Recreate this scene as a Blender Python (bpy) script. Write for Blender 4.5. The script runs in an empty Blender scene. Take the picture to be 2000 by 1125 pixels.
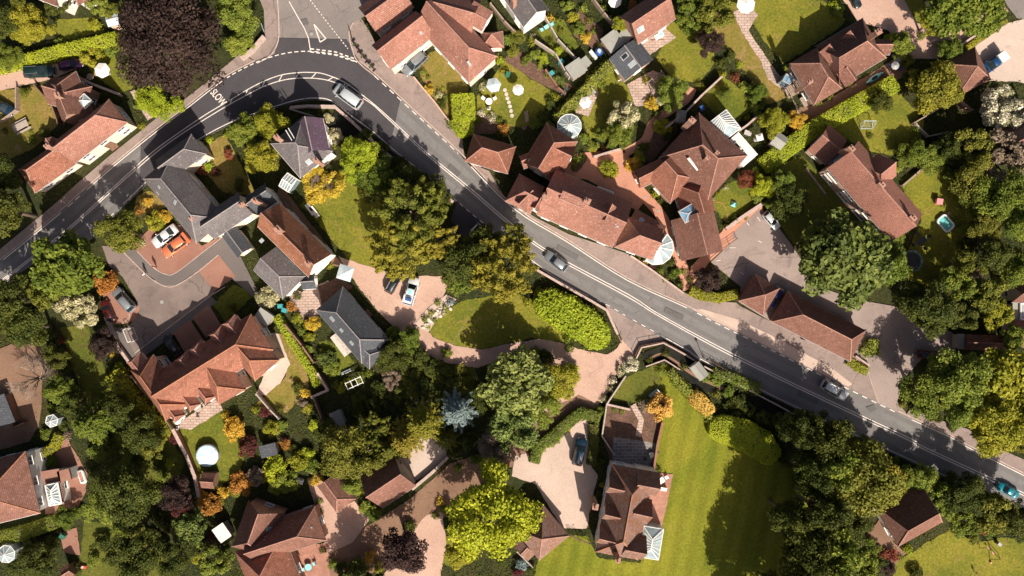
import bpy, bmesh, math, random
import numpy as np
from mathutils import Vector, Matrix
from mathutils.geometry import tessellate_polygon
from mathutils.bvhtree import BVHTree
R = math.radians
rnd = random.Random(7)
NP = np.random.default_rng(11)
scene = bpy.context.scene
COL = scene.collection

# ------------------------------------------------------------------ camera, sky, sun, exposure
H = 130.0            # flying height in metres
S = 0.075            # metres on the ground per pixel of the 2000 px wide photograph
cam = bpy.data.cameras.new('camera'); camo = bpy.data.objects.new('camera', cam); COL.objects.link(camo)
camo.location = (0, 0, H); camo.rotation_euler = (0, 0, 0)
cam.sensor_width = 36; cam.lens = 18 / (1000 * S / H); cam.clip_start = 1; cam.clip_end = 2000
scene.camera = camo
SUN_EL, SUN_AZ = 43.0, math.degrees(math.atan2(0.36, -0.93))
w = bpy.data.worlds.new('World'); scene.world = w; w.use_nodes = True
nt = w.node_tree; bg = nt.nodes['Background']
sky = nt.nodes.new('ShaderNodeTexSky'); sky.sky_type = 'NISHITA'; sky.sun_disc = False
sky.sun_elevation = R(SUN_EL); sky.sun_rotation = R(SUN_AZ)
nt.links.new(sky.outputs[0], bg.inputs[0]); bg.inputs[1].default_value = 0.056; sky.dust_density = 5.0; sky.air_density = .8
sl = bpy.data.lights.new('sun', 'SUN'); sl.energy = 5.0; sl.angle = R(0.5); sl.color = (1, 0.915, 0.785)
so = bpy.data.objects.new('sun', sl); COL.objects.link(so)
ce = math.cos(R(SUN_EL)); dvec = Vector((-0.36 * ce, 0.93 * ce, -math.sin(R(SUN_EL))))
so.rotation_euler = dvec.to_track_quat('-Z', 'Y').to_euler()
scene.view_settings.view_transform = 'Standard'; scene.view_settings.look = 'None'
scene.view_settings.exposure = 0.6; scene.view_settings.gamma = 1.0
scene.cycles.max_bounces = 5; scene.cycles.diffuse_bounces = 2; scene.cycles.glossy_bounces = 2
scene.cycles.transparent_max_bounces = 6

# ------------------------------------------------------------------ helpers
def P(px, py, z=0.0):
    k = (H - z) / H
    return Vector(((px - 1000) * S * k, (562.5 - py) * S * k, z))
def tag(o, label=None, cat=None, group=None, kind=None):
    if label: o['label'] = label
    if cat: o['category'] = cat
    if group: o['group'] = group
    if kind: o['kind'] = kind
    return o
def link(o, parent=None):
    COL.objects.link(o)
    if parent is not None: o.parent = parent
    return o
def empty(name, loc, rz=0.0):
    o = bpy.data.objects.new(name, None); o.location = loc; o.rotation_euler = (0, 0, rz); o.empty_display_size = .3
    return link(o)
class MB:
    """collects geometry; build() makes ONE mesh object"""
    def __init__(s): s.v = []; s.f = []; s.m = []; s.uv = None
    def add(s, vs, fs, mi=0):
        b = len(s.v); s.v += [tuple(x) for x in vs]
        for f in fs: s.f.append(tuple(i + b for i in f)); s.m.append(mi)
        return s
    def box(s, c, size, rz=0, mi=0, taper=1.0):
        x, y, z = size[0] / 2, size[1] / 2, size[2] / 2; ca, sa = math.cos(rz), math.sin(rz); vs = []
        for dz in (-1, 1):
            t = 1 if dz < 0 else taper
            for dx, dy in ((-1, -1), (1, -1), (1, 1), (-1, 1)):
                a, b = dx * x * t, dy * y * t
                vs.append((c[0] + a * ca - b * sa, c[1] + a * sa + b * ca, c[2] + dz * z))
        return s.add(vs, [(3, 2, 1, 0), (4, 5, 6, 7), (0, 1, 5, 4), (1, 2, 6, 5), (2, 3, 7, 6), (3, 0, 4, 7)], mi)
    def tube(s, a, b, r0, r1=None, n=6, mi=0):
        a, b = Vector(a), Vector(b); r1 = r0 if r1 is None else r1
        d = b - a
        if d.length < 1e-6: return s
        q = d.to_track_quat('Z', 'Y'); vs = []
        for p, r in ((a, r0), (b, r1)):
            for i in range(n):
                t = 2 * math.pi * i / n; vs.append(p + q @ Vector((r * math.cos(t), r * math.sin(t), 0)))
        fs = [(i, (i + 1) % n, n + (i + 1) % n, n + i) for i in range(n)] + [tuple(range(n - 1, -1, -1)), tuple(range(n, 2 * n))]
        return s.add(vs, fs, mi)
    def path(s, pts, r, n=6, mi=0):
        for a, b in zip(pts, pts[1:]): s.tube(a, b, r, r, n, mi)
        return s
    def lathe(s, prof, n=16, c=(0, 0, 0), mi=0):
        vs = []; fs = []
        for r, z in prof:
            for i in range(n):
                t = 2 * math.pi * i / n; vs.append((c[0] + r * math.cos(t), c[1] + r * math.sin(t), c[2] + z))
        for k in range(len(prof) - 1):
            for i in range(n):
                j = (i + 1) % n; fs.append((k * n + i, k * n + j, k * n + n + j, k * n + n + i))
        fs.append(tuple(range(n - 1, -1, -1))); m = (len(prof) - 1) * n; fs.append(tuple(range(m, m + n)))
        return s.add(vs, fs, mi)
    def prism(s, pts, z0, z1, mi=0):
        n = len(pts)
        ar = sum(pts[i][0] * pts[(i + 1) % n][1] - pts[(i + 1) % n][0] * pts[i][1] for i in range(n))
        if ar < 0: pts = pts[::-1]
        vs = [(p[0], p[1], z0) for p in pts] + [(p[0], p[1], z1) for p in pts]
        return s.add(vs, [tuple(range(n - 1, -1, -1)), tuple(range(n, 2 * n))] + [(i, (i + 1) % n, n + (i + 1) % n, n + i) for i in range(n)], mi)
    def ball(s, c, rx, ry=None, rz=None, nu=10, nv=6, mi=0):
        ry = ry or rx; rz = rz or rx; prof = [(math.sin(math.pi * k / nv), -math.cos(math.pi * k / nv)) for k in range(nv + 1)]
        vs = []; fs = []
        for r, z in prof:
            for i in range(nu):
                t = 2 * math.pi * i / nu; vs.append((c[0] + rx * r * math.cos(t), c[1] + ry * r * math.sin(t), c[2] + rz * z))
        for k in range(nv):
            for i in range(nu):
                j = (i + 1) % nu; fs.append((k * nu + i, k * nu + j, k * nu + nu + j, k * nu + nu + i))
        return s.add(vs, fs, mi)
    def build(s, name, mats, parent=None, smooth=False, bevel=0):
        me = bpy.data.meshes.new(name); me.from_pydata(s.v, [], s.f)
        if not isinstance(mats, (list, tuple)): mats = [mats]
        for m in mats: me.materials.append(m)
        if len(mats) > 1: me.polygons.foreach_set('material_index', s.m)
        if s.uv:
            uvl = me.uv_layers.new(name='UVMap'); k = 0
            for p in me.polygons:
                for vi in p.vertices:
                    uvl.data[k].uv = s.uv(me.vertices[vi].co, p.normal); k += 1
        if smooth: me.polygons.foreach_set('use_smooth', [True] * len(me.polygons))
        me.update()
        o = bpy.data.objects.new(name, me); link(o, parent)
        if bevel:
            b = o.modifiers.new('bevel', 'BEVEL'); b.width = bevel; b.segments = 2; b.limit_method = 'ANGLE'
        return o
def copy_tree(o, parent=None):
    c = o.copy(); COL.objects.link(c)
    if parent is not None: c.parent = parent
    for ch in list(o.children): copy_tree(ch, c)
    return c

# ------------------------------------------------------------------ materials
def mat_new(name):
    m = bpy.data.materials.new(name); m.use_nodes = True; t = m.node_tree; return m, t, t.nodes['Principled BSDF']
def plain(name, c, rough=.6, metal=0, alpha=1, vary=.12, scale=3.0, coat=0):
    m, t, b = mat_new(name); b.inputs['Roughness'].default_value = rough; b.inputs['Metallic'].default_value = metal
    n = t.nodes.new('ShaderNodeTexNoise'); n.inputs['Scale'].default_value = scale; n.inputs['Detail'].default_value = 4
    g = t.nodes.new('ShaderNodeNewGeometry'); t.links.new(g.outputs['Position'], n.inputs['Vector'])
    r = t.nodes.new('ShaderNodeValToRGB'); t.links.new(n.outputs['Fac'], r.inputs[0])
    r.color_ramp.elements[0].position = .3; r.color_ramp.elements[1].position = .7
    r.color_ramp.elements[0].color = tuple(x * (1 - vary) for x in c) + (1,); r.color_ramp.elements[1].color = tuple(min(1, x * (1 + vary)) for x in c) + (1,)
    t.links.new(r.outputs[0], b.inputs['Base Color'])
    if alpha < 1: b.inputs['Alpha'].default_value = alpha
    if coat: b.inputs['Coat Weight'].default_value = coat
    return m
def _noise(t, scale, detail=5, rough=.55, vec=None, dist=0):
    n = t.nodes.new('ShaderNodeTexNoise'); n.inputs['Scale'].default_value = scale; n.inputs['Detail'].default_value = detail
    n.inputs['Roughness'].default_value = rough; n.inputs['Distortion'].default_value = dist
    if vec is not None: t.links.new(vec, n.inputs['Vector'])
    return n.outputs['Fac']
def _ramp(t, fac, stops):
    r = t.nodes.new('ShaderNodeValToRGB'); e = r.color_ramp.elements
    while len(e) < len(stops): e.new(.5)
    for k, (p, c) in enumerate(stops): e[k].position = p; e[k].color = (c[0], c[1], c[2], 1) if isinstance(c, (tuple, list)) else (c, c, c, 1)
    t.links.new(fac, r.inputs[0]); return r.outputs[0]
def _mix(t, fac, a, b, mode='MIX'):
    m = t.nodes.new('ShaderNodeMix'); m.data_type = 'RGBA'; m.blend_type = mode
    for s, x in ((0, fac), (6, a), (7, b)):
        if isinstance(x, (int, float)): m.inputs[s].default_value = x
        elif isinstance(x, tuple): m.inputs[s].default_value = x + (1,) if len(x) == 3 else x
        else: t.links.new(x, m.inputs[s])
    return m.outputs[2]
def _pos(t): return t.nodes.new('ShaderNodeNewGeometry').outputs['Position']
def _bump(t, b, h, dist, strength=1):
    n = t.nodes.new('ShaderNodeBump'); n.inputs['Distance'].default_value = dist; n.inputs['Strength'].default_value = strength
    t.links.new(h, n.inputs['Height']); t.links.new(n.outputs[0], b.inputs['Normal'])
def ground_mat(name, c1, c2, big=.12, fine=2.5, c3=None, spot=(.62, .7), bump=.03, finecontrast=.5, rough=.95, stripes=None, speck=None, cracks=0):
    """soil, grass, gravel, asphalt: two colours over metres, fine grain, a third colour in patches"""
    m, t, b = mat_new(name); v = _pos(t); b.inputs['Roughness'].default_value = rough
    b.inputs['Specular IOR Level'].default_value = .2
    col = _mix(t, _ramp(t, _noise(t, big, 6, .6, v, .6), [(.35, 0), (.65, 1)]), c1, c2)
    if c3: col = _mix(t, _ramp(t, _noise(t, big * 2.2, 7, .65, v, 1.2), [(spot[0], 0), (spot[1], 1)]), col, c3)
    if stripes:
        w_ = t.nodes.new('ShaderNodeTexWave'); w_.wave_type = 'BANDS'; w_.bands_direction = 'X'; w_.inputs['Scale'].default_value = stripes[1]
        w_.inputs['Distortion'].default_value = 1.2; w_.inputs['Detail'].default_value = 2; w_.inputs['Detail Scale'].default_value = .4
        mp = t.nodes.new('ShaderNodeMapping'); mp.inputs['Rotation'].default_value = (0, 0, R(stripes[0])); t.links.new(v, mp.inputs[0]); t.links.new(mp.outputs[0], w_.inputs['Vector'])
        col = _mix(t, 1.0, col, _ramp(t, w_.outputs['Fac'], [(.2, 1 - stripes[2]), (.8, 1 + stripes[2] * .5)]), 'MULTIPLY')
    f = _noise(t, fine, 8, .75, v)
    col = _mix(t, 1.0, col, _ramp(t, f, [(.3, 1 - finecontrast), (.7, 1.0 + finecontrast * .35)]), 'MULTIPLY')
    if speck:
        vo = t.nodes.new('ShaderNodeTexVoronoi'); vo.inputs['Scale'].default_value = speck[1]; t.links.new(v, vo.inputs['Vector'])
        col = _mix(t, _ramp(t, vo.outputs['Distance'], [(speck[2], 1), (speck[2] + .06, 0)]), col, speck[0])
    if cracks:
        vo = t.nodes.new('ShaderNodeTexVoronoi'); vo.feature = 'DISTANCE_TO_EDGE'; vo.inputs['Scale'].default_value = cracks
        nv = t.nodes.new('ShaderNodeTexNoise'); nv.inputs['Scale'].default_value = .5; nv.inputs['Detail'].default_value = 6; t.links.new(v, nv.inputs['Vector'])
        va = t.nodes.new('ShaderNodeVectorMath'); va.operation = 'MULTIPLY_ADD'; t.links.new(nv.outputs['Color'], va.inputs[0]); va.inputs[1].default_value = (2.2, 2.2, 0); t.links.new(v, va.inputs[2]); t.links.new(va.outputs[0], vo.inputs['Vector'])
        gate = _ramp(t, _noise(t, .16, 3, .5, v), [(.48, 0), (.58, 1)]); ln = _ramp(t, vo.outputs['Distance'], [(.004, .55), (.014, 0)])
        col = _mix(t, _mix(t, 1.0, ln, gate, 'MULTIPLY'), col, tuple(x * .35 for x in c1))
    t.links.new(col, b.inputs['Base Color'])
    if bump: _bump(t, b, f, bump)
    return m
def roof_mat(name, c1, c2, moss, lich, tile=(.30, .24), mossy=(.52, .66), rough=.9):
    m, t, b = mat_new(name); b.inputs['Roughness'].default_value = rough; b.inputs['Specular IOR Level'].default_value = .25
    uv = t.nodes.new('ShaderNodeUVMap').outputs[0]; v = _pos(t)
    br = t.nodes.new('ShaderNodeTexBrick'); t.links.new(uv, br.inputs['Vector']); br.inputs['Scale'].default_value = 1
    br.inputs['Brick Width'].default_value = tile[0]; br.inputs['Row Height'].default_value = tile[1]; br.inputs['Mortar Size'].default_value = .018
    br.inputs['Color1'].default_value = c1 + (1,); br.inputs['Color2'].default_value = c2 + (1,); br.inputs['Mortar'].default_value = tuple(x * .45 for x in c2) + (1,)
    br.inputs['Bias'].default_value = -.1
    big = _noise(t, .22, 5, .6, v, .5); fine = _noise(t, 4, 8, .8, v)
    col = _mix(t, _ramp(t, big, [(.4, 0), (.62, .6)]), br.outputs['Color'], c2)
    col = _mix(t, 1.0, col, _ramp(t, fine, [(.3, .45), (.7, 1.32)]), 'MULTIPLY')
    col = _mix(t, 1.0, col, _ramp(t, _noise(t, .11, 3, .5, v, .3), [(.35, .8), (.65, 1.18)]), 'MULTIPLY')
    col = _mix(t, _ramp(t, _noise(t, .8, 8, .72, v, .8), [(mossy[0] - .03, 0), (mossy[1], .85)]), col, moss)
    col = _mix(t, _ramp(t, _noise(t, 3.2, 3, .5, v), [(.645, 0), (.70, .7)]), col, lich)
    t.links.new(col, b.inputs['Base Color']); _bump(t, b, br.outputs['Fac'], -.03); return m
def brick_mat(name, c1, c2, mortar, s=1.0):
    m, t, b = mat_new(name); b.inputs['Roughness'].default_value = .9; v = _pos(t)
    br = t.nodes.new('ShaderNodeTexBrick'); t.links.new(v, br.inputs['Vector']); br.inputs['Scale'].default_value = 1
    br.inputs['Brick Width'].default_value = .42 * s; br.inputs['Row Height'].default_value = .2 * s; br.inputs['Mortar Size'].default_value = .02 * s
    for k, c in (('Color1', c1), ('Color2', c2), ('Mortar', mortar)): br.inputs[k].default_value = c + (1,)
    col = _mix(t, 1.0, br.outputs['Color'], _ramp(t, _noise(t, .5, 7, .7, v), [(.3, .7), (.7, 1.15)]), 'MULTIPLY')
    t.links.new(col, b.inputs['Base Color']); _bump(t, b, br.outputs['Fac'], -.01); return m
def leaf_mat(name, dark, light, trans=.22):
    m, t, b = mat_new(name); b.inputs['Roughness'].default_value = .65; b.inputs['Specular IOR Level'].default_value = .18
    a = t.nodes.new('ShaderNodeAttribute'); a.attribute_name = 'tint'
    o = t.nodes.new('ShaderNodeObjectInfo')
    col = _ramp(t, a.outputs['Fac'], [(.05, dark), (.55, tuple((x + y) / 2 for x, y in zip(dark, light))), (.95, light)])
    hs = t.nodes.new('ShaderNodeHueSaturation'); t.links.new(col, hs.inputs['Color'])
    mr = t.nodes.new('ShaderNodeMapRange'); t.links.new(o.outputs['Random'], mr.inputs[0]); mr.inputs[3].default_value = .485; mr.inputs[4].default_value = .51; t.links.new(mr.outputs[0], hs.inputs['Hue'])
    mv = t.nodes.new('ShaderNodeMapRange'); t.links.new(o.outputs['Random'], mv.inputs[0]); mv.inputs[3].default_value = 1.2; mv.inputs[4].default_value = 1.0; t.links.new(mv.outputs[0], hs.inputs['Value'])
    t.links.new(hs.outputs[0], b.inputs['Base Color'])
    tr = t.nodes.new('ShaderNodeBsdfTranslucent'); t.links.new(hs.outputs[0], tr.inputs[0])
    ms = t.nodes.new('ShaderNodeMixShader'); ms.inputs[0].default_value = trans
    t.links.new(b.outputs[0], ms.inputs[1]); t.links.new(tr.outputs[0], ms.inputs[2]); t.links.new(ms.outputs[0], t.nodes['Material Output'].inputs[0])
    return m
M = {}
M['soil'] = ground_mat('undergrowth', (.030, .040, .012), (.060, .058, .018), .25, 2.2, (.085, .055, .028), (.60, .72), .12, .75)
M['grass'] = ground_mat('lawn_grass', (.140, .155, .018), (.240, .215, .026), .22, 3.0, (.29, .195, .060), (.55, .76), .06, .6)
M['grass_green'] = ground_mat('green_grass', (.100, .125, .014), (.180, .178, .022), .22, 3.0, (.23, .18, .04), (.57, .78), .06, .6)
M['grass_dry'] = ground_mat('dry_grass', (.26, .180, .048), (.185, .165, .028), .22, 3.0, (.34, .21, .10), (.52, .72), .06, .5)
M['grass_shaded'] = ground_mat('shaded_grass', (.095, .108, .016), (.14, .14, .022), .25, 3.0, (.13, .09, .035), (.56, .75), .06, .6)  # darker copy of the lawn grass, shade put into the colour
M['grass_striped'] = ground_mat('striped_lawn', (.150, .172, .014), (.235, .222, .022), .16, 3.2, (.27, .20, .045), (.6, .84), .06, .5, stripes=(12, .13, .11))
M['asphalt'] = ground_mat('road_asphalt', (.170, .160, .158), (.205, .193, .189), .2, 6, (.145, .137, .136), (.56, .7), .006, .26, .8, cracks=.22)
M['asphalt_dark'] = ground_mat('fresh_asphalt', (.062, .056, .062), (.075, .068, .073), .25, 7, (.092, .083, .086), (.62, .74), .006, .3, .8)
M['asphalt_worn'] = ground_mat('worn_asphalt', (.20, .173, .163), (.25, .21, .195), .15, 6, (.155, .136, .13), (.54, .72), .006, .28, .9, cracks=.2)
M['pave'] = ground_mat('pavement_tarmac', (.25, .19, .171), (.32, .243, .217), .2, 5, (.18, .14, .127), (.54, .74), .006, .28, .9, cracks=.2)
M['carpark'] = ground_mat('car_park_tarmac', (.28, .217, .197), (.35, .272, .243), .14, 6, (.20, .155, .142), (.53, .74), .006, .28, .9, cracks=.16)
M['court'] = ground_mat('court_tarmac', (.19, .146, .132), (.245, .188, .167), .15, 6, (.145, .112, .103), (.54, .72), .006, .3, .9, cracks=.2)
M['court_path'] = ground_mat('court_path_tarmac', (.135, .115, .11), (.16, .135, .128), .2, 6, None, (.6, .7), .006, .22, .9)
M['gravel'] = ground_mat('pink_gravel', (.47, .30, .235), (.56, .37, .29), .15, 7, (.40, .25, .195), (.58, .74), .02, .35)
M['gravel_pale'] = ground_mat('pale_gravel', (.50, .375, .31), (.58, .44, .37), .15, 7, (.44, .32, .27), (.6, .74), .02, .32)
M['dirt'] = ground_mat('brown_track', (.21, .122, .080), (.27, .16, .108), .15, 6, (.14, .095, .06), (.56, .72), .02, .4)
M['bed'] = ground_mat('flower_bed_soil', (.15, .085, .062), (.20, .11, .08), .5, 4, (.07, .075, .02), (.57, .66), .08, .7)
M['brickpave'] = brick_mat('brick_paving', (.36, .165, .115), (.44, .215, .155), (.30, .16, .12), .9)
M['terra'] = ground_mat('terracotta_drive', (.50, .235, .16), (.56, .28, .195), .2, 7, (.37, .18, .125), (.58, .74), .01, .35)
M['bricky'] = ground_mat('brick_drive', (.275, .135, .10), (.33, .175, .13), .25, 6, (.215, .11, .085), (.58, .72), .01, .3)
M['patio'] = brick_mat('patio_slabs', (.44, .31, .255), (.50, .37, .31), (.25, .18, .15), 2.0)
M['slabs'] = brick_mat('grey_slabs', (.16, .145, .14), (.22, .195, .185), (.36, .30, .27), 2.4)
M['concrete'] = ground_mat('concrete', (.48, .38, .32), (.55, .43, .365), .2, 6, (.40, .31, .26), (.6, .72), .006, .2)
M['shade_mud'] = ground_mat('stream_mud_shade', (.012, .013, .010), (.024, .023, .016), .4, 3, None, (.6, .7), .04, .6)  # near-black colour carries the shade of sunken ground
M['white_line'] = ground_mat('road_paint', (.68, .60, .55), (.78, .70, .64), .5, 7, (.45, .38, .35), (.62, .72), 0, .25, .7)
M['kerb'] = plain('kerb_stone', (.43, .32, .275), .9, vary=.2)
M['roof_pink'] = roof_mat('clay_tiles', (.44, .215, .165), (.335, .156, .116), (.24, .105, .072), (.60, .43, .36))
M['roof_red'] = roof_mat('red_clay_tiles', (.385, .165, .112), (.285, .115, .076), (.165, .07, .042), (.54, .33, .26))
M['roof_brown'] = roof_mat('brown_clay_tiles', (.305, .15, .113), (.225, .106, .08), (.14, .065, .042), (.46, .30, .25))
M['roof_patchy'] = roof_mat('patchy_clay_tiles', (.48, .22, .145), (.36, .145, .085), (.24, .095, .045), (.62, .47, .38), mossy=(.46, .60))
M['asphalt_track'] = ground_mat('tyre_polished_asphalt', (.148, .137, .133), (.176, .163, .157), .3, 6, (.13, .121, .118), (.6, .7), .004, .22, .7)
M['asphalt_seam'] = ground_mat('asphalt_repair', (.115, .107, .105), (.14, .13, .127), .4, 6, None, (.6, .7), .004, .25, .8)
M['roof_plain'] = roof_mat('new_brown_tiles', (.36, .165, .122), (.315, .142, .105), (.27, .12, .09), (.38, .2, .15), mossy=(.7, .8))
M['roof_mossy'] = roof_mat('lichened_tiles', (.33, .205, .17), (.25, .145, .115), (.215, .085, .035), (.50, .42, .37), mossy=(.5, .62))
M['roof_slate'] = roof_mat('grey_slates', (.205, .18, .178), (.155, .138, .142), (.11, .095, .10), (.36, .32, .31))
M['roof_purple'] = roof_mat('purple_slates', (.205, .128, .188), (.155, .095, .145), (.10, .08, .09), (.34, .29, .30))
M['roof_dark'] = roof_mat('dark_slates', (.105, .11, .125), (.085, .09, .105), (.065, .065, .075), (.2, .2, .2), mossy=(.64, .76))
M['ridge_clay'] = plain('ridge_clay', (.37, .19, .145), .9, vary=.25)
M['ridge_orange'] = plain('ridge_orange', (.40, .17, .09), .9, vary=.25)
M['ridge_grey'] = plain('ridge_grey', (.27, .24, .235), .9, vary=.2)
M['lead'] = plain('lead_sheet', (.40, .37, .37), .6)
M['flatroof'] = ground_mat('felt_roof', (.28, .275, .25), (.33, .32, .29), .4, 5, (.25, .26, .22), (.55, .7), .004, .15)
M['flatwhite'] = ground_mat('white_roof', (.66, .60, .56), (.72, .66, .62), .4, 5, (.58, .50, .47), (.6, .75), 0, .1)
M['wall_white'] = plain('white_render', (.74, .69, .64), .85, vary=.08)
M['wall_cream'] = plain('cream_render', (.66, .56, .47), .85, vary=.1)
M['wall_brick'] = brick_mat('brick_wall', (.34, .155, .105), (.42, .215, .15), (.42, .32, .26), .6)
M['wall_pink'] = plain('pink_wall', (.56, .37, .29), .9, vary=.12)
M['wall_stone'] = plain('stone_wall', (.40, .33, .28), .95, vary=.3, scale=6)
M['coping'] = plain('coping_stone', (.43, .315, .275), .9, vary=.2)
M['brickwall'] = plain('garden_brick', (.27, .125, .085), .95, vary=.35, scale=5)
M['wood'] = plain('weathered_wood', (.31, .225, .175), .85, vary=.3, scale=6)
M['wood_brown'] = plain('brown_wood', (.20, .11, .07), .8, vary=.3, scale=6)
M['wood_grey'] = plain('grey_wood', (.38, .315, .27), .85, vary=.2, scale=6)
M['white'] = plain('white_paint', (.80, .76, .72), .45, vary=.04)
M['grey'] = plain('grey_paint', (.30, .29, .29), .6)
M['black'] = plain('black_paint', (.015, .015, .017), .45)
M['metal'] = plain('steel', (.45, .45, .46), .35, .8)
M['glass'] = plain('dark_glass', (.02, .03, .035), .06, vary=.3)
M['skyglass'] = plain('roof_glass', (.33, .40, .43), .12, alpha=.8, vary=.25, scale=.8)
M['blueglass'] = plain('blue_glass', (.13, .25, .36), .08, vary=.3, scale=.8)
M['paleblue'] = plain('pale_blue_cloth', (.42, .49, .53), .8)
M['canvas'] = plain('white_canvas', (.80, .75, .70), .85, vary=.05)
M['teal'] = plain('teal_plastic', (.05, .28, .30), .4)
M['aqua'] = plain('aqua_plastic', (.25, .62, .62), .4)
M['blue'] = plain('blue_plastic', (.03, .08, .25), .4)
M['red'] = plain('red_plastic', (.50, .07, .04), .5)
M['pinkpl'] = plain('pink_plastic', (.70, .25, .25), .5)
M['green'] = plain('green_plastic', (.03, .14, .09), .5)
M['skin'] = plain('skin', (.50, .30, .22), .6)
M['hair'] = plain('brown_hair', (.05, .03, .02), .7)
M['rubber'] = plain('tyre_rubber', (.02, .02, .02), .85)
M['bark'] = plain('bark', (.12, .085, .06), .95, vary=.3, scale=5)
M['twig'] = plain('pale_twigs', (.30, .22, .17), .95, vary=.25, scale=5)
M['rock'] = plain('pale_rock', (.52, .44, .38), .95, vary=.25, scale=4)
M['water'] = plain('pool_water', (.15, .48, .46), .05, vary=.2)
M['poolcover'] = plain('pool_cover', (.50, .64, .72), .55, vary=.12, scale=1.5)
LEAF = {}
for nm, d, l in (
    ('bright lime', (.185, .24, .012), (.39, .43, .03)), ('yellow green', (.17, .185, .014), (.35, .325, .03)),
    ('mid green', (.068, .102, .012), (.205, .235, .030)), ('dark green', (.033, .046, .008), (.11, .122, .018)),
    ('olive green', (.075, .088, .012), (.225, .22, .03)), ('golden olive', (.11, .108, .012), (.33, .285, .032)),
    ('golden yellow', (.38, .25, .02), (.66, .44, .06)), ('orange', (.26, .12, .02), (.50, .24, .05)),
    ('copper', (.024, .014, .012), (.085, .050, .040)), ('dark red', (.06, .018, .015), (.15, .045, .035)),
    ('russet', (.14, .045, .02), (.30, .10, .05)), ('silver blue', (.10, .145, .14), (.30, .37, .36)),
    ('blue green', (.045, .070, .014), (.19, .225, .05)), ('soft green', (.085, .12, .026), (.28, .32, .085)), ('cream blossom', (.17, .17, .05), (.72, .64, .40)),
    ('grey brown', (.14, .10, .065), (.33, .245, .18)), ('fresh green', (.10, .14, .018), (.27, .30, .045)),
    ('white flowering', (.20, .19, .08), (.82, .74, .58)), ('gold clipped', (.48, .27, .05), (.78, .48, .12))):
    LEAF[nm] = leaf_mat('leaves_' + nm.replace(' ', '_'), d, l)
# ------------------------------------------------------------------ foliage meshes (numpy)
def quads_mesh(name, pos, nrm, size, tint, aspect=.62):
    n = len(pos); nrm = nrm / (np.linalg.norm(nrm, axis=1, keepdims=True) + 1e-9)
    rv = NP.normal(size=(n, 3)); t = np.cross(nrm, rv); t /= (np.linalg.norm(t, axis=1, keepdims=True) + 1e-9); b = np.cross(nrm, t)
    s = np.asarray(size).reshape(-1, 1) * NP.uniform(.65, 1.25, (n, 1)); fold = nrm * s * .18
    vs = np.stack([pos - t * s, pos - b * s * aspect + fold, pos + t * s, pos + b * s * aspect + fold], 1).reshape(-1, 3)
    me = bpy.data.meshes.new(name); me.vertices.add(4 * n); me.vertices.foreach_set('co', vs.astype(np.float32).ravel())
    me.loops.add(4 * n); me.loops.foreach_set('vertex_index', np.arange(4 * n, dtype=np.int32))
    me.polygons.add(n); me.polygons.foreach_set('loop_start', np.arange(0, 4 * n, 4, dtype=np.int32))
    me.update(calc_edges=True)
    at = me.attributes.new('tint', 'FLOAT', 'FACE'); at.data.foreach_set('value', np.clip(tint, 0, 1).astype(np.float32))
    me.materials.append(None); return me
def unit(n):
    d = NP.normal(size=(n, 3)); return d / np.linalg.norm(d, axis=1, keepdims=True)
def crown_round(name, n, nc, leaf, cr=(.20, .36), rmin=.5, flat=0.0, spread=.6):
    """bushy crown of many clumps, uneven outline; unit radius, centre at origin"""
    d = unit(nc * 3); d = d[d[:, 2] > -.55][:nc]; lob = 1 + .24 * np.sin(d[:, 0] * 3.1 + NP.uniform(0, 6)) * np.cos(d[:, 1] * 2.7 + NP.uniform(0, 6))
    c = d * (NP.uniform(rmin, .80, (len(d), 1)) * lob[:, None]); c[:, 2] = np.where(c[:, 2] > 0, c[:, 2] * (1 - flat), c[:, 2])
    r = NP.uniform(cr[0], cr[1], len(d)); ct = NP.uniform(0, 1, len(d))
    k = NP.choice(len(d), n, p=r ** 2 / np.sum(r ** 2)); u = unit(n); u[:, 2] = np.abs(u[:, 2]) * .8 + u[:, 2] * .2
    pos = c[k] + u * (r[k] * NP.uniform(.55, 1.08, n))[:, None]
    nrm = u * .8 + NP.normal(size=(n, 3)) * spread + np.array([0, 0, .35])
    return quads_mesh(name, pos, nrm, leaf, ct[k] * .5 + NP.uniform(0, .5, n))
def crown_conifer(name, n, leaf, layers=10, droop=.12, pts=13):
    P_, N_, T_ = [], [], []
    per = n // (layers * pts)
    for L in range(layers):
        z = L / (layers - 1); ln = (1 - z) ** .75 + .06
        off = NP.uniform(0, 6.28)
        for k in range(pts):
            a = off + 2 * math.pi * k / pts + NP.uniform(-.2, .2); l2 = ln * NP.uniform(.75, 1.08); tnt = NP.uniform(0, 1)
            f = NP.uniform(0.08, 1, per) ** .7; wd = .17 * (1.15 - f) * ln + .02
            side = NP.uniform(-1, 1, per) * wd
            x = f * l2 * math.cos(a) - side * math.sin(a); y = f * l2 * math.sin(a) + side * math.cos(a)
            zz = z * 2 - 1 - droop * f * ln + NP.normal(size=per) * .03 + .12 * f ** 2
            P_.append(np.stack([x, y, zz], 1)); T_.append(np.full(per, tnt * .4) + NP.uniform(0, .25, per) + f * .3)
            N_.append(np.stack([NP.normal(size=per) * .5 + .3 * math.cos(a), NP.normal(size=per) * .5 + .3 * math.sin(a), np.full(per, .9)], 1))
    return quads_mesh(name, np.concatenate(P_), np.concatenate(N_), leaf, np.concatenate(T_), .4)
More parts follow.
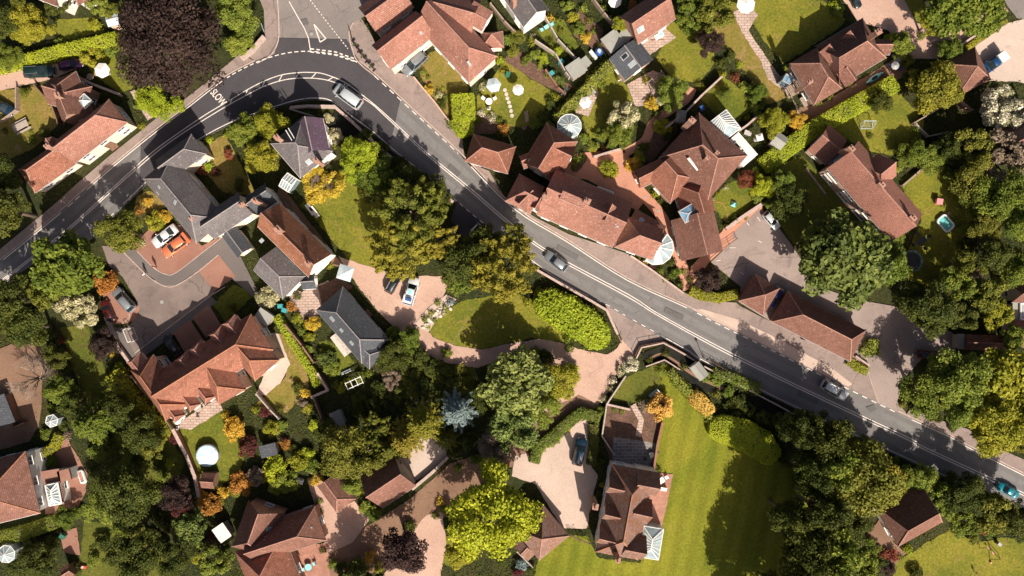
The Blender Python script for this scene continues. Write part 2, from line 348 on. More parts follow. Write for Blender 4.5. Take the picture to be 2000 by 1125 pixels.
def crown_plume(name, n, leaf, np_=70, flat=.15):
    """yew or cypress: upright pointed plumes bunched on a dome"""
    d = unit(np_ * 3); d = d[d[:, 2] > -.25][:np_]; base = d * NP.uniform(.42, .72, (len(d), 1)); base[:, 2] *= 1 - flat
    ax = d * .9 + np.array([0, 0, .75]) + NP.normal(size=d.shape) * .22; ax /= np.linalg.norm(ax, axis=1, keepdims=True)
    ln = NP.uniform(.28, .5, len(d)); ct = NP.uniform(0, 1, len(d)); k = NP.integers(0, len(d), n); f = NP.uniform(0, 1, n)
    u = unit(n); wd = (.17 * (1 - f) ** .7 + .015)
    pos = base[k] + ax[k] * (f * ln[k])[:, None] + u * wd[:, None]
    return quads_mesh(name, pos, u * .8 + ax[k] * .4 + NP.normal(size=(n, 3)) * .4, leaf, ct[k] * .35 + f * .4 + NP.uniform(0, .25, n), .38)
def trunk_mesh(name, limbs=6):
    m = MB(); m.tube((0, 0, 0), (0.02, .01, .42), .045, .032, 8)
    for k in range(limbs):
        a = 2 * math.pi * k / limbs + rnd.uniform(-.3, .3); h = rnd.uniform(.30, .42); r = rnd.uniform(.24, .36); e = Vector((math.cos(a) * r, math.sin(a) * r, rnd.uniform(.6, .78)))
        b = Vector((0.015, .008, h)); mid = b.lerp(e, .5) + Vector((0, 0, .04)); m.tube(b, mid, .02, .014, 6); m.tube(mid, e, .014, .006, 5)
        for q in range(2):
            e2 = mid + Vector((math.cos(a + rnd.uniform(-.9, .9)) * .17, math.sin(a + rnd.uniform(-.9, .9)) * .17, rnd.uniform(.08, .2))); m.tube(mid, e2, .009, .004, 4)
    m.tube((.02, .01, .42), (0, 0, .85), .03, .008, 6)
    o = m.build(name, M['bark'], smooth=True); me = o.data; bpy.data.objects.remove(o); return me
def twig_mesh(name):
    m = MB()
    def grow(p, d, ln, r, lev):
        e = p + d * ln; m.tube(p, e, r, r * .6, 3 if lev > 1 else 5)
        if lev >= 4: return
        for k in range(5 if lev == 0 else 4):
            nd = (d + Vector((rnd.uniform(-1, 1), rnd.uniform(-1, 1), rnd.uniform(-.3, .7))) * .85).normalized(); grow(p + d * ln * rnd.uniform(.55, 1), nd, ln * .72, r * .55, lev + 1)
    for k in range(4):
        a = 1.57 * k + rnd.uniform(-.4, .4); grow(Vector((0, 0, -.4)), Vector((math.cos(a) * .6, math.sin(a) * .6, .75)).normalized(), .46, .02, 0)
    o = m.build(name, M['twig']); me = o.data; bpy.data.objects.remove(o); return me
CR = {}
CR['broad'] = [crown_round('crown_broad', 11000, 54, .042, (.13, .34), .38), crown_round('crown_broad', 11000, 62, .041, (.12, .30), .36), crown_round('crown_broad', 11000, 46, .043, (.15, .36), .40)]
CR['loose'] = [crown_round('crown_loose', 6500, 60, .050, (.12, .24), .35), crown_round('crown_loose', 6500, 50, .054, (.13, .27), .3)]
CR['fine'] = [crown_round('crown_fine', 15000, 74, .034, (.12, .29), .4), crown_round('crown_fine', 15000, 84, .033, (.11, .27), .4)]
CR['beech'] = [crown_round('crown_beech', 22000, 90, .026, (.14, .27), .45)]
CR['chestnut'] = [crown_round('crown_chestnut', 6500, 75, .062, (.13, .24), .5)]
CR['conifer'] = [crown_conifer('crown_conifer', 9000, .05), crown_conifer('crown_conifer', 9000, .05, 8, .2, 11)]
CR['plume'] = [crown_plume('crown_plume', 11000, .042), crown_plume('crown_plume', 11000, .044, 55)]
CR['shrub'] = [crown_round('foliage_shrub', 900, 14, .115, (.26, .46), .4, .1), crown_round('foliage_shrub', 900, 18, .11, (.22, .42), .4, .1), crown_round('foliage_shrub', 900, 11, .12, (.3, .5), .35, .2)]
CR['bush'] = [crown_round('foliage_bush', 2600, 22, .078, (.22, .40), .45, .1), crown_round('foliage_bush', 2600, 28, .074, (.2, .36), .45, .1)]
TRUNKS = [trunk_mesh('trunk'), trunk_mesh('trunk', 7), trunk_mesh('trunk', 5)]
TWIG = twig_mesh('twigs')
def set_mat(o, m): o.material_slots[0].link = 'OBJECT'; o.material_slots[0].material = m

# ------------------------------------------------------------------ labels for plants: where they stand, told by named landmarks
LANDMARKS = []
def LMK(px, py, phrase): LANDMARKS.append((px, py, phrase))
USED = {}
def where_dir(px, py, lx, ly):
    dx, dy = px - lx, py - ly; a = math.degrees(math.atan2(-dy, dx)) % 360
    return ('right of', 'upper right of', 'above', 'upper left of', 'left of', 'lower left of', 'below', 'lower right of')[int((a + 22.5) // 45) % 8]
def plant_label(head, px, py):
    near = sorted(LANDMARKS, key=lambda l: (l[0] - px) ** 2 + (l[1] - py) ** 2)
    c = []
    for l in near[:2]: c.append(f'{head} just {where_dir(px, py, l[0], l[1])} {l[2]}')
    for a, b in ((0, 1), (0, 2), (1, 2)): c.append(f'{head} between {near[a][2]} and {near[b][2]}')
    for l in near[2:6]: c.append(f'{head} further {where_dir(px, py, l[0], l[1])} {l[2]}')
    c = [x for x in c if 4 <= len(x.split()) <= 16]
    for x in c:
        if x not in USED: USED[x] = 1; return x
    for q in ('small', 'rounded', 'low', 'leafy', 'spreading', 'dense'):
        for x in c:
            y = q + ' ' + x
            if y not in USED and len(y.split()) <= 16: USED[y] = 1; return y
    return c[0]
TREE_GROUP = 'trees standing in the gardens and along the road'
def tree(px, py, r, h, kind, leaf, head=None, label=None, squash=1.0, rz=None, vz=None, ax=None):
    """px, py: middle of the crown as photographed; r: crown radius in pixels; h: height in metres; squash, ax: narrower across, direction of the long axis"""
    vr = vz or min(h * .46, r * S * (.85 if h < 13.5 or kind == 'beech' else 1.4)); zc = h - vr; rr = r * S * (H - zc) / H
    c = P(px, py, zc); word = {'conifer': 'conifer', 'plume': 'evergreen', 'twig': 'bare tree'}.get(kind, 'tree')
    nm = {'conifer': 'conifer_tree', 'plume': 'evergreen_tree', 'twig': 'bare_tree'}.get(kind, 'garden_tree')
    e = empty(nm, (c.x, c.y, 0)); tag(e, label or plant_label(head or f'{leaf} {word}', px, py), 'tree', TREE_GROUP)
    if kind == 'twig': me = TWIG; mat = M['twig']
    else: me = rnd.choice(CR[kind]); mat = LEAF[leaf]
    o = bpy.data.objects.new('crown', me); link(o, e); set_mat(o, mat); o.location = (0, 0, zc)
    o.rotation_euler = (0, 0, rnd.uniform(0, 6.28) if ax is None else R(-ax)); o.scale = (rr, rr * squash, vr)
    t = bpy.data.objects.new('trunk', rnd.choice(TRUNKS)); link(t, e); t.scale = (min(h * .9, rr * 1.9),) * 2 + (h * .92,); t.rotation_euler = (0, 0, rnd.uniform(0, 6))
    return e
SHRUB_GROUP = 'shrubs in the gardens'
SMALL = {}
def small_plant(px, py, r, leaf): SMALL.setdefault(leaf, []).append((px, py, r))
def shrub(px, py, r, leaf, h=None, squash=1.0, ax=None, name='shrub', head=None, label=None, kind=None):
    rr = r * S; vr = (h or rr * 1.5) / 2; zc = vr * .85; c = P(px, py, zc)
    kind = kind or ('shrub' if r < 15 else 'bush')
    o = bpy.data.objects.new(name, rnd.choice(CR[kind])); link(o); set_mat(o, LEAF[leaf]); o.location = c
    o.rotation_euler = (0, 0, rnd.uniform(0, 6.28) if ax is None else R(-ax)); o.scale = (rr, rr * squash, vr)
    size = 'small ' if r < 9 else ('large ' if r > 24 else '')
    tag(o, label or plant_label(head or f'{size}{leaf} shrub', px, py), 'shrub', SHRUB_GROUP); return o
def hedge(name, pts, wpx, h, leaf, label, dens=70, leafs=.12, wild=.07, round_=.3):
    """clipped hedge along a line of pixels: leafy faces over top and sides, a dark core inside"""
    Q = [P(x, y, h * .9) for x, y in pts]; wd = wpx * S / 2; pos, nrm = [], []
    for a, b in zip(Q, Q[1:]):
        d = (b - a); L = d.length; d.normalize(); sd = Vector((-d.y, d.x, 0))
        L0, L1 = -wd * .4, L + wd * .4
        n = int((L1 - L0) * 2 * wd * dens * 1.3); u = NP.uniform(L0, L1, n); v = NP.uniform(-wd, wd, n)
        z = h - round_ * (np.abs(v) / wd) ** 3 + NP.normal(size=n) * wild + wild * 1.2 * np.sin(u * 1.9 + v) * np.cos(v * 2.3 + u * .7)
        pos.append(np.stack([a.x + d.x * u + sd.x * v, a.y + d.y * u + sd.y * v, z], 1)); nrm.append(NP.normal(size=(n, 3)) * .32 + np.array([0, 0, 1]))
        for s in (-1, 1):
            n = int((L1 - L0) * h * dens * .7); u = NP.uniform(L0, L1, n); zz = NP.uniform(0, h - round_ * .6, n); v = s * wd * (1.0 - .08 * zz / h) + NP.normal(size=n) * wild
            pos.append(np.stack([a.x + d.x * u + sd.x * v, a.y + d.y * u + sd.y * v, zz], 1)); nrm.append(NP.normal(size=(n, 3)) * .45 + np.array([sd.x * s, sd.y * s, .3]))
    for q, sgn in ((0, -1), (-1, 1)):
        a, b = (Q[0], Q[1]) if q == 0 else (Q[-2], Q[-1]); d = (b - a).normalized() * sgn; sd = Vector((-d.y, d.x, 0)); o_ = Q[q] + d * wd * .4
        n = int(2 * wd * h * dens * .7); v = NP.uniform(-wd, wd, n); zz = NP.uniform(0, h - .1, n); k = NP.normal(size=n) * wild
        pos.append(np.stack([o_.x + d.x * k + sd.x * v, o_.y + d.y * k + sd.y * v, zz], 1)); nrm.append(NP.normal(size=(n, 3)) * .4 + np.array([d.x, d.y, .2]))
    pos = np.concatenate(pos); nrm = np.concatenate(nrm)
    if round_ >= .5:      # domed: narrower and lower towards both ends
        seg = [(b - a).length for a, b in zip(Q, Q[1:])]; tot = sum(seg); best = np.full(len(pos), 1e9); sv = np.zeros(len(pos)); cx = np.zeros((len(pos), 2)); run = 0
        for (a, b), L in zip(zip(Q, Q[1:]), seg):
            d = (b - a).normalized(); u = (pos[:, 0] - a.x) * d.x + (pos[:, 1] - a.y) * d.y; uc = np.clip(u, -wd * .6 if run == 0 else 0, L + (wd * .6 if run + L > tot - 1e-3 else 0)); c2 = np.stack([a.x + d.x * uc, a.y + d.y * uc], 1)
            dd = np.hypot(pos[:, 0] - c2[:, 0], pos[:, 1] - c2[:, 1]); k = dd < best; best = np.where(k, dd, best); sv = np.where(k, run + uc, sv); cx = np.where(k[:, None], c2, cx); run += L
        t = np.clip((sv + wd * .6) / (tot + wd * 1.2) * 2 - 1, -1, 1); f = np.sqrt(1 - np.abs(t) ** 3.2) * (1 + .05 * np.sin(sv * 2.1))
        pos[:, :2] = cx + (pos[:, :2] - cx) * f[:, None]; pos[:, 2] *= .35 + .65 * f
    base = Vector((pos[:, 0].mean(), pos[:, 1].mean(), 0))
    pos = pos - np.array(base)
    tint = .6 + .15 * np.sin(pos[:, 0] * 1.1 + 2 * np.sin(pos[:, 1] * .6)) + NP.uniform(-.3, .3, len(pos))
    me = quads_mesh(name, pos, nrm, leafs, tint); o = bpy.data.objects.new(name, me); o.location = base; link(o); set_mat(o, LEAF[leaf])
    tag(o, label, 'hedge', 'hedges bounding the gardens'); USED[label] = 1
    m = MB()
    for a, b in zip(Q, Q[1:]):
        d = (b - a); L = d.length; m.box((a.x + d.x / 2 - base.x, a.y + d.y / 2 - base.y, (h - round_ - .15) / 2), (L + (wd * .5 if round_ < .5 else -wd * .3), wd * (1.6 if round_ < .5 else 1.15), h - round_ - .15), math.atan2(d.y, d.x))
    m.build('stems', M['bark'], o)
    return o
# ------------------------------------------------------------------ ground, lawns, roads, pavements, paths
LV = {'grass': .010, 'gravel': .085, 'road': .110, 'pave': .150, 'over': .180, 'mark': .200}
CNT = {}
def level(lv):
    CNT[lv] = CNT.get(lv, 0) + 1; return LV[lv] + .0022 * CNT[lv]
def smooth_loop(pts, n=6, closed=True):
    out = []; N = len(pts)
    for i in range(N if closed else N - 1):
        g = lambda k: Vector(pts[k % N]) if closed else Vector(pts[max(0, min(N - 1, k))])
        p0, p1, p2, p3 = g(i - 1), g(i), g(i + 1), g(i + 2)
        for k in range(n):
            t = k / n; out.append(tuple(.5 * ((2 * p1) + (p2 - p0) * t + (2 * p0 - 5 * p1 + 4 * p2 - p3) * t * t + (3 * p1 - p0 - 3 * p2 + p3) * t ** 3)))
    if not closed: out.append(tuple(pts[-1]))
    return out
def patch(name, pts, mat, lv, smooth=False, wob=0.0, kind='structure', skirt=0.0, z=None):
    pts = [tuple(map(float, p)) for p in pts]
    if smooth: pts = smooth_loop(pts)
    if wob:
        q = []
        for i in range(len(pts)):
            a, b = Vector(pts[i]), Vector(pts[(i + 1) % len(pts)]); n = max(1, int((b - a).length / 7))
            for k in range(n):
                c = a.lerp(b, k / n); q.append((c.x + rnd.uniform(-wob, wob), c.y + rnd.uniform(-wob, wob)))
        pts = q
    z = level(lv) if z is None else z
    v = [P(x, y, 0) + Vector((0, 0, z)) for x, y in pts]
    tris = tessellate_polygon([v]); m = MB(); m.add(v, [])
    for t in tris:
        a, b, c = (v[i] for i in t); m.f.append(tuple(t) if (b - a).cross(c - a).z > 0 else tuple(reversed(t))); m.m.append(0)
    o = m.build(name, mat); o['kind'] = kind; return o
def ribbon(name, pts, wpx, mat, lv, smooth=False, kind='structure'):
    if smooth: pts = smooth_loop(pts, 6, False)
    z = level(lv); Q = [P(x, y, 0) for x, y in pts]; L, Rr = [], []
    for i, q in enumerate(Q):
        d = (Q[min(i + 1, len(Q) - 1)] - Q[max(i - 1, 0)]).normalized(); n = Vector((-d.y, d.x, 0)) * wpx * S / 2; L.append(q + n + Vector((0, 0, z))); Rr.append(q - n + Vector((0, 0, z)))
    n = len(Q); m = MB(); m.add(L + Rr, [(i, n + i, n + i + 1, i + 1) for i in range(n - 1)]); o = m.build(name, mat); o['kind'] = kind; return o
def strips(m, pts, wpx, z, on=None, off=None):
    """painted line (dashed when on/off given, in pixels) added to mesh m"""
    Q = [P(x, y, 0) for x, y in pts]; acc = 0.0
    for a, b in zip(Q, Q[1:]):
        d = b - a; L = d.length; d.normalize(); n = Vector((-d.y, d.x, 0)) * wpx * S / 2
        if on is None: segs = [(0, L + .02)]
        else:
            per = (on + off) * S; segs = []; s = -(acc % per)
            while s < L:
                if s + on * S > 0: segs.append((max(0, s), min(L, s + on * S)))
                s += per
        for s0, s1 in segs:
            if s1 - s0 < .05: continue
            p, q = a + d * s0, a + d * s1; m.add([(*(p - n).xy, z), (*(q - n).xy, z), (*(q + n).xy, z), (*(p + n).xy, z)], [(0, 1, 2, 3)])
        acc += L

g = MB(); g.add([(-600, -600, 0), (600, -600, 0), (600, 600, 0), (-600, 600, 0)], [(0, 1, 2, 3)]); tag(g.build('ground', M['soil']), kind='structure')
# lawns
for nm, mt, pts in (
    ('front_lawn', 'grass_dry', [(813, 128), (835, 106), (860, 92), (905, 140), (916, 178), (898, 188), (880, 240), (842, 195)]),
    ('lawn', 'grass', [(985, 118), (1008, 128), (1032, 152), (1088, 182), (1060, 218), (1030, 248), (988, 246), (932, 218), (930, 190), (955, 160)]),
    ('lawn', 'grass', [(1158, 150), (1190, 122), (1213, 157), (1232, 172), (1242, 205), (1227, 242), (1200, 268), (1148, 270), (1138, 230), (1160, 192), (1146, 166)]),
    ('lawn', 'grass', [(1296, 50), (1345, 32), (1384, 60), (1398, 120), (1362, 165), (1312, 150), (1280, 112), (1300, 80)]),
    ('dry_lawn', 'grass_dry', [(1380, 0), (1432, 0), (1460, 55), (1540, 190), (1500, 205), (1440, 120), (1395, 62)]),
    ('lawn', 'grass', [(1470, -5), (1600, -5), (1652, 38), (1640, 55), (1530, 125), (1506, 98), (1466, 42)]),
    ('lawn', 'grass_green', [(1366, 185), (1412, 148), (1448, 175), (1470, 208), (1436, 245), (1396, 226)]),
    ('lawn', 'grass', [(1600, 256), (1745, 168), (1805, 235), (1800, 272), (1742, 304), (1690, 295), (1655, 272)]),
    ('rough_lawn', 'grass', [(1752, 350), (1835, 316), (1875, 370), (1895, 440), (1896, 485), (1865, 560), (1800, 600), (1760, 520), (1800, 430)]),
    ('shaded_lawn', 'grass_shaded', [(1505, 332), (1565, 302), (1625, 360), (1745, 480), (1690, 478), (1550, 475), (1500, 410)]),
    ('lawn', 'grass_green', [(1384, 395), (1420, 358), (1450, 350), (1472, 375), (1476, 402), (1416, 434)]),
    ('lawn', 'grass', [(585, 400), (640, 356), (700, 335), (750, 390), (790, 520), (735, 526), (688, 517), (650, 470), (608, 420)]),
    ('oval_lawn', 'grass', [(836, 652), (860, 612), (900, 588), (1000, 570), (1060, 590), (1110, 650), (1102, 668), (1040, 660), (940, 682), (878, 674)]),
    ('striped_lawn', 'grass_striped', [(1285, 800), (1292, 740), (1280, 715), (1300, 710), (1350, 770), (1392, 832), (1480, 880), (1640, 960), (1640, 1140), (1040, 1140), (1050, 1090), (1110, 1046), (1145, 1046), (1170, 1090), (1250, 1100), (1298, 930), (1275, 905)]),
    ('shaded_lawn', 'grass_shaded', [(1192, 782), (1225, 735), (1282, 712), (1296, 760), (1287, 792)]),
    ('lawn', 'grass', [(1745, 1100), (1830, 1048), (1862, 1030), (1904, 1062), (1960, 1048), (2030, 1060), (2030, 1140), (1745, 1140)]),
    ('side_lawn', 'grass_shaded', [(118, 640), (172, 636), (214, 742), (240, 800), (170, 790), (135, 700)]),
    ('shaded_lawn', 'grass_shaded', [(165, 880), (228, 850), (300, 818), (362, 900), (335, 965), (225, 935)]),
    ('shaded_lawn', 'grass_shaded', [(165, 1018), (292, 1030), (330, 1090), (300, 1140), (150, 1140)]),
    ('pool_lawn', 'grass_green', [(352, 838), (400, 806), (440, 800), (484, 862), (470, 915), (420, 960), (385, 940)]),
    ('dry_lawn', 'grass_dry', [(536, 650), (562, 655), (600, 718), (604, 762), (560, 806), (520, 800), (500, 790), (560, 735)]),
    ('lawn', 'grass_dry', [(-20, 180), (86, 166), (115, 244), (64, 290), (-20, 330)]),
    ('lawn', 'grass', [(110, 38), (186, 34), (206, 62), (120, 86)]),
    ('lawn', 'grass', [(165, 106), (215, 95), (262, 170), (235, 184), (178, 142)]),
    ('lawn', 'grass_dry', [(398, 286), (440, 262), (470, 320), (505, 385), (436, 376), (404, 340)]),
    ('lawn', 'grass_green', [(622, 668), (648, 660), (694, 708), (655, 735)]),
    ('shaded_lawn', 'grass_shaded', [(760, 690), (930, 690), (925, 770), (760, 780)]),
    ('lawn', 'grass', [(1395, -5), (1500, -5), (1470, 20), (1440, 15)]),
    ('verge', 'grass', [(1883, 92), (1965, 36), (1970, 46), (1893, 102)]),
    ('verge', 'grass_green', [(415, 595), (457, 555), (500, 575), (440, 627)]),
    ('front_lawn', 'grass_dry', [(268, 382), (292, 372), (330, 400), (300, 420), (262, 410)]),
    ('lawn', 'grass_green', [(1050, 60), (1100, 40), (1130, 90), (1090, 120)]),
    ('lawn', 'grass', [(1760, -5), (1800, -5), (1830, 60), (1790, 40)]),
    ('lawn', 'grass', [(860, 1050), (900, 1040), (935, 1080), (900, 1110), (860, 1100)])):
    patch(nm, pts, M[mt], 'grass', wob=1.6)
# beds, drives, gravel
for nm, mt, pts, sm in (
    ('gravel_drive', 'gravel', [(660, 500), (695, 512), (742, 528), (800, 538), (864, 540), (874, 560), (862, 585), (838, 602), (823, 620), (828, 642), (852, 662), (892, 676), (942, 683), (1000, 670), (1052, 662), (1092, 668), (1109, 676), (1150, 686), (1186, 693), (1206, 680), (1215, 662), (1246, 690), (1226, 702), (1202, 735), (1190, 762), (1166, 792), (1130, 828), (1085, 850), (1030, 890), (1010, 872), (1060, 800), (1100, 770), (1095, 735), (1060, 705), (1000, 700), (930, 718), (860, 706), (812, 676), (780, 650), (740, 610), (700, 560)], False),
    ('lane', 'dirt', [(1166, 790), (1110, 842), (1036, 900), (960, 925), (900, 985), (800, 1060), (740, 1110), (700, 1140), (640, 1140), (640, 1075), (730, 1020), (800, 975), (880, 905), (1010, 862), (1080, 795), (1130, 770)], False),
    ('gravel_yard', 'gravel_pale', [(1123, 826), (1164, 816), (1156, 870), (1152, 905), (1168, 930), (1160, 955), (1146, 1032), (1098, 1032), (1045, 945), (1000, 930), (1006, 890), (1050, 880)], False),
    ('gravel_path', 'gravel', [(740, 1140), (800, 1040), (835, 1005), (864, 1000), (872, 1060), (858, 1140)], False),
    ('terracotta_drive', 'gravel', [(600, 934), (628, 925), (662, 995), (692, 978), (722, 1014), (690, 1058), (640, 1082), (626, 1030)], False),
    ('pale_yard', 'concrete', [(778, 890), (800, 862), (842, 845), (874, 860), (872, 892), (830, 930), (800, 945)], False),
    ('gravel_drive', 'gravel', [(1640, -10), (1760, -10), (1790, 45), (1850, 62), (1960, 10), (1970, 22), (1880, 85), (1870, 115), (1780, 115), (1735, 60), (1700, 50), (1672, 40)], False),
    ('concrete_drive', 'concrete', [(1888, 102), (1968, 45), (2030, 30), (2030, 170), (1985, 160), (1928, 158)], False),
    ('bungalow_path', 'patio', [(1430, 25), (1462, 8), (1480, 30), (1470, 45), (1462, 60), (1500, 118), (1524, 150), (1535, 175), (1560, 212), (1580, 235), (1566, 240), (1546, 190), (1500, 155), (1484, 118), (1448, 62)], False),
    ('terrace', 'dirt', [(1556, 210), (1600, 205), (1650, 175), (1752, 112), (1776, 142), (1620, 240), (1572, 260)], False),
    ('terrace', 'patio', [(1248, 82), (1288, 44), (1320, 74), (1268, 108)], False),
    ('patio', 'patio', [(1224, 165), (1276, 138), (1304, 150), (1272, 206), (1240, 208)], False),
    ('patio', 'patio', [(1120, 200), (1160, 160), (1168, 182), (1150, 228), (1125, 220)], False),
    ('brick_terrace', 'brickpave', [(578, 1068), (640, 1060), (646, 1140), (585, 1140)], False),
    ('terrace', 'patio', [(338, 832), (424, 778), (436, 800), (372, 840)], False),
    ('terrace', 'concrete', [(500, 772), (528, 700), (522, 650), (545, 652), (567, 712), (547, 748), (520, 772)], False),
    ('patio', 'patio', [(560, 560), (590, 570), (640, 548), (660, 560), (622, 615), (600, 640), (575, 610)], False),
    ('patio', 'bed', [(620, 560), (664, 540), (690, 560), (660, 585), (630, 605)], False),
    ('terrace', 'bricky', [(100, 866), (132, 856), (172, 925), (168, 960), (150, 1000), (90, 1004), (84, 940)], False),
    ('gravel_turning', 'dirt', [(-20, 690), (30, 668), (70, 656), (84, 700), (82, 790), (76, 834), (58, 862), (-20, 884)], False),
    ('gravel_drive', 'gravel', [(-20, 150), (98, 124), (152, 134), (96, 156), (-20, 182)], False),
    ('patio', 'bricky', [(118, 1040), (150, 1030), (158, 1085), (126, 1078)], False),
    ('courtyard', 'terra', [(1094, 345), (1124, 300), (1215, 292), (1226, 345), (1262, 388), (1245, 412), (1150, 352), (1120, 348)], False),
    ('pool_terrace', 'terra', [(1380, 490), (1418, 440), (1486, 400), (1490, 412), (1432, 455), (1432, 470), (1385, 512), (1350, 560), (1336, 560), (1350, 520)], False),
    ('walled_bed', 'bed', [(1180, 788), (1290, 806), (1280, 905), (1192, 898), (1176, 850)], False),
    ('slab_terrace', 'slabs', [(1198, 852), (1280, 866), (1276, 920), (1196, 905)], False),
    ('brick_terrace', 'brickpave', [(1274, 922), (1314, 926), (1292, 1034), (1262, 1030)], False),
    ('flower_bed', 'bed', [(1000, 90), (1050, 130), (1120, 170), (1100, 185), (1030, 150), (985, 118)], False),
    ('flower_bed', 'bed', [(1130, 20), (1180, 60), (1165, 100), (1120, 70)], False),
    ('flower_bed', 'bed', [(930, 220), (990, 248), (960, 262), (915, 262)], False),
    ('flower_bed', 'bed', [(1178, 320), (1190, 314), (1204, 320), (1206, 340), (1194, 348), (1180, 338)], True),
    ('flower_bed', 'bed', [(1122, 302), (1146, 304), (1140, 322), (1126, 336), (1116, 330)], True),
    ('flower_bed', 'bed', [(1240, 290), (1300, 240), (1330, 225), (1320, 260), (1260, 330)], False),
    ('rockery_bed', 'gravel_pale', [(812, 632), (838, 600), (872, 575), (892, 585), (862, 612), (836, 650)], False),
    ('play_area', 'dirt', [(1690, 1045), (1720, 1010), (1745, 1060), (1770, 1080), (1740, 1110), (1705, 1080)], False),
    ('side_passage', 'dirt', [(548, 360), (660, 505), (672, 520), (650, 520), (540, 380)], False),
    ('garden_path', 'patio', [(255, 180), (264, 176), (302, 228), (290, 236)], False),
    ('stream_bed', 'shade_mud', [(1250, 690), (1300, 672), (1362, 705), (1420, 740), (1600, 830), (1580, 850), (1440, 790), (1350, 752), (1300, 706), (1262, 712)], False),  # flat patch; the shade down in the stream is painted dark
    ('shaded_bank', 'shade_mud', [(655, 215), (690, 240), (885, 395), (860, 410), (760, 340), (700, 290), (640, 240)], False)):  # dark strip painted where shade lies behind the road wall
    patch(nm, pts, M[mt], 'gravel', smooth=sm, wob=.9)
ribbon('brick_path', [(1352, 172), (1338, 196), (1292, 226), (1272, 246), (1258, 276), (1222, 298)], 17, M['terra'], 'gravel', True)
ribbon('brick_path', [(1216, 300), (1236, 356), (1290, 420), (1312, 470), (1332, 520), (1344, 566)], 21, M['terra'], 'gravel', True)
ribbon('footpath', [(1262, 706), (1290, 692), (1312, 702), (1360, 735), (1420, 762)], 6, M['dirt'], 'gravel', True)
ribbon('footpath', [(1246, 852), (1252, 820), (1236, 790)], 11, M['patio'], 'gravel', False)
# roads
NORTH = [(-20, 527), (8, 507), (120, 416), (157, 383), (221, 327), (278, 280), (324, 244), (370, 209), (416, 173), (453, 147), (500, 123), (537, 110), (569, 103), (607, 101), (655, 107), (700, 123), (732, 149), (801, 213), (895, 300), (1000, 405), (1107, 472), (1224, 547), (1341, 601), (1408, 636), (1485, 673), (1580, 721), (1655, 759), (1751, 806), (1860, 856), (1881, 869), (2000, 929), (2040, 950)]
SOUTH = [(-20, 575), (32, 532), (56, 515), (165, 471), (187, 451), (229, 411), (285, 357), (340, 307), (395, 269), (450, 240), (500, 221), (551, 204), (585, 195), (615, 192), (647, 197), (687, 227), (732, 260), (777, 299), (855, 360), (911, 409), (953, 443), (1050, 517), (1112, 560), (1181, 593), (1221, 616), (1285, 652), (1341, 683), (1373, 704), (1500, 768), (1609, 820), (1724, 873), (1873, 942), (2000, 1003), (2040, 1022)]
CU = [(-20, 565), (120, 458), (228, 361), (297, 299), (350, 260), (400, 226), (450, 196), (500, 167), (543, 149), (577, 143), (607, 142), (633, 145), (671, 160), (705, 184), (748, 219), (836, 300), (920, 369), (1000, 438), (1075, 493), (1229, 576), (1283, 611), (1400, 675), (1500, 725), (1623, 784), (1777, 856), (1807, 874), (2000, 963), (2040, 982)]
CL = [(-20, 568), (122, 461), (230, 364), (300, 303), (350, 266), (400, 234), (450, 204), (500, 177), (527, 165), (559, 156), (593, 153), (628, 155), (660, 164), (700, 187), (727, 204), (747, 222), (833, 302), (917, 372), (997, 441), (1072, 496), (1226, 580), (1281, 614), (1398, 679), (1498, 729), (1621, 788), (1775, 860), (1805, 878), (1998, 967), (2040, 986)]
def off(poly, d):
    out = []
    for i, p in enumerate(poly):
        a, b = Vector(poly[max(0, i - 1)]), Vector(poly[min(len(poly) - 1, i + 1)]); t = (b - a).normalized(); out.append((p[0] + t.y * d, p[1] - t.x * d))
    return out
ON, OS = smooth_loop(off(NORTH, 3), 4, False), smooth_loop(off(SOUTH, -4), 4, False)
patch('road', ON + OS[::-1], M['asphalt'], 'road')
patch('side_road', [(532, -20), (540, 40), (541, 80), (528, 105), (500, 123), (569, 103), (640, 105), (700, 123), (690, 100), (682, 70), (690, 40), (720, -20)], M['asphalt_worn'], 'road')
for o_, mtn in ((.24, 0), (.80, 0), (.22, 1), (.76, 1)):
    def lerp_line(A_, B_, t):
        A2, B2 = smooth_loop(A_, 3, False), smooth_loop(B_, 3, False); n = 90; g2 = lambda L, u: L[min(len(L) - 1, int(u * (len(L) - 1)))]
        out = []
        for k in range(n):
            p = Vector(g2(A2, k / n)); q = min(B2, key=lambda z_: (z_[0] - p.x) ** 2 + (z_[1] - p.y) ** 2); out.append((p.x + (q[0] - p.x) * t, p.y + (q[1] - p.y) * t))
        return out
    ln = lerp_line(CU, NORTH, o_) if mtn == 0 else lerp_line(CL, SOUTH, o_)
    l2 = [ln[0]]
    for p in ln[1:]:
        if (Vector(p) - Vector(l2[-1])).length > 26: l2.append(p)
    ribbon('wheel_track', l2, 7.5, M['asphalt_track'], 'road', True)
for pts_ in ([(1090, 478), (1130, 500), (1126, 508), (1086, 487)], [(1300, 600), (1336, 616), (1332, 626), (1296, 610)], [(1560, 760), (1600, 778), (1594, 790), (1556, 772)], [(1690, 795), (1706, 790), (1712, 800), (1698, 806)], [(880, 320), (900, 338), (894, 346), (874, 328)], [(190, 392), (215, 372), (222, 380), (197, 400)], [(585, 40), (600, 36), (604, 48), (590, 52)]):
    patch('road_repair', pts_, M['asphalt_seam'], 'over')
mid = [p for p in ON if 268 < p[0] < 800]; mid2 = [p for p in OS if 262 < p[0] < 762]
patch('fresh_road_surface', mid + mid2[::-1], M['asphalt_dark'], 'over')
patch('fresh_road_surface', [(500, 122), (537, 107), (543, 75), (678, 78), (690, 100), (702, 124), (640, 106), (569, 103)], M['asphalt_dark'], 'over')
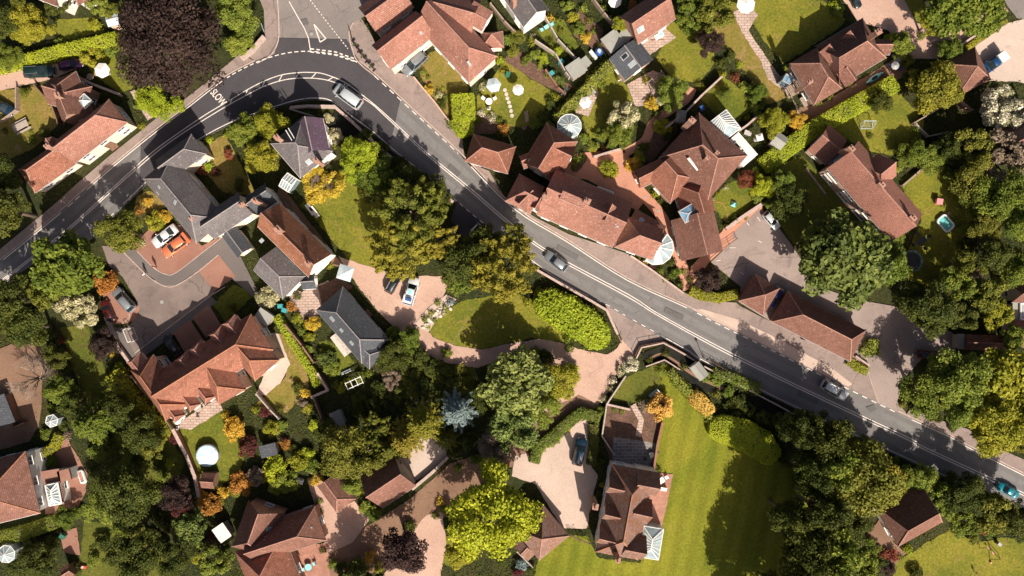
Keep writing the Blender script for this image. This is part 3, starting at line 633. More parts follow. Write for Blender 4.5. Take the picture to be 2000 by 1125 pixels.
patch('parking_forecourt', [(680, -20), (760, -20), (735, 20), (706, 36), (690, 45), (684, 20)], M['asphalt_worn'], 'over')
# pavements and forecourts
PAVE = [
    ('pavement', 'pave', off(NORTH[:11], 3) + [(470, 105), (440, 130), (405, 160), (360, 195), (310, 228), (268, 262), (214, 305), (150, 360), (112, 395), (0, 488), (-20, 505)][0:]),
    ('pavement', 'pave', [(530, -20), (541, 40), (541, 80), (526, 107), (500, 121), (488, 112), (505, 92), (518, 70), (516, 20), (500, -20)]),
    ('pavement', 'pave', [(702, 120), (690, 100), (682, 64), (692, 42), (706, 36), (768, 140), (808, 150), (826, 172), (848, 198), (885, 246), (902, 262), (908, 314), (955, 334), (984, 382), (1000, 396), (1048, 426), (1112, 458), (1200, 487), (1232, 498), (1268, 522), (1334, 570), (1365, 586), (1437, 591), (1444, 597), (1492, 622), (1505, 628), (1660, 706), (1690, 705)] + [(1712, 786), (1655, 757), (1580, 719), (1485, 671), (1408, 634), (1341, 599), (1224, 544), (1107, 469), (1000, 402), (895, 297), (801, 210), (732, 146)]),
    ('car_park', 'carpark', [(1388, 512), (1432, 470), (1432, 455), (1482, 408), (1500, 418), (1545, 478), (1600, 560), (1665, 584), (1745, 598), (1860, 650), (1868, 692), (1800, 700), (1764, 740), (1752, 784), (1775, 815), (1800, 828), (1751, 804), (1712, 786), (1690, 705), (1660, 706), (1505, 628), (1443, 590), (1446, 560)]),
    ('pavement', 'pave', [(1768, 812), (1860, 854), (2000, 927), (2040, 948), (2040, 915), (1960, 880), (1890, 838), (1810, 812), (1775, 800)]),
    ('lay_by_edge', 'gravel_pale', [(1352, 604), (1372, 604), (1440, 624), (1500, 652), (1570, 690), (1620, 716), (1664, 750), (1656, 755), (1580, 718), (1485, 670), (1408, 633)]),
    ('access', 'pave', [(1180, 594), (1221, 618), (1285, 654), (1296, 664), (1250, 676), (1240, 692), (1215, 664), (1205, 640), (1188, 610)]),
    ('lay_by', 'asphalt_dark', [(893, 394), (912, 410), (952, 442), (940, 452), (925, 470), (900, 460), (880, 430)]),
    ('corner_road', 'asphalt_worn', [(1950, -20), (2030, -20), (2030, 45), (1985, 36), (1966, 12)]),
    ('court', 'court', [(200, 480), (236, 482), (296, 545), (344, 557), (390, 530), (420, 572), (408, 580), (264, 690), (225, 655), (205, 640), (250, 640), (272, 612), (270, 590), (240, 540), (214, 520)]),
    ('court', 'court_path', [(264, 690), (412, 577), (425, 590), (270, 706), (250, 700), (205, 640), (240, 640)]),
    ('court_path', 'court_path', [(240, 488), (269, 488), (301, 523), (325, 536), (344, 533), (389, 499), (440, 459), (452, 470), (470, 500), (505, 570), (495, 580), (455, 545), (427, 498), (387, 530), (344, 557), (320, 557), (291, 538)]),
    ('brick_drive', 'bricky', [(269, 490), (301, 523), (325, 536), (344, 533), (389, 499), (432, 462), (395, 480), (352, 440), (300, 440), (262, 478)]),
    ('brick_drive', 'bricky', [(388, 529), (427, 497), (461, 540), (419, 569)]),
    ('brick_drive', 'bricky', [(340, 650), (372, 624), (398, 664), (362, 690)]),
    ('brick_drive', 'bricky', [(376, 620), (408, 594), (432, 634), (404, 660)]),
    ('brick_drive', 'bricky', [(205, 560), (225, 560), (240, 575), (275, 600), (265, 625), (245, 632), (212, 635), (200, 600)])]
for nm, mt, pts in PAVE: patch(nm, pts, M[mt], 'pave')
# kerb stones: one continuous low line each
def kerb(pts, wpx=2.2, h=.10, nm='kerb', mt='kerb'):
    m = MB()
    Q = [P(x, y) for x, y in pts]
    for a, b in zip(Q, Q[1:]):
        d = b - a; m.box(((a.x + b.x) / 2, (a.y + b.y) / 2, .15 + h / 2 - .05), (d.length + .02, wpx * S, h), math.atan2(d.y, d.x))
    o = m.build(nm, M[mt]); o['kind'] = 'structure'; return o
kerb(smooth_loop(off(NORTH[:11], 4.2), 3, False)); kerb(smooth_loop(off(NORTH[15:25], 4.2), 3, False)); kerb(smooth_loop(off(NORTH[27:], 4.2), 3, False))
kerb(smooth_loop([(541, -20), (545, 40), (544, 80), (530, 108), (503, 124)], 3, False)); kerb(smooth_loop([(690, 45), (682, 66), (690, 102), (702, 124), (734, 150)], 3, False))
kerb(smooth_loop([(240, 491), (291, 540), (320, 558), (344, 558), (387, 531), (427, 498)], 4, False), 1.6); kerb(smooth_loop([(269, 491), (301, 523), (325, 536), (344, 533), (389, 499), (436, 462)], 4, False), 1.4)
kerb([(264, 690), (411, 578), (440, 560)], 1.6); kerb([(205, 562), (226, 562), (252, 590), (254, 620), (240, 632)], 1.4)
kerb(smooth_loop([(1690, 706), (1700, 745), (1716, 786)], 4, False), 1.4)
# painted markings
mk = MB(); zm = level('mark')
A, B = smooth_loop(CU, 4, False), smooth_loop(CL, 4, False)
strips(mk, A, 1.7, zm); strips(mk, [p for p in B if not 745 < p[0] < 748], 1.7, zm + .002)
NS = smooth_loop(NORTH, 4, False); SS = smooth_loop(SOUTH, 4, False)
sel = lambda L, a, b: [p for p in L if a <= p[0] <= b]
for a, b, d in ((0, 130, None), (130, 165, (13, 7)), (165, 442, None), (442, 700, (8, 5)), (730, 905, (11, 9)), (905, 1345, None), (1345, 1770, (11, 9)), (1770, 2010, None)):
    strips(mk, sel(NS, a, b), 1.9 if d else 1.7, zm + .004, *(d or (None, None)))
for a, b, d in ((0, 70, (20, 16)), (70, 160, None), (160, 240, (9, 9)), (240, 880, None), (880, 960, (9, 8)), (960, 1160, None), (1160, 1230, (9, 10)), (1230, 1300, (9, 10)), (1300, 2010, None)):
    strips(mk, sel(SS, a, b), 1.6, zm + .006, *(d or (None, None)))
strips(mk, [(607, 96), (655, 102), (695, 116)], 2.4, zm + .008, 7, 4.5); strips(mk, [(607, 102), (655, 108), (698, 122)], 2.4, zm + .008, 7, 4.5)
strips(mk, [(565, 3), (584, 37), (595, 56), (603, 75), (607, 100)], 1.7, zm + .010)
strips(mk, [(606, 0), (640, 45), (666, 78), (680, 96)], 1.6, zm + .010, 4, 3)
for q in (((614, 48), (637, 76)), ((637, 76), (626, 83)), ((626, 83), (614, 48))): strips(mk, q, 2.2, zm + .012 + .001 * q[0][0] / 1000)
for a, b in (((513, 170), (518, 158)), ((545, 160), (552, 147)), ((577, 155), (584, 143)), ((608, 154), (618, 143)), ((642, 157), (652, 151)), ((672, 171), (684, 166)), ((700, 186), (712, 188)), ((480, 188), (484, 176)), ((450, 204), (454, 194)), ((726, 203), (734, 207))):
    strips(mk, (a, b), 1.8, zm + .016)
for a, b in (((1478, 424), (1484, 432)), ((1458, 435), (1462, 440)), ((1424, 484), (1436, 484)), ((1398, 510), (1406, 508)), ((1446, 532), (1452, 536)), ((1480, 470), (1487, 474))): strips(mk, (a, b), 1.2, zm + .018)
tag(mk.build('road_markings', M['white_line']), kind='structure')
fc = bpy.data.curves.new('slow_lettering', 'FONT'); fc.body = 'SLOW'; fc.align_x = 'CENTER'; fc.align_y = 'CENTER'; fc.extrude = 0; fc.offset = .012
fo = bpy.data.objects.new('slow_lettering', fc); COL.objects.link(fo); bpy.context.view_layer.update()
me = bpy.data.meshes.new_from_object(fo.evaluated_get(bpy.context.evaluated_depsgraph_get())); bpy.data.objects.remove(fo)
me.materials.clear(); me.materials.append(M['white_line']); so_ = bpy.data.objects.new('slow_lettering', me); link(so_); so_['kind'] = 'structure'
so_.location = P(427, 191) + Vector((0, 0, zm + .01)); so_.rotation_euler = (0, 0, R(-49)); so_.scale = (.92, 1.55, 1)
# drain covers set in the tarmac
for px, py, wd in ((1260, 385, 5), (1285, 412, 5), (317, 590, 7), (982, 146, 5), (609, 67, 7)):
    m = MB(); m.lathe([(wd * S / 2, 0), (wd * S / 2, .02)], 14); m.box((0, 0, .024), (wd * S * .6, .03, .01)); m.box((0, 0, .0236), (.03, wd * S * .6, .01))
    o = m.build('drain_cover', M['grey']); o.location = P(px, py) + Vector((0, 0, .2)); o['kind'] = 'structure'
# ------------------------------------------------------------------ buildings
def win_mesh(wd, ht, cols, fm):
    m = MB(); t = .07
    for x in (-wd / 2, wd / 2): m.box((x, 0, 0), (t, .1, ht + t))
    for z in (-ht / 2, ht / 2): m.box((0, 0.004, z), (wd - t, .1, t))
    for k in range(1, cols): m.box((-wd / 2 + wd * k / cols, 0.002, 0), (.045, .08, ht - t))
    m.box((0, .006, ht * .18), (wd - t, .075, .04)); m.box((0, .06, -ht / 2 - .06), (wd + .2, .16, .06))
    o = m.build('window', fm); a = o.data; bpy.data.objects.remove(o)
    p = MB(); p.box((0, -.01, 0), (wd - t, .03, ht - t)); o = p.build('pane', M['glass']); b = o.data; bpy.data.objects.remove(o); return a, b
WIN = {'white': win_mesh(1.15, 1.05, 2, M['white']), 'wide': win_mesh(1.9, 1.1, 3, M['white']), 'small': win_mesh(.7, .8, 1, M['white'])}
def door_mesh():
    m = MB(); m.box((0, 0, 1.02), (.92, .08, 2.04)); m.box((0, .02, 2.1), (1.1, .12, .12)); m.box((-.51, .02, 1.02), (.1, .12, 2.04)); m.box((.51, .02, 1.02), (.1, .12, 2.04)); m.box((0, .25, .06), (1.2, .5, .12))
    o = m.build('door', M['wood_brown']); a = o.data; bpy.data.objects.remove(o)
    p = MB(); p.ball((.33, .08, 1.0), .04); o = p.build('handle', M['metal']); b = o.data; bpy.data.objects.remove(o); return a, b
DOOR = door_mesh()
def put_pair(nm, sub, pair, root, loc, rz):
    a = bpy.data.objects.new(nm, pair[0]); link(a, root); a.location = loc; a.rotation_euler = (0, 0, rz)
    b = bpy.data.objects.new(sub, pair[1]); link(b, a); return a
class Wing:
    """a rectangular range of a building: axis from A to B (pixels of the middle of each eaves end), width in pixels, eaves height, rise of the roof"""
    def __init__(s, ax, ay, bx, by, wpx, ze, rise, ends='gg', oh=.28, base=0.0, hip=1.0):
        rise = rise * 1.35 if rise > 1.9 else rise; s.ze, s.zr, s.ends, s.oh, s.base = ze, ze + rise, ends, oh, base
        s.A, s.B = P(ax, ay, ze), P(bx, by, ze); s.d = (s.B - s.A).normalized(); s.n = Vector((-s.d.y, s.d.x, 0)); s.L = (s.B - s.A).length
        s.hw = wpx * S * (H - ze) / H / 2; hr = s.hw * hip; s.slope = rise / s.hw if s.hw else 0
        s.ra = s.A + s.d * (min(hr, s.L * .49) if ends[0] == 'h' else 0); s.rb = s.B - s.d * (min(hr, s.L * .49) if ends[1] == 'h' else 0)
        if ends[0] == 'h' and ends[1] == 'h' and s.L < 2 * hr: s.ra = s.A.lerp(s.B, .495); s.rb = s.A.lerp(s.B, .505)
        s.ra = Vector((s.ra.x, s.ra.y, s.zr)); s.rb = Vector((s.rb.x, s.rb.y, s.zr)); n = s.n * s.hw
        s.a0, s.a1, s.b0, s.b1 = s.A + n, s.A - n, s.B + n, s.B - n
    def top(s):
        v = [s.a0, s.a1, s.b0, s.b1, s.ra, s.rb]
        if s.ends == 'ff': return [s.a0, s.a1, s.b0, s.b1], [(1, 3, 2, 0)]
        f = [(0, 4, 5, 2), (3, 5, 4, 1)]
        if s.ends[0] == 'h': f.append((1, 4, 0))
        if s.ends[1] == 'h': f.append((2, 5, 3))
        return v, f
    def roof(s, m, th=.14):
        v, f = s.top(); N = len(v); f2 = []
        for q in f:
            a, b, c = (v[i] for i in q[:3]); f2.append(q if (b - a).cross(c - a).z > 0 else q[::-1])
        e = {}
        for q in f2:
            for i in range(len(q)): e[(q[i], q[(i + 1) % len(q)])] = 1
        sk = [(b, a, a + N, b + N) for (a, b) in e if (b, a) not in e]
        m.add(v + [p - Vector((0, 0, th)) for p in v], f2 + [tuple(i + N for i in reversed(q)) for q in f2] + sk)
    def ridges(s, m, r=.075):
        if s.ends == 'ff': return
        m.tube(s.ra, s.rb, r, r, 6)
        if s.ends[0] == 'h': m.tube(s.a0, s.ra, r, r, 6); m.tube(s.a1, s.ra, r, r, 6)
        if s.ends[1] == 'h': m.tube(s.b0, s.rb, r, r, 6); m.tube(s.b1, s.rb, r, r, 6)
    def walls(s, m):
        o = min(s.oh, s.hw * .3); n = s.n * (s.hw - o); A, B = s.A + s.d * o, s.B - s.d * o; zt = s.ze + (s.slope * o if s.ends != 'ff' else 0) - .12
        q = [A + n, A - n, B - n, B + n]; m.prism([(p.x, p.y) for p in q], s.base, zt)
        for c, e, sg in ((A, s.ends[0], 1), (B, s.ends[1], -1)):
            if e == 'g':
                t = s.d * sg * .12; hp = c; zp = s.zr - .17; l, r_ = c + n, c - n
                vs = [(l.x, l.y, zt - .02), (r_.x, r_.y, zt - .02), (hp.x, hp.y, zp)]; vs += [(x + t.x, y + t.y, z) for x, y, z in vs]
                m.add(vs, [(0, 2, 1), (3, 4, 5), (0, 1, 4, 3), (1, 2, 5, 4), (2, 0, 3, 5)])
    def inside(s, p, mar=.0):
        d = p - s.A; u = d.dot(s.d); v = d.dot(s.n); return mar < u < s.L - mar and abs(v) < s.hw - mar
def uv_roof(co, n):
    if abs(n.z) > .999 or abs(n.z) < .02: return (co.x, co.y)
    u = Vector((-n.y, n.x, 0)).normalized(); v = n.cross(u); return (co.dot(u), co.dot(v))
class House:
    def __init__(s, name, label, cat, wings, roof, wall, ridge=None, win='white', windows=True, door=True, group='houses of the village', lmk=None, chim=(), sky=(), roofs=None, gutter=True):
        s.w = [Wing(*w) if not isinstance(w, Wing) else w for w in wings]; c = sum((w.A + w.B for w in s.w[:1]), Vector()) / 2; s.base = Vector((c.x, c.y, 0))
        s.o = empty(name, s.base); tag(s.o, label, cat, group); USED[label] = 1; s.T = Matrix.Translation(-s.base)
        vv, ff = [], []
        for i, w in enumerate(s.w):
            mt = (roofs or {}).get(i, roof); m = MB(); rd = MB(); w.roof(m); w.ridges(rd)
            ro = s.mesh('roof', m, M[mt], s.o, uv_roof)
            if rd.v: s.mesh('ridge_tiles', rd, M[ridge or ('ridge_grey' if 'slate' in mt or 'dark' in mt or 'purple' in mt else 'ridge_clay')], ro)
            k = len(vv); vv += m.v; ff += [tuple(i + k for i in f) for f in m.f]
        s.bvh = BVHTree.FromPolygons([Vector(v) for v in vv], ff)
        m = MB(); g = MB()
        for w in s.w:
            w.walls(m)
            if gutter and w.ends != 'ff':
                for a, b in ((w.a0, w.b0), (w.a1, w.b1)): g.tube(a - Vector((0, 0, .16)), b - Vector((0, 0, .16)), .05, .05, 5)
        s.mesh('wall', m, M[wall], s.o)
        if g.v: s.mesh('gutter', g, M['white' if wall in ('wall_white',) else 'grey'], s.o)
        if windows: s.windows(win, door)
        for q in chim: s.chimney(*q)
        for q in sky: s.skylight(*q)
        if lmk: LMK(*lmk)
    def mesh(s, nm, m, mt, par, uv=None):
        wv = m.v; m.v = [(a - s.base.x, b - s.base.y, c - s.base.z) for a, b, c in wv]; m.uv = uv
        o = m.build(nm, mt, par); m.v = wv; return o
    def windows(s, kind, door):
        done = not door
        for w in s.w:
            o = min(w.oh, w.hw * .3); rows = [(.55 + w.ze - 1.6, 'up')] if w.ze > 4.0 else []
            rows.append((1.45 if w.ze > 2.5 else 1.25, 'g'))
            for c0, dr, L, nn, off_ in ((w.A, w.d, w.L, w.n, w.hw - o), (w.B, -w.d, w.L, -w.n, w.hw - o), (w.A + w.n * w.hw, -w.n, 2 * w.hw, -w.d, -o), (w.B - w.n * w.hw, w.n, 2 * w.hw, w.d, -o)):
                k = max(1, int((L - .8) / 2.6))
                if L < 1.8: continue
                for z, r in rows:
                    for i in range(k):
                        p = c0 + dr * (L * (i + .5) / k) + nn * (off_ + .03); q = Vector((p.x, p.y, 0)) + nn * .25
                        if any(x is not w and x.inside(q) and x.ze > z - .6 for x in s.w): continue
                        l = Vector((p.x - s.base.x, p.y - s.base.y, z)); rz = math.atan2(nn.y, nn.x) - math.pi / 2
                        if not done and r == 'g' and i == k // 2: put_pair('door', 'handle', DOOR, s.o, Vector((l.x, l.y, 0)), rz); done = True
                        else: put_pair('window', 'pane', WIN[kind if L > 4 else 'small'], s.o, l, rz)
    def hit(s, px, py):
        c = Vector((0, 0, H)); d = (P(px, py, 0) - c).normalized(); h = s.bvh.ray_cast(c, d)
        return (h[0], h[1]) if h[0] is not None else (P(px, py, s.w[0].ze), Vector((0, 0, 1)))
    def chimney(s, px, py, a=.75, b=.5, h=1.3, pots=2, mt='wall_brick', ang=None):
        p, n = s.hit(px, py); zt = s.w[0].zr + h * .6; q = P(px, py, zt); m = MB(); rz = ang if ang is not None else math.atan2(s.w[0].d.y, s.w[0].d.x)
        z0 = max(0, min(p.z, s.w[0].ze) - .6); m.box((q.x, q.y, (z0 + zt) / 2), (a, b, zt - z0), rz); m.box((q.x, q.y, zt + .03), (a + .14, b + .14, .12), rz)
        c = s.mesh('chimney', m, M[mt], s.o); m = MB()
        for k in range(pots):
            t = (k - (pots - 1) / 2) * .36; m.lathe([(.12, 0), (.1, .38), (.13, .42), (.13, .46), (.08, .46)], 10, (q.x + math.cos(rz) * t, q.y + math.sin(rz) * t, zt + .09))
        s.mesh('chimney_pot', m, M['ridge_clay'], c)
    def skylight(s, px, py, a=.8, b=1.0, glass='skyglass'):
        p, n = s.hit(px, py); n = n if n.z > 0 else -n; u = Vector((-n.y, n.x, 0)); u = u.normalized() if u.length > .01 else s.w[0].d; v = n.cross(u)
        for nm, sc, h0, h1, mt in (('skylight', 1.0, -.05, .07, 'lead'), ('pane', .78, .0, .085, glass)):
            vs = []
            for h in (h0, h1):
                for x, y in ((-1, -1), (1, -1), (1, 1), (-1, 1)): vs.append(p + u * (x * a / 2 * sc) + v * (y * b / 2 * sc) + n * h)
            m = MB(); m.add(vs, [(3, 2, 1, 0), (4, 5, 6, 7), (0, 1, 5, 4), (1, 2, 6, 5), (2, 3, 7, 6), (3, 0, 4, 7)])
            par = s.mesh(nm, m, M[mt], s.o if nm == 'skylight' else par)
    def dormer(s, px, py, tx, ty, wpx, ze, rise, roof, wall='wall_pink', end='h', win=True, nm='dormer', base=None):
        """a small cross roof: front eaves at px, py, running back to tx, ty in the main slope"""
        w = Wing(tx, ty, px, py, wpx, ze, rise, 'g' + end, .1, base if base is not None else ze - 1.3, .55); m = MB(); w.roof(m, .1); o = s.mesh(nm, m, M[roof], s.o, uv_roof)
        m = MB(); w.ridges(m, .08); s.mesh('ridge_tiles', m, M['ridge_clay'], o); m = MB(); w.walls(m); s.mesh('cheek_wall', m, M[wall], o)
        if win:
            q = w.B + w.d * -.06; a = bpy.data.objects.new('window', WIN['small'][0]); link(a, o); a.location = Vector((q.x, q.y, ze - .45)) - s.base; a.rotation_euler = (0, 0, math.atan2(w.d.y, w.d.x) - math.pi / 2)
        return w
    def glazed(s, ax, ay, bx, by, wpx, ze, rise, ends, nb=6, nm='conservatory', base=0.0, bar=.05, glass='skyglass', frame='white'):
        w = Wing(ax, ay, bx, by, wpx, ze, rise, ends, .05, base); m = MB(); w.roof(m, .05); o = s.mesh(nm, m, M[glass], s.o); m = MB()
        if rise: w.ridges(m, bar * 1.5)
        for k in range(nb + 1):
            t = k / nb; e0, e1 = w.a0.lerp(w.b0, t), w.a1.lerp(w.b1, t); r_ = w.ra.lerp(w.rb, min(1, max(0, t))) if rise else (e0 + e1) / 2
            u = Vector((0, 0, .03)); m.tube(e0 + u, r_ + u, bar, bar, 4); m.tube(e1 + u, r_ + u, bar, bar, 4)
        for a, b in ((w.a0, w.b0), (w.b0, w.b1), (w.b1, w.a1), (w.a1, w.a0)): m.tube(a, b, bar * 1.8, bar * 1.8, 4)
        for p in (w.a0, w.b0, w.b1, w.a1): m.tube((p.x, p.y, base), p, bar * 1.6, bar * 1.6, 4)
        s.mesh('glazing_bars', m, M[frame], o); m = MB(); w.walls(m); s.mesh('glass_walls', m, M[glass], o); return o
def simple_shed(name, label, cat, ax, ay, bx, by, wpx, ze, rise, ends, roof, wall, group='sheds and garages in the gardens', lmk=None, sky=()):
    return House(name, label, cat, [(ax, ay, bx, by, wpx, ze, rise, ends, .15)], roof, wall, windows=False, group=group, lmk=lmk, sky=sky, gutter=False, ridge='ridge_grey' if roof in ('flatroof', 'flatwhite', 'paleblue') else None)

h = House('long_cottage', 'long pink tiled cottage with cream walls beside the road opposite the copper beech', 'house',
    [(231, 216, 128, 296, 58, 4.3, 2.5, 'hg'), (133, 296, 52, 354, 56, 2.8, 2.3, 'gh')], 'roof_pink', 'wall_cream', roofs={1: 'roof_red'}, lmk=(160, 270, 'the long roadside cottage'), chim=[(92, 285, .6, .6)])
h.dormer(95, 272, 112, 296, 20, 3.0, .9, 'roof_pink', 'wall_cream', 'g', base=0)
h = House('tiled_cottage', 'brown tiled cottage with crossing ridges and a glazed roof lantern at its side', 'house',
    [(120, 150, 152, 232, 60, 3.6, 2.4, 'hg'), (100, 176, 172, 196, 56, 3.4, 2.0, 'gh')], 'roof_brown', 'wall_brick', lmk=(135, 195, 'the cross ridged cottage'), chim=[(112, 186, .6, .6)])
h.glazed(158, 205, 172, 190, 22, 4.4, .6, 'hh', 4, 'roof_lantern', 3.9, .04)
h = House('white_house', 'white walled house cut off by the top edge above the flower garden', 'house',
    [(60, -40, 125, -14, 60, 5.0, 2.8, 'gg'), (150, -30, 168, 2, 36, 3.2, 2.0, 'gh')], 'roof_brown', 'wall_white', lmk=(150, 10, 'the white house at the top edge'))
h = House('village_inn', 'big pink tiled building with four crossing roofs by the road junction', 'house',
    [(718, 40, 790, -12, 62, 4.6, 1.9, 'gg'), (744, 112, 830, 45, 60, 4.6, 2.5, 'gg'), (838, 20, 944, 136, 76, 4.4, 3.0, 'gh'), (850, 18, 930, 40, 90, 4.2, 2.4, 'gg'), (960, 62, 962, 94, 44, 3.0, 2.2, 'hh')],
    'roof_pink', 'wall_cream', lmk=(850, 80, 'the big inn'), chim=[(884, 62, .9, .9)], sky=[(822, 64, .35, .5), (916, 124, .3, 1.1)])
h.dormer(952, 42, 915, 20, 44, 5.8, .5, 'roof_pink', 'wall_white', 'g', base=4)
h = House('slate_house', 'grey slate house with a white end wall at the top edge', 'house', [(990, -46, 1047, 36, 60, 4.8, 2.2, 'gg')], 'roof_slate', 'wall_white', lmk=(1025, 20, 'the grey slate house at the top'), chim=[(1003, -4, .8, .6)])
h = House('brick_cottage', 'pink tiled brick cottage with one white skylight above the slate annexe', 'house', [(1228, 60, 1302, 10, 64, 3.8, 2.4, 'gg')], 'roof_pink', 'wall_brick', lmk=(1265, 40, 'the brick cottage'), sky=[(1251, 57, 1.1, 1.1)])
h = House('slate_annexe', 'blue grey slate annexe with two skylights behind the brick cottage', 'outbuilding', [(1217, 94, 1249, 137, 68, 2.7, 1.5, 'gg', .2)], 'roof_dark', 'wall_pink', windows=True, group='sheds and garages in the gardens', lmk=(1236, 115, 'the slate annexe'), sky=[(1220, 110, .75, 1.15, 'glass'), (1235, 125, .75, 1.15)])
simple_shed('flat_roofed_extension', 'grey felt flat roofed extension between the brick cottage and the slate annexe', 'outbuilding', 1187, 66, 1208, 94, 36, 2.6, 0, 'ff', 'flatroof', 'wall_brick')
simple_shed('flat_roofed_annexe', 'small flat grey roof touching the brick cottage end wall', 'outbuilding', 1212, 62, 1232, 76, 22, 2.4, 0, 'ff', 'flatroof', 'wall_brick')
simple_shed('garden_shed', 'flat grey roofed garden shed left of the slate annexe', 'shed', 1117, 121, 1134, 146, 34, 2.3, 0, 'ff', 'flatroof', 'wood_grey', lmk=(1125, 133, 'the flat grey shed'))
simple_shed('shed_lean_to', 'little lean-to shed against the flat grey garden shed', 'shed', 1138, 113, 1150, 128, 16, 2.0, 0, 'ff', 'flatroof', 'wood_grey')
h = House('large_bungalow', 'long brown tiled bungalow with small triangular gablets beside the pink gravel drive', 'house',
    [(1616, 129, 1708, 74, 90, 2.9, 3.3, 'gh'), (1569, 108, 1617, 189, 64, 2.9, 2.6, 'hh'), (1690, 92, 1738, 92, 30, 2.6, 1.4, 'gg')], 'roof_brown', 'wall_pink', lmk=(1640, 130, 'the long bungalow'), chim=[(1716, 62, .7, .7), (1582, 160, .6, .5)])
for a in ((1612, 92, 1632, 116), (1652, 66, 1672, 90), (1664, 162, 1646, 136)): h.dormer(a[0], a[1], a[2], a[3], 30, 4.2, 1.5, 'roof_pink', 'roof_brown', 'g', False, 'gablet', 3.4)
h.glazed(1532, 150, 1546, 158, 14, 2.6, 0, 'ff', 2, 'glass_porch', 0, .06, 'blueglass', 'grey')
House('hipped_garage', 'hipped pink and brown tiled garage beside the concrete drive', 'garage', [(1871, 108, 1903, 172, 74, 2.6, 2.3, 'hh')], 'roof_brown', 'wall_brick', windows=False, group='sheds and garages in the gardens', lmk=(1890, 150, 'the hipped garage'))
House('corner_house', 'pinkish tiled house cut off by the edge below the white blossom tree', 'house', [(1948, 292, 2040, 246, 66, 3.4, 2.6, 'gg')], 'roof_mossy', 'wall_brick', lmk=(1975, 270, 'the roof below the white blossom tree'))
h = House('modern_house', 'long smooth red brown roofed house with three chimneys beside the paddling pool', 'house',
    [(1646, 302, 1771, 445, 82, 4.9, 2.2, 'gg'), (1598, 268, 1634, 298, 64, 2.5, 1.8, 'gg')], 'roof_plain', 'wall_pink', lmk=(1700, 380, 'the smooth roofed house'), chim=[(1664, 290, .8, .5), (1723, 360, .8, .5), (1784, 425, .8, .5)], win='wide')
h.dormer(1733, 322, 1704, 346, 56, 4.9, 2.2, 'roof_plain', 'wall_pink', 'g', True, 'side_gable', 0)
h = House('courtyard_house', 'large brown hipped house with a white conservatory beside the brick path', 'house',
    [(1326, 264, 1421, 348, 118, 4.4, 3.4, 'hh', .28, 0, .75), (1290, 322, 1336, 374, 72, 3.4, 2.8, 'gh'), (1346, 350, 1366, 420, 66, 3.2, 2.4, 'hg'), (1352, 420, 1372, 500, 84, 2.9, 2.5, 'gg'), (1244, 352, 1306, 322, 36, 2.8, 1.9, 'gg')], 'roof_red', 'wall_brick',
    roofs={0: 'roof_brown', 3: 'roof_brown'}, lmk=(1350, 300, 'the courtyard house'), chim=[(1352, 235, .8, .6), (1382, 308, .4, .4), (1401, 298, .35, .35)])
m = MB(); a_, b_ = P(1344, 308, 7.2), P(1390, 366, 4.9); m.tube(a_, b_, .2, .16, 4); h.mesh('lead_valley', m, M['flatwhite'], h.o)
h.glazed(1400, 228, 1428, 264, 46, 2.9, 1.2, 'gh', 7)
w_ = Wing(1428, 270, 1466, 314, 38, 2.9, 0, 'ff', .1); m = MB(); w_.roof(m, .2); h.mesh('flat_roof', m, M['flatwhite'], h.o); m = MB(); w_.walls(m); h.mesh('extension_wall', m, M['wall_white'], h.o)
for px, py in ((1438, 286), (1453, 303)):
    m = MB(); c = P(px, py, 3.0); m.box((c.x, c.y, 3.0), (1.2, .9, .5), R(-49), taper=.8); rl = h.mesh('roof_light', m, M['white'], h.o); m = MB(); m.box((c.x, c.y, 3.26), (.8, .6, .03), R(-49)); h.mesh('pane', m, M['glass'], rl)
h.glazed(1332, 424, 1366, 404, 26, 5.0, .35, 'hh', 2, 'glazed_link', 4.6, .05, 'blueglass', 'lead')
h = House('long_inn', 'long pink roofed roadside building with a white half octagon conservatory at its end', 'house',
    [(1066, 374, 1216, 440, 96, 4.6, 3.4, 'gg'), (1212, 452, 1284, 478, 64, 4.4, 2.8, 'hg'), (1000, 366, 1050, 392, 60, 4.0, 2.4, 'hg'), (1098, 258, 1050, 336, 70, 4.0, 2.9, 'hg'), (1018, 318, 1044, 308, 26, 3.0, 1.6, 'gg'), (1230, 428, 1290, 462, 46, 3.2, 1.4, 'gg')],
    'roof_pink', 'wall_cream', roofs={5: 'roof_brown', 3: 'roof_red'}, lmk=(1140, 420, 'the long inn'), chim=[(1066, 382, .7, .55), (1147, 393, .8, .7)], sky=[(1253, 430, .7, .8, 'blueglass'), (1206, 442, .35, .35), (1034, 312, .4, .4)])
h.dormer(1014, 402, 1040, 376, 38, 4.0, 2.2, 'roof_brown', 'wall_cream', 'g', True, 'front_gable', 0)
h.dormer(1044, 410, 1062, 380, 34, 4.2, 2.1, 'roof_brown', 'wall_cream', 'g', True, 'front_gable', 0)
h.dormer(1114, 312, 1072, 292, 54, 4.0, 2.3, 'roof_red', 'wall_cream', 'g', True, 'side_gable', 0)
h.dormer(1194, 400, 1180, 432, 22, 7.6, 1.4, 'roof_pink', 'roof_pink', 'g', False, 'gablet', 5.6)
w_ = Wing(1096, 380, 1143, 400, 17, 9.25, 0, 'ff', .05, 6.5); m = MB(); w_.roof(m, .2); d_ = h.mesh('dormer', m, M['roof_pink'], h.o, uv_roof); m = MB(); w_.walls(m); h.mesh('dormer_glazing', m, M['white'], d_)
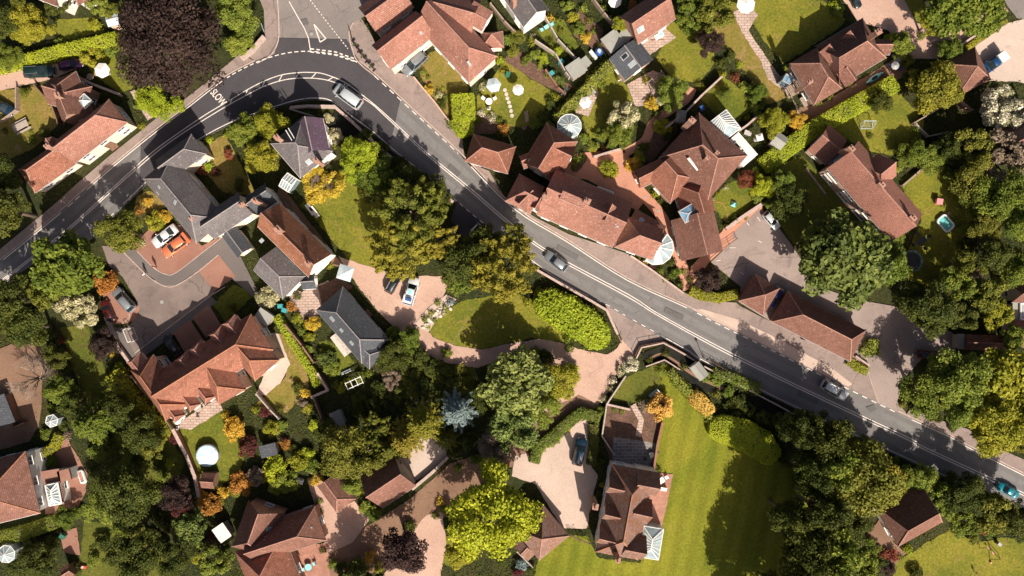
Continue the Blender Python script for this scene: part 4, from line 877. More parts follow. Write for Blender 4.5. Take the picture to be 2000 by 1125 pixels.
def half_octagon(h, px, py, rpx, ze, rise, a0, a1, n, nm='conservatory', mt='skyglass'):
    c = P(px, py, ze); r = rpx * S; pts = [c + Vector((math.cos(R(a0 + (a1 - a0) * k / n)) * r, math.sin(R(a0 + (a1 - a0) * k / n)) * r, 0)) for k in range(n + 1)]; top = c + Vector((0, 0, rise))
    m = MB(); m.add(pts + [top], [(k, k + 1, n + 1) for k in range(n)]); o = h.mesh(nm, m, M[mt], h.o); m = MB()
    for p in pts: m.tube(p, top, .11, .09, 4); m.tube((p.x, p.y, 0), p, .08, .08, 4)
    for p, q in zip(pts, pts[1:]): m.tube(p, q, .08, .08, 4)
    h.mesh('glazing_bars', m, M['white'], o); m = MB()
    for p, q in zip(pts, pts[1:]): m.add([(p.x, p.y, 0), (q.x, q.y, 0), q, p], [(0, 1, 2, 3)])
    h.mesh('glass_walls', m, M['skyglass'], o)
half_octagon(h, 1282, 483, 33, 2.8, 1.0, -129, 51, 6)
h.glazed(1166, 370, 1196, 381, 11, 2.5, .2, 'gg', 6, 'glass_lean_to')
h = House('roadside_cottage', 'small hipped pink tiled cottage at the pavement left of the long inn', 'house', [(916, 288, 1000, 313, 56, 2.7, 2.6, 'hh')], 'roof_red', 'wall_cream', lmk=(955, 300, 'the small hipped cottage'))
h = House('purple_slate_house', 'white walled villa with purple slate hips beside the bend in the road', 'house',
    [(560, 254, 618, 322, 82, 5.0, 2.2, 'hh'), (606, 236, 620, 300, 50, 5.0, 2.5, 'gg')], 'roof_slate', 'wall_white', roofs={1: 'roof_purple'}, lmk=(590, 290, 'the purple slate villa'), chim=[(540, 268, .6, .6), (617, 313, .6, .5)], sky=[(603, 316, .75, .9)])
m = MB()
for q in (((563, 250), (588, 292)), ((558, 254), (583, 296))): m.tube(P(*q[0], 7.35), P(*q[1], 7.35), .06, .06, 4)
h.mesh('roof_walkway', m, M['white'], h.o)
h.glazed(553, 350, 571, 362, 30, 2.6, .5, 'gg', 4)
h = House('l_shaped_slate_house', 'long grey slate house with hipped ends at the road beside the brick drive', 'house',
    [(388, 281, 318, 332, 48, 4.9, 1.9, 'hg'), (308, 326, 412, 452, 74, 5.0, 2.4, 'hh'), (404, 446, 480, 396, 50, 4.9, 2.0, 'gg'), (447, 452, 478, 494, 34, 2.8, 1.2, 'gg')], 'roof_slate', 'wall_cream', roofs={3: 'roof_dark'}, lmk=(350, 380, 'the long slate house'),
    chim=[(375, 426, .6, .6), (472, 399, .7, .4)], sky=[(311, 365, .4, .5), (308, 377, .5, .2), (342, 395, .4, 1.0)])
h = House('white_terrace_house', 'white walled house under a steep orange clay roof above the square parasol', 'house',
    [(525, 420, 625, 519, 64, 5.4, 3.0, 'gg'), (516, 505, 574, 562, 62, 4.0, 1.9, 'gh'), (590, 551, 616, 549, 30, 2.8, 1.2, 'gg'), (492, 402, 530, 376, 42, 4.6, 2.0, 'gg')], 'roof_patchy', 'wall_white', roofs={1: 'roof_slate', 2: 'roof_dark', 3: 'roof_dark'}, lmk=(575, 460, 'the steep orange roofed house'),
    chim=[(543, 449, 1.0, .7), (600, 514, .5, .5), (497, 392, .7, .5)], sky=[(511, 470, .5, .6), (603, 520, .35, .35)])
h = House('slate_barn', 'dark slate hipped barn with three skylights beside the pink gravel drive', 'outbuilding', [(643, 583, 733, 687, 70, 2.8, 2.5, 'hh'), (712, 680, 738, 702, 50, 2.5, 1.6, 'gh')], 'roof_dark', 'wall_stone', group='sheds and garages in the gardens', lmk=(690, 640, 'the slate barn'), sky=[(649, 623, .8, .8), (667, 645, .6, .7), (687, 670, .7, .7)])
m = MB(); w_ = Wing(652, 654, 680, 692, 18, 2.4, .3, 'gg', .05); w_.roof(m); h.mesh('lean_to_roof', m, M['rock'], h.o)
h = House('terraced_houses', 'row of orange hipped houses with little dormers facing the tarmac court', 'house',
    [(318, 768, 512, 648, 82, 4.8, 3.0, 'gh'), (277, 708, 346, 806, 54, 4.8, 2.5, 'hh'), (418, 712, 454, 776, 60, 4.8, 2.5, 'gh'), (478, 674, 522, 724, 62, 4.8, 2.6, 'gh')], 'roof_red', 'wall_pink', ridge='ridge_orange', lmk=(400, 720, 'the orange terrace'))
for a in ((446, 624, 472, 656), (420, 645, 446, 677), (380, 674, 406, 706), (354, 694, 380, 726), (260, 698, 284, 728)): h.dormer(*a, 32, 5.3, 1.5, 'roof_pink', 'wall_pink')
for a in ((412, 782, 394, 758), (382, 797, 364, 773), (352, 818, 334, 794)): h.dormer(*a, 26, 4.8, 1.3, 'roof_red', 'wall_white')
h = House('hipped_house', 'orange ridged hipped house with a white glazed roof lantern cut off by the edge', 'house', [(64, 942, -74, 976, 124, 6.0, 3.2, 'hg'), (70, 958, 120, 950, 70, 2.9, 0, 'ff')], 'roof_brown', 'wall_white', ridge='ridge_orange', roofs={1: 'bricky'}, lmk=(40, 945, 'the hipped house at the edge'))
h.glazed(100, 945, 108, 985, 24, 3.5, .5, 'hh', 5, 'roof_lantern', 3.0, .07)
w_ = Wing(122, 918, 128, 940, 24, 2.9, 0, 'ff', .05); m = MB(); w_.roof(m); x_ = h.mesh('bay_roof', m, M['bricky'], h.o); m = MB(); w_.walls(m); h.mesh('bay_wall', m, M['wall_white'], x_)
h = House('brown_hipped_house', 'brown tiled house with many hips at the bottom edge beside the terracotta drive', 'house',
    [(626, 1022, 492, 1066, 70, 3.4, 3.0, 'hg'), (520, 990, 488, 1080, 74, 3.4, 3.0, 'gh'), (505, 1060, 545, 1160, 100, 3.4, 3.2, 'hg')], 'roof_brown', 'wall_brick', roofs={2: 'roof_red'}, lmk=(540, 1040, 'the brown hipped house'), sky=[(526, 1033, .6, 1.2, 'blueglass'), (608, 1030, .25, .25)])  # brick picked to darken the walls, standing in for shadow between the wings
House('brick_garage', 'narrow hipped brown roofed garage at the end of the terracotta drive', 'garage', [(638, 936, 676, 988, 46, 2.5, 1.7, 'gh')], 'roof_brown', 'wall_brick', windows=False, group='sheds and garages in the gardens', lmk=(655, 960, 'the narrow garage'))
House('old_barn', 'broad gabled barn with a weathered pink slope beside the brown lane', 'barn', [(724, 958, 790, 914, 84, 3.0, 3.2, 'gg')], 'roof_brown', 'wood_grey', windows=False, group='sheds and garages in the gardens', lmk=(755, 945, 'the gabled barn'))
h = House('country_house', 'mossy tiled country house with gablets and a glass conservatory on the striped lawn', 'house', [(1236, 914, 1204, 1086, 84, 4.8, 2.6, 'hh')], 'roof_mossy', 'wall_white', ridge='ridge_orange', lmk=(1225, 990, 'the country house'), chim=[(1163, 990, .7, .7), (1207, 1094, .6, .6)])
for a in ((1186, 944, 1216, 951), (1178, 996, 1208, 1003), (1167, 1042, 1198, 1050)): h.dormer(*a, 36, 5.1, 2.0, 'roof_mossy', 'wall_white', 'g')
for a in ((1284, 946, 1240, 938, 46), (1268, 1000, 1232, 992, 50), (1258, 1070, 1216, 1062, 48)): h.dormer(*a, 4.8, 2.3, 'roof_mossy', 'wall_white', 'g', True, 'side_gable', 0)
h.glazed(1276, 1030, 1266, 1090, 40, 3.0, .9, 'hh', 6)
h = House('hipped_garage', 'tiled garage with a hipped corner beneath the big golden lime tree', 'garage', [(1086, 1016, 1028, 1064, 80, 2.8, 2.6, 'hh'), (1030, 1066, 1016, 1080, 44, 2.2, 1.0, 'gg')], 'roof_mossy', 'wall_brick', windows=False, group='sheds and garages in the gardens', lmk=(1055, 1045, 'the garage under the golden lime tree'))
House('woodland_cottage', 'dark brown roofed cottage among trees above the bottom corner lawn', 'house', [(1732, 1028, 1818, 980, 92, 3.4, 3.4, 'hh', .28, 0, .35)], 'roof_brown', 'wall_cream', lmk=(1790, 1000, 'the woodland cottage'))
h = House('parking_barn', 'long open fronted parking barn with a pink hipped roof beside the lay-by', 'garage', [(1523, 598, 1676, 676, 68, 2.7, 2.5, 'hh')], 'roof_brown', 'wood_brown', windows=False, group='sheds and garages in the gardens', lmk=(1600, 640, 'the long parking barn'))
House('parking_barn', 'short hipped parking barn beside the parked blue car', 'garage', [(1459, 561, 1507, 590, 62, 2.7, 2.2, 'hh')], 'roof_brown', 'wood_brown', windows=False, group='sheds and garages in the gardens', lmk=(1480, 575, 'the short parking barn'))
h = House('edge_house', 'brown roofed house with a white flat roof cut off by the edge', 'house', [(1976, 574, 2060, 574, 34, 3.2, 2.0, 'gg'), (1978, 608, 2060, 608, 36, 2.8, 0, 'ff'), (1976, 652, 2060, 652, 52, 3.2, 2.2, 'gg')], 'roof_brown', 'wall_cream', roofs={1: 'flatroof'}, lmk=(1985, 600, 'the house with the white flat roof'))
h.glazed(1994, 608, 2040, 608, 32, 3.1, 0, 'ff', 8, 'roof_lattice', 2.9, .08)
simple_shed('low_shed', 'low dark red tiled shed behind the white canopy', 'shed', 1884, 668, 1962, 670, 30, 2.2, 1.0, 'gg', 'roof_brown', 'wall_brick', lmk=(1920, 668, 'the low red shed'))
simple_shed('canopy_shed', 'small white flat canopy at the end of the low red shed', 'shed', 1871, 667, 1884, 667, 30, 2.3, 0, 'ff', 'flatroof', 'wood_grey')
simple_shed('summer_house', 'grey ridged summer house below the golden shrub', 'shed', 1512, 268, 1532, 282, 28, 2.2, .8, 'gg', 'flatroof', 'wood_grey', lmk=(1524, 276, 'the grey summer house'))
simple_shed('garden_shed', 'grey pointed shed roof beside the brick path', 'shed', 1322, 226, 1340, 228, 24, 2.1, .6, 'hh', 'flatroof', 'wood_grey')
simple_shed('garden_shed', 'pale flat shed beside the brown hipped house', 'shed', 424, 1028, 442, 1054, 26, 2.3, 0, 'ff', 'flatwhite', 'wood_grey', lmk=(432, 1040, 'the pale flat shed'))
simple_shed('garden_shed', 'grey flat roofed shed beside the green garden tubs', 'shed', 502, 610, 528, 628, 24, 2.2, 0, 'ff', 'flatroof', 'wood_grey', lmk=(514, 618, 'the grey shed beside the terrace'))
simple_shed('garden_shed', 'dark felt shed beneath the shrubs left of the gabled barn', 'shed', 508, 884, 540, 876, 24, 2.1, 0, 'ff', 'roof_dark', 'wood_brown')
simple_shed('dark_shed', 'brown roofed shed in shade below the round blue pool', 'shed', 394, 938, 420, 940, 30, 2.2, .9, 'gg', 'roof_brown', 'wood_brown')
simple_shed('shaded_shed', 'long grey glazed shed in shade left of the golden conifers', 'shed', 652, 804, 664, 832, 22, 2.2, .6, 'gg', 'flatroof', 'wood_grey', lmk=(658, 818, 'the shaded grey shed'))
simple_shed('bus_shelter', 'grey slab roofed shelter beside the stream wall and lamp post', 'shelter', 1356, 712, 1376, 738, 22, 2.4, .3, 'gg', 'flatroof', 'wall_white', lmk=(1365, 722, 'the stream side shelter'))
simple_shed('small_outbuilding', 'blue roofed lean-to beside the copper beech and the white house', 'shed', 208, 40, 232, 34, 26, 2.4, .3, 'gg', 'paleblue', 'wall_pink')
simple_shed('timber_frame_shed', 'open brown framed shed cut off by the left edge above the hipped house', 'shed', -8, 775, 14, 830, 34, 2.2, 0, 'ff', 'roof_dark', 'wood_brown')
simple_shed('garden_shed', 'small brown roofed shed below the woodland hedge at the bottom edge', 'shed', 124, 1122, 140, 1112, 26, 2.2, .7, 'gg', 'roof_brown', 'wood_brown')
# ------------------------------------------------------------------ vehicles
CP = {}
def paint(c, nm):
    if nm not in CP: CP[nm] = plain('car_paint_' + nm, c, .28, .25, vary=.02, coat=.6)
    return CP[nm]
def loft(m, st, mi=0):
    """st: list of closed rings (same count)"""
    n = len(st[0]); vs = [p for r in st for p in r]; fs = []
    for k in range(len(st) - 1):
        for i in range(n): j = (i + 1) % n; fs.append((k * n + i, k * n + n + i, k * n + n + j, k * n + j))
    fs.append(tuple(range(n))); fs.append(tuple(range((len(st) - 1) * n + n - 1, (len(st) - 1) * n - 1, -1))); m.add(vs, fs, mi)
CARS = {}
def car_proto(kind):
    """length runs along +x (front), 4.4 m long"""
    cab = {'hatch': (-2.02, -1.55, .25, 1.05, 1.5), 'saloon': (-1.55, -.85, .3, 1.1, 1.43), 'estate': (-2.08, -1.75, .3, 1.1, 1.52), 'suv': (-2.08, -1.8, .25, .98, 1.75), 'van': (-2.12, -2.02, .75, 1.5, 1.95), 'pickup': (-.75, -.6, .35, 1.05, 1.78)}[kind]
    up = .12 if kind in ('suv', 'van', 'pickup') else 0; m = MB(); rings = []
    for x, wd, zt in ((-2.2, .70, .70), (-2.12, .82, .88), (-1.6, .87, .93), (-.4, .88, .94), (.9, .88, .92), (1.25, .87, .90), (1.85, .82, .78), (2.12, .72, .66), (2.2, .58, .56)):
        zt += up; rings.append([(x, -wd * .86, .24), (x, -wd, .48 + up), (x, -wd * .98, zt - .10), (x, -wd * .84, zt), (x, 0, zt + .035), (x, wd * .84, zt), (x, wd * .98, zt - .10), (x, wd, .48 + up), (x, wd * .86, .24)])
    loft(m, rings); root = {}
    root['body'] = (m, 'paint', True, .03)
    b0, r0, r1, b1, zr = cab; zb = .90 + up; g = MB()
    def ring(x0, x1, z, hw): return [(x0, -hw * .86, z), (x0 - .05 if z < 1.2 else x0, 0, z), (x0, hw * .86, z), ((x0 * .8 + x1 * .2), hw, z), ((x0 * .2 + x1 * .8), hw * .98, z), (x1, hw * .84, z), (x1 + .06, 0, z), (x1, -hw * .84, z), ((x0 * .2 + x1 * .8), -hw * .98, z), ((x0 * .8 + x1 * .2), -hw, z)]
    loft(g, [ring(b0, b1, zb, .80), ring(r0, r1, zr, .62)]); root['glass_cabin'] = (g, 'glass', False, 0)
    t = MB(); loft(t, [ring(r0 - .02, r1 + .02, zr - .02, .635), ring(r0 + .06, r1 - .06, zr + .05, .57)]); root['roof_panel'] = (t, 'paint', True, 0)
    p = MB()
    for s in (-1, 1):
        p.tube((b1 - .02, s * .70, zb), (r1, s * .55, zr), .045, .04, 5); p.tube((b0 + .06, s * .72, zb), (r0 + .02, s * .56, zr), .07, .06, 5); mx = (b0 + b1) / 2 - .1; p.tube((mx, s * .80, zb), ((r0 + r1) / 2 - .1, s * .62, zr), .04, .035, 5)
    root['pillars'] = (p, 'paint', False, 0)
    for k, (x, s) in enumerate(((1.35, 1), (1.35, -1), (-1.35, 1), (-1.35, -1))):
        q = MB(); q.tube((x, s * .66, .32), (x, s * .885, .32), .32, .32, 16); root[f'wheel{k}'] = (q, 'rubber', False, 0)
        q = MB(); q.tube((x, s * .86, .32), (x, s * .895, .32), .2, .18, 10); root[f'wheel{k}>rim'] = (q, 'metal', False, 0)
    for k, s in enumerate((1, -1)):
        q = MB(); q.ball((2.06, s * .56, .60 + up), .13, .17, .07, 8, 5); root[f'headlight{k}'] = (q, 'white', True, 0)
        q = MB(); q.box((-2.17, s * .62, .72 + up), (.1, .26, .16)); root[f'tail_light{k}'] = (q, 'red', False, 0)
        q = MB(); q.ball((b1 - .25, s * .97, zb + .05), .10, .09, .07, 8, 5); q.box((b1 - .25, s * .88, zb), (.06, .12, .05)); root[f'wing_mirror{k}'] = (q, 'paint', True, 0)
    q = MB(); q.box((2.15, 0, .36), (.14, 1.1, .16)); q.box((-2.17, 0, .4), (.12, 1.3, .2)); root['bumpers'] = (q, 'grey', False, .02)
    if kind in ('estate', 'suv'):
        q = MB()
        for s in (-1, 1): q.tube((r0 + .1, s * .52, zr + .07), (r1 - .15, s * .52, zr + .07), .025, .025, 5)
        root['roof_rails'] = (q, 'metal', False, 0)
    if kind == 'pickup':
        q = MB()
        for s in (-1, 1): q.box((-1.45, s * .78, 1.15), (1.35, .08, .32))
        q.box((-2.12, 0, 1.13), (.08, 1.5, .3)); q.box((-1.45, 0, 1.06), (1.3, 1.48, .06)); root['load_bed'] = (q, 'paint', False, 0)
    e = empty('parked_car', (0, 0, -50)); made = {}
    for nm, (mb, mt, sm, bv) in root.items():
        par = made[nm.split('>')[0]] if '>' in nm else e
        o = mb.build(nm.split('>')[-1].rstrip('0123456789'), M.get(mt, M['white']), par, sm, 0)
        if mt == 'paint': o['painted'] = 1; o.material_slots[0].link = 'OBJECT'
        made[nm] = o
    return e
def car(kind, fx, fy, bx, by, pm, label, name='parked_car', cat='car', z=.17, group='cars in the village', wide=1.0, lmk=None):
    """fx, fy / bx, by: middle of the front and of the rear in pixels"""
    if kind not in CARS: CARS[kind] = car_proto(kind)
    e = copy_tree(CARS[kind])
    e.name = name; a, b = P(fx, fy, .9), P(bx, by, .9); c = (a + b) / 2; d = a - b; sc = d.length / 4.4
    e.location = (c.x, c.y, z); e.rotation_euler = (0, 0, math.atan2(d.y, d.x)); e.scale = (sc, min(sc, 1.08) * wide, min(sc, 1.05)); tag(e, label, cat, group); USED[label] = 1
    for ch in e.children:
        if 'painted' in ch.keys(): ch.material_slots[0].material = pm
    if lmk: LMK(*lmk)
    return e
SIL, GRY, BLK, WHT = paint((.50, .53, .55), 'silver'), paint((.20, .215, .23), 'grey'), paint((.018, .022, .026), 'black'), paint((.72, .73, .74), 'white')
DGR, PUR, NAV, ORG, RED, PBL, MBL = paint((.012, .03, .03), 'dark_green'), paint((.10, .015, .09), 'purple'), paint((.01, .03, .055), 'navy'), paint((.74, .20, .09), 'orange'), paint((.10, .014, .012), 'red'), paint((.012, .065, .17), 'blue'), paint((.06, .07, .28), 'violet_blue')  # red darkened to stand in for the shade over the red cars
car('suv', 106, 138, 47, 141, DGR, 'dark green off-road car parked on the gravel drive beside the hedge', lmk=(77, 139, 'the dark green car'))
car('hatch', 160, 121, 113, 129, PUR, 'purple car parked in shade in front of the dark green car')
car('saloon', 25, 219, -22, 197, NAV, 'navy car cut off by the left edge beside the garden fence')
car('estate', 789, 143, 831, 103, GRY, 'grey estate car parked on the grass beside the big inn', lmk=(810, 124, 'the grey estate car'))
car('van', 655, 170, 704, 206, SIL, 'silver people carrier driving round the dark bend', 'moving_car', wide=1.08, lmk=(680, 188, 'the silver people carrier'))
car('saloon', 299, 478, 344, 444, WHT, 'white saloon parked beside the orange car on the brick drive', lmk=(320, 461, 'the white saloon'))
e = car('hatch', 319, 497, 366, 462, ORG, 'bright orange car with a rear wing on the brick drive', lmk=(343, 479, 'the orange car'))
q = MB(); q.box((-2.05, 0, 1.42), (.42, 1.5, .07)); q.box((-2.0, .6, 1.2), (.12, .07, .4)); q.box((-2.0, -.6, 1.2), (.12, .07, .4)); q.build('rear_wing', ORG, e)
car('estate', 222, 564, 259, 606, GRY, 'silver grey estate car on the brick bay below the orange shrub', lmk=(240, 585, 'the estate car on the brick bay'))
car('hatch', 200, 586, 218, 628, RED, 'dark red car in deep shade behind the estate car on the brick bay')
car('hatch', 321, 656, 347, 692, BLK, 'black car in shade in front of the orange terrace')
car('suv', 780, 531, 757, 572, BLK, 'black car on the pink gravel drive half beneath the evergreens', lmk=(768, 550, 'the black car on the gravel'))
e = car('pickup', 811, 541, 795, 596, WHT, 'white off-road pickup with a light load bed beside the black car', lmk=(803, 568, 'the white pickup'))
q = MB(); q.box((-1.3, 0, 1.3), (.5, .9, .35), taper=.8); q.build('blue_crate', M['blue'], e); q = MB(); q.box((-.14, 0, 1.84), (.8, .5, .03)); q.build('sunroof', M['aqua'], e)
car('hatch', 1066, 495, 1107, 526, GRY, 'grey car driving past the long inn', 'moving_car', lmk=(1087, 510, 'the grey car on the road'))
car('hatch', 1521, 446, 1494, 415, WHT, 'white hatchback parked in the large car park', lmk=(1507, 430, 'the white hatchback'))
car('hatch', 1503, 598, 1526, 560, MBL, 'violet blue car parked between the two parking barns')
car('suv', 1654, 776, 1606, 748, SIL, 'silver off-road car driving out of the tree shade on the road', 'moving_car')
car('hatch', 1790, 692, 1832, 694, RED, 'dark red car in tree shade at the car park edge')
car('estate', 1138, 856, 1126, 909, NAV, 'dark blue estate car on the gravel yard beside the clipped hedge', lmk=(1132, 882, 'the dark blue estate car'))
car('suv', 1680, 14, 1660, -20, BLK, 'black car cut off by the top edge on the pink gravel', lmk=(1672, 6, 'the black car at the top edge'))
e = car('pickup', 1917, 140, 1962, 108, PBL, 'blue pickup with a white rear cover on the concrete drive', lmk=(1940, 122, 'the blue pickup'))
q = MB(); q.box((-1.45, 0, 1.5), (1.42, 1.55, .62), taper=.95); q.build('rear_cover', M['white'], e, bevel=.05)
car('saloon', 1950, 948, 1990, 968, paint((.01, .20, .26), 'turquoise'), 'turquoise car driving in deep shade near the bottom right', 'moving_car')  # paint darkened for the shade the car is in
for e in CARS.values():
    for ch in list(e.children_recursive): bpy.data.objects.remove(ch)
    bpy.data.objects.remove(e)
# ------------------------------------------------------------------ people
def person(px, py, face, top, legs, label, hgt=1.72, z=.17, arm=.25):
    v, e, rad = [], [], []
    def N(p, r, par=None):
        v.append(p); rad.append(r)
        if par is not None: e.append((par, len(v) - 1))
        return len(v) - 1
    pel = N((0, 0, .95), .135); wst = N((0, 0, 1.10), .125, pel); ch = N((.01, 0, 1.32), .15, wst); nk = N((.01, 0, 1.48), .06, ch); hd = N((.02, 0, 1.60), .085, nk); hc = N((.01, 0, 1.69), .075, hd); N((.10, 0, 1.60), .018, hd)
    for s in (-1, 1):
        hip = N((0, s * .09, .88), .095, pel); kn = N((.03 * s + .02, s * .10, .50), .065, hip); an = N((.06 * s - .02, s * .10, .09), .042, kn); ft = N((.06 * s + .07, s * .11, .04), .04, an); N((.06 * s + .15, s * .115, .03), .028, ft)
        sh = N((.01, s * .19, 1.42), .062, ch); el = N((-.01, s * (.26), 1.15), .045, sh); wr = N((arm * .5, s * .26, .93), .030, el); hn = N((arm * .5 + .03, s * .255, .86), .034, wr)
        for k in range(4): f = N((arm * .5 + .05 - .022 * k, s * .26, .80), .010, hn); N((arm * .5 + .055 - .02 * k, s * .25, .755 + .008 * abs(k - 1)), .008, f)
        t = N((arm * .5 + .07, s * .235, .85), .011, hn); N((arm * .5 + .085, s * .23, .815), .009, t)
        N((.02, s * .088, 1.60), .018, hd)
    me = bpy.data.meshes.new('person'); me.from_pydata(v, e, []); o = bpy.data.objects.new('person', me); COL.objects.link(o)
    sk = o.modifiers.new('skin', 'SKIN'); 
    for i, r in enumerate(rad): me.skin_vertices[0].data[i].radius = (r, r); me.skin_vertices[0].data[i].use_root = i == 0
    o.modifiers.new('sub', 'SUBSURF').levels = 1
    dg = bpy.context.evaluated_depsgraph_get(); m2 = bpy.data.meshes.new_from_object(o.evaluated_get(dg)); bpy.data.objects.remove(o)
    m2.materials.clear()
    for mt in (M['skin'], top, legs, M['black']): m2.materials.append(mt)
    for p in m2.polygons:
        c = p.center; p.material_index = 3 if c.z < .10 else 2 if c.z < 1.0 and abs(c.y) < .22 and not (c.x > .1 and c.z < .9 and abs(c.y) > .2) else 1 if (1.0 <= c.z < 1.47 and c.x < .12) else 0
        p.use_smooth = True
    q = bpy.data.objects.new('person', m2); link(q); q.location = P(px, py, 0) + Vector((0, 0, z)); q.rotation_euler = (0, 0, R(-face)); k = hgt / 1.77; q.scale = (k, k, k)
    tag(q, label, 'person', 'people outdoors'); m = MB(); m.ball((-.01, 0, 1.685), .10, .095, .085, 10, 6); m.build('hair', M['hair'], q, True)
person(288, 535, 200, M['white'], M['grey'], 'person in a pale top standing at the court kerb', arm=.3)
person(307, 522, 120, M['pinkpl'], M['grey'], 'person in a pink top standing on the brick drive', arm=.1)
person(1208, 160, 60, M['white'], M['black'], 'person in a white top on the grass below the slate annexe', z=.03)
person(1902, 1116, 40, M['red'], M['white'], 'child in a red top standing on the corner lawn', 1.1, .03)
# ------------------------------------------------------------------ garden things
GP = 'parasols in the gardens'
def parasol(px, py, rpx, mt, label, n=8, h=2.4, rot=.2, tilt=0):
    c = P(px, py, h); e = empty('garden_parasol', (c.x, c.y, 0)); tag(e, label, 'parasol', GP); USED[label] = 1; r = rpx * S; m = MB(); pts = [(math.cos(rot + 6.2832 * k / n) * r, math.sin(rot + 6.2832 * k / n) * r) for k in range(n)]
    top = (0, 0, h + .12 + r * .22); vs = [(x, y, h - .05) for x, y in pts] + [top] + [(x, y, h - .16) for x, y in pts] + [(0, 0, top[2] - .05)]; fs = [(k, (k + 1) % n, n) for k in range(n)] + [((k + 1) % n, k, n + 1 + k, n + 1 + (k + 1) % n) for k in range(n)] + [(n + 1 + (k + 1) % n, n + 1 + k, 2 * n + 1) for k in range(n)]
    m.add(vs, fs); m.build('canopy', mt, e); m = MB(); m.tube((0, 0, 0), (0, 0, top[2] + .1), .028, .025, 8); m.build('pole', M['grey'], e); m = MB(); m.lathe([(.28, 0), (.28, .05), (.06, .1)], 14); m.build('base', M['grey'], e)
    m = MB()
    for x, y in pts: m.tube((x * .98, y * .98, h - .12), (0, 0, top[2] - .08), .012, .012, 4)
    m.build('ribs', M['grey'], e)
parasol(199, 137, 15, M['canvas'], 'white parasol on the small lawn beside the copper beech', 7); LMK(199, 137, 'the white parasol by the copper beech')
parasol(964, 166, 15, M['paleblue'], 'pale blue parasol beside the end of the big inn', 6); LMK(964, 166, 'the pale blue parasol')
parasol(1012, 175, 11, M['canvas'], 'white parasol on the lawn right of the pale blue parasol', 8); LMK(1012, 175, 'the white parasol on the lawn')
parasol(1143, 200, 12, M['canvas'], 'white parasol on the patio above the round conservatory', 6); LMK(1143, 200, 'the white parasol on the patio')
parasol(1457, 8, 18, M['canvas'], 'large white parasol on the bungalow terrace at the top edge', 8); LMK(1457, 8, 'the large white parasol')
parasol(1201, 2, 13, M['canvas'], 'white parasol cut off by the top edge above the brick cottage', 8); LMK(1201, 2, 'the white parasol at the top edge')
parasol(674, 533, 20, M['paleblue'], 'square pale grey parasol on the gravel drive corner', 4, rot=R(28)); LMK(674, 533, 'the square parasol')
parasol(1749, 128, 8, M['grey'], 'small grey parasol on the terrace below the long bungalow', 8)
parasol(1484, 268, 9, M['canvas'], 'square white sunshade frame beside the white flat roof', 4, rot=R(60))
def table(px, py, r, mt, label, sq=False, z=.1, chairs=4, ch=None, cat='table', h=.74):
    c = P(px, py, h); e = empty('garden_table', (c.x, c.y, 0)); tag(e, label, cat, 'garden tables'); USED[label] = 1; m = MB()
    if sq: m.box((0, 0, h), (r * 2, r * 1.3, .05), .6)
    else: m.lathe([(r, h - .03), (r, h + .02)], 18)
    m.build('table_top', mt, e)
    for k in range(3 if not sq else 4):
        a = 6.2832 * k / (3 if not sq else 4) + .9; m = MB(); m.tube((math.cos(a) * r * .6, math.sin(a) * r * .6, 0), (math.cos(a) * r * .55, math.sin(a) * r * .55, h - .03), .025, .025, 6); m.build('leg', M['grey'], e)
    for k in range(chairs):
        a = 6.2832 * k / chairs + .5; garden_chair(c.x + math.cos(a) * (r + .45), c.y + math.sin(a) * (r + .45), a + math.pi, ch or mt, label)
CH = {}
def garden_chair(x, y, rz, mt, near):
    if not CH:
        e = empty('garden_chair', (0, 0, 0)); m = MB(); m.box((0, 0, .44), (.46, .46, .05)); m.build('seat', mt, e); m = MB(); m.box((-.23, 0, .72), (.05, .46, .5)); m.build('backrest', mt, e)
        for sx in (-1, 1):
            for sy in (-1, 1): m = MB(); m.tube((sx * .2, sy * .2, 0), (sx * .2, sy * .2, .44), .022, .02, 5); m.build('leg', M['grey'], e)
        CH['p'] = e; c = e
        for k in e.children:
            if k.name.split('.')[0] != 'leg': k.material_slots[0].link = 'OBJECT'
    else: c = copy_tree(CH['p'])
    for k in c.children:
        if k.name.split('.')[0] != 'leg': k.material_slots[0].material = mt
    c.location = (x, y, .1); c.rotation_euler = (0, 0, rz); tag(c, 'garden chair at the ' + near, 'chair', 'chairs at the ' + near)
table(176, 150, .5, M['wood'], 'small round table beside the white parasol', chairs=2)
table(1752, 120, .62, M['grey'], 'round grey table on the bungalow terrace', chairs=4, ch=M['blue'])
table(955, 198, .5, M['white'], 'round white table near the pale blue parasol', chairs=3)
table(346, 822, .55, M['white'], 'white table on the terrace behind the orange houses', chairs=3)
table(386, 798, .55, M['wood_grey'], 'grey table on the terrace behind the orange houses', chairs=3)
table(1800, 470, .75, M['black'], 'black covered table on the lawn beside the smooth roofed house', True, chairs=4, ch=M['black']); LMK(1800, 470, 'the black garden table')
table(1290, 940, .6, M['white'], 'white square table on the brick terrace', True, chairs=2); LMK(1296, 953, 'the brick terrace table')
table(1272, 890, .5, M['black'], 'dark table on the slab terrace', True, chairs=2)
table(602, 1108, .5, M['aqua'], 'pale green table on the brick terrace at the bottom edge', chairs=2, ch=M['aqua']); LMK(602, 1108, 'the pale green table')
table(1068, 52, .4, M['aqua'], 'small green table beside the grey slate house', True, chairs=2)
def boxy(name, label, cat, px, py, a, b, h, ang, mt, parts=(), group=None, z=.05, taper=1.0, lmk=None, bev=.02):
    c = P(px, py, h * .7); e = empty(name, (c.x, c.y, z), R(-ang)); tag(e, label, cat, group); USED[label] = 1; m = MB(); m.box((0, 0, h / 2), (a, b, h), taper=taper); m.build('body', mt, e, bevel=bev)
    for nm, ctr, sz, m2 in parts: m = MB(); m.box(ctr, sz); m.build(nm, m2, e)
    if lmk: LMK(px, py, lmk)
    return e
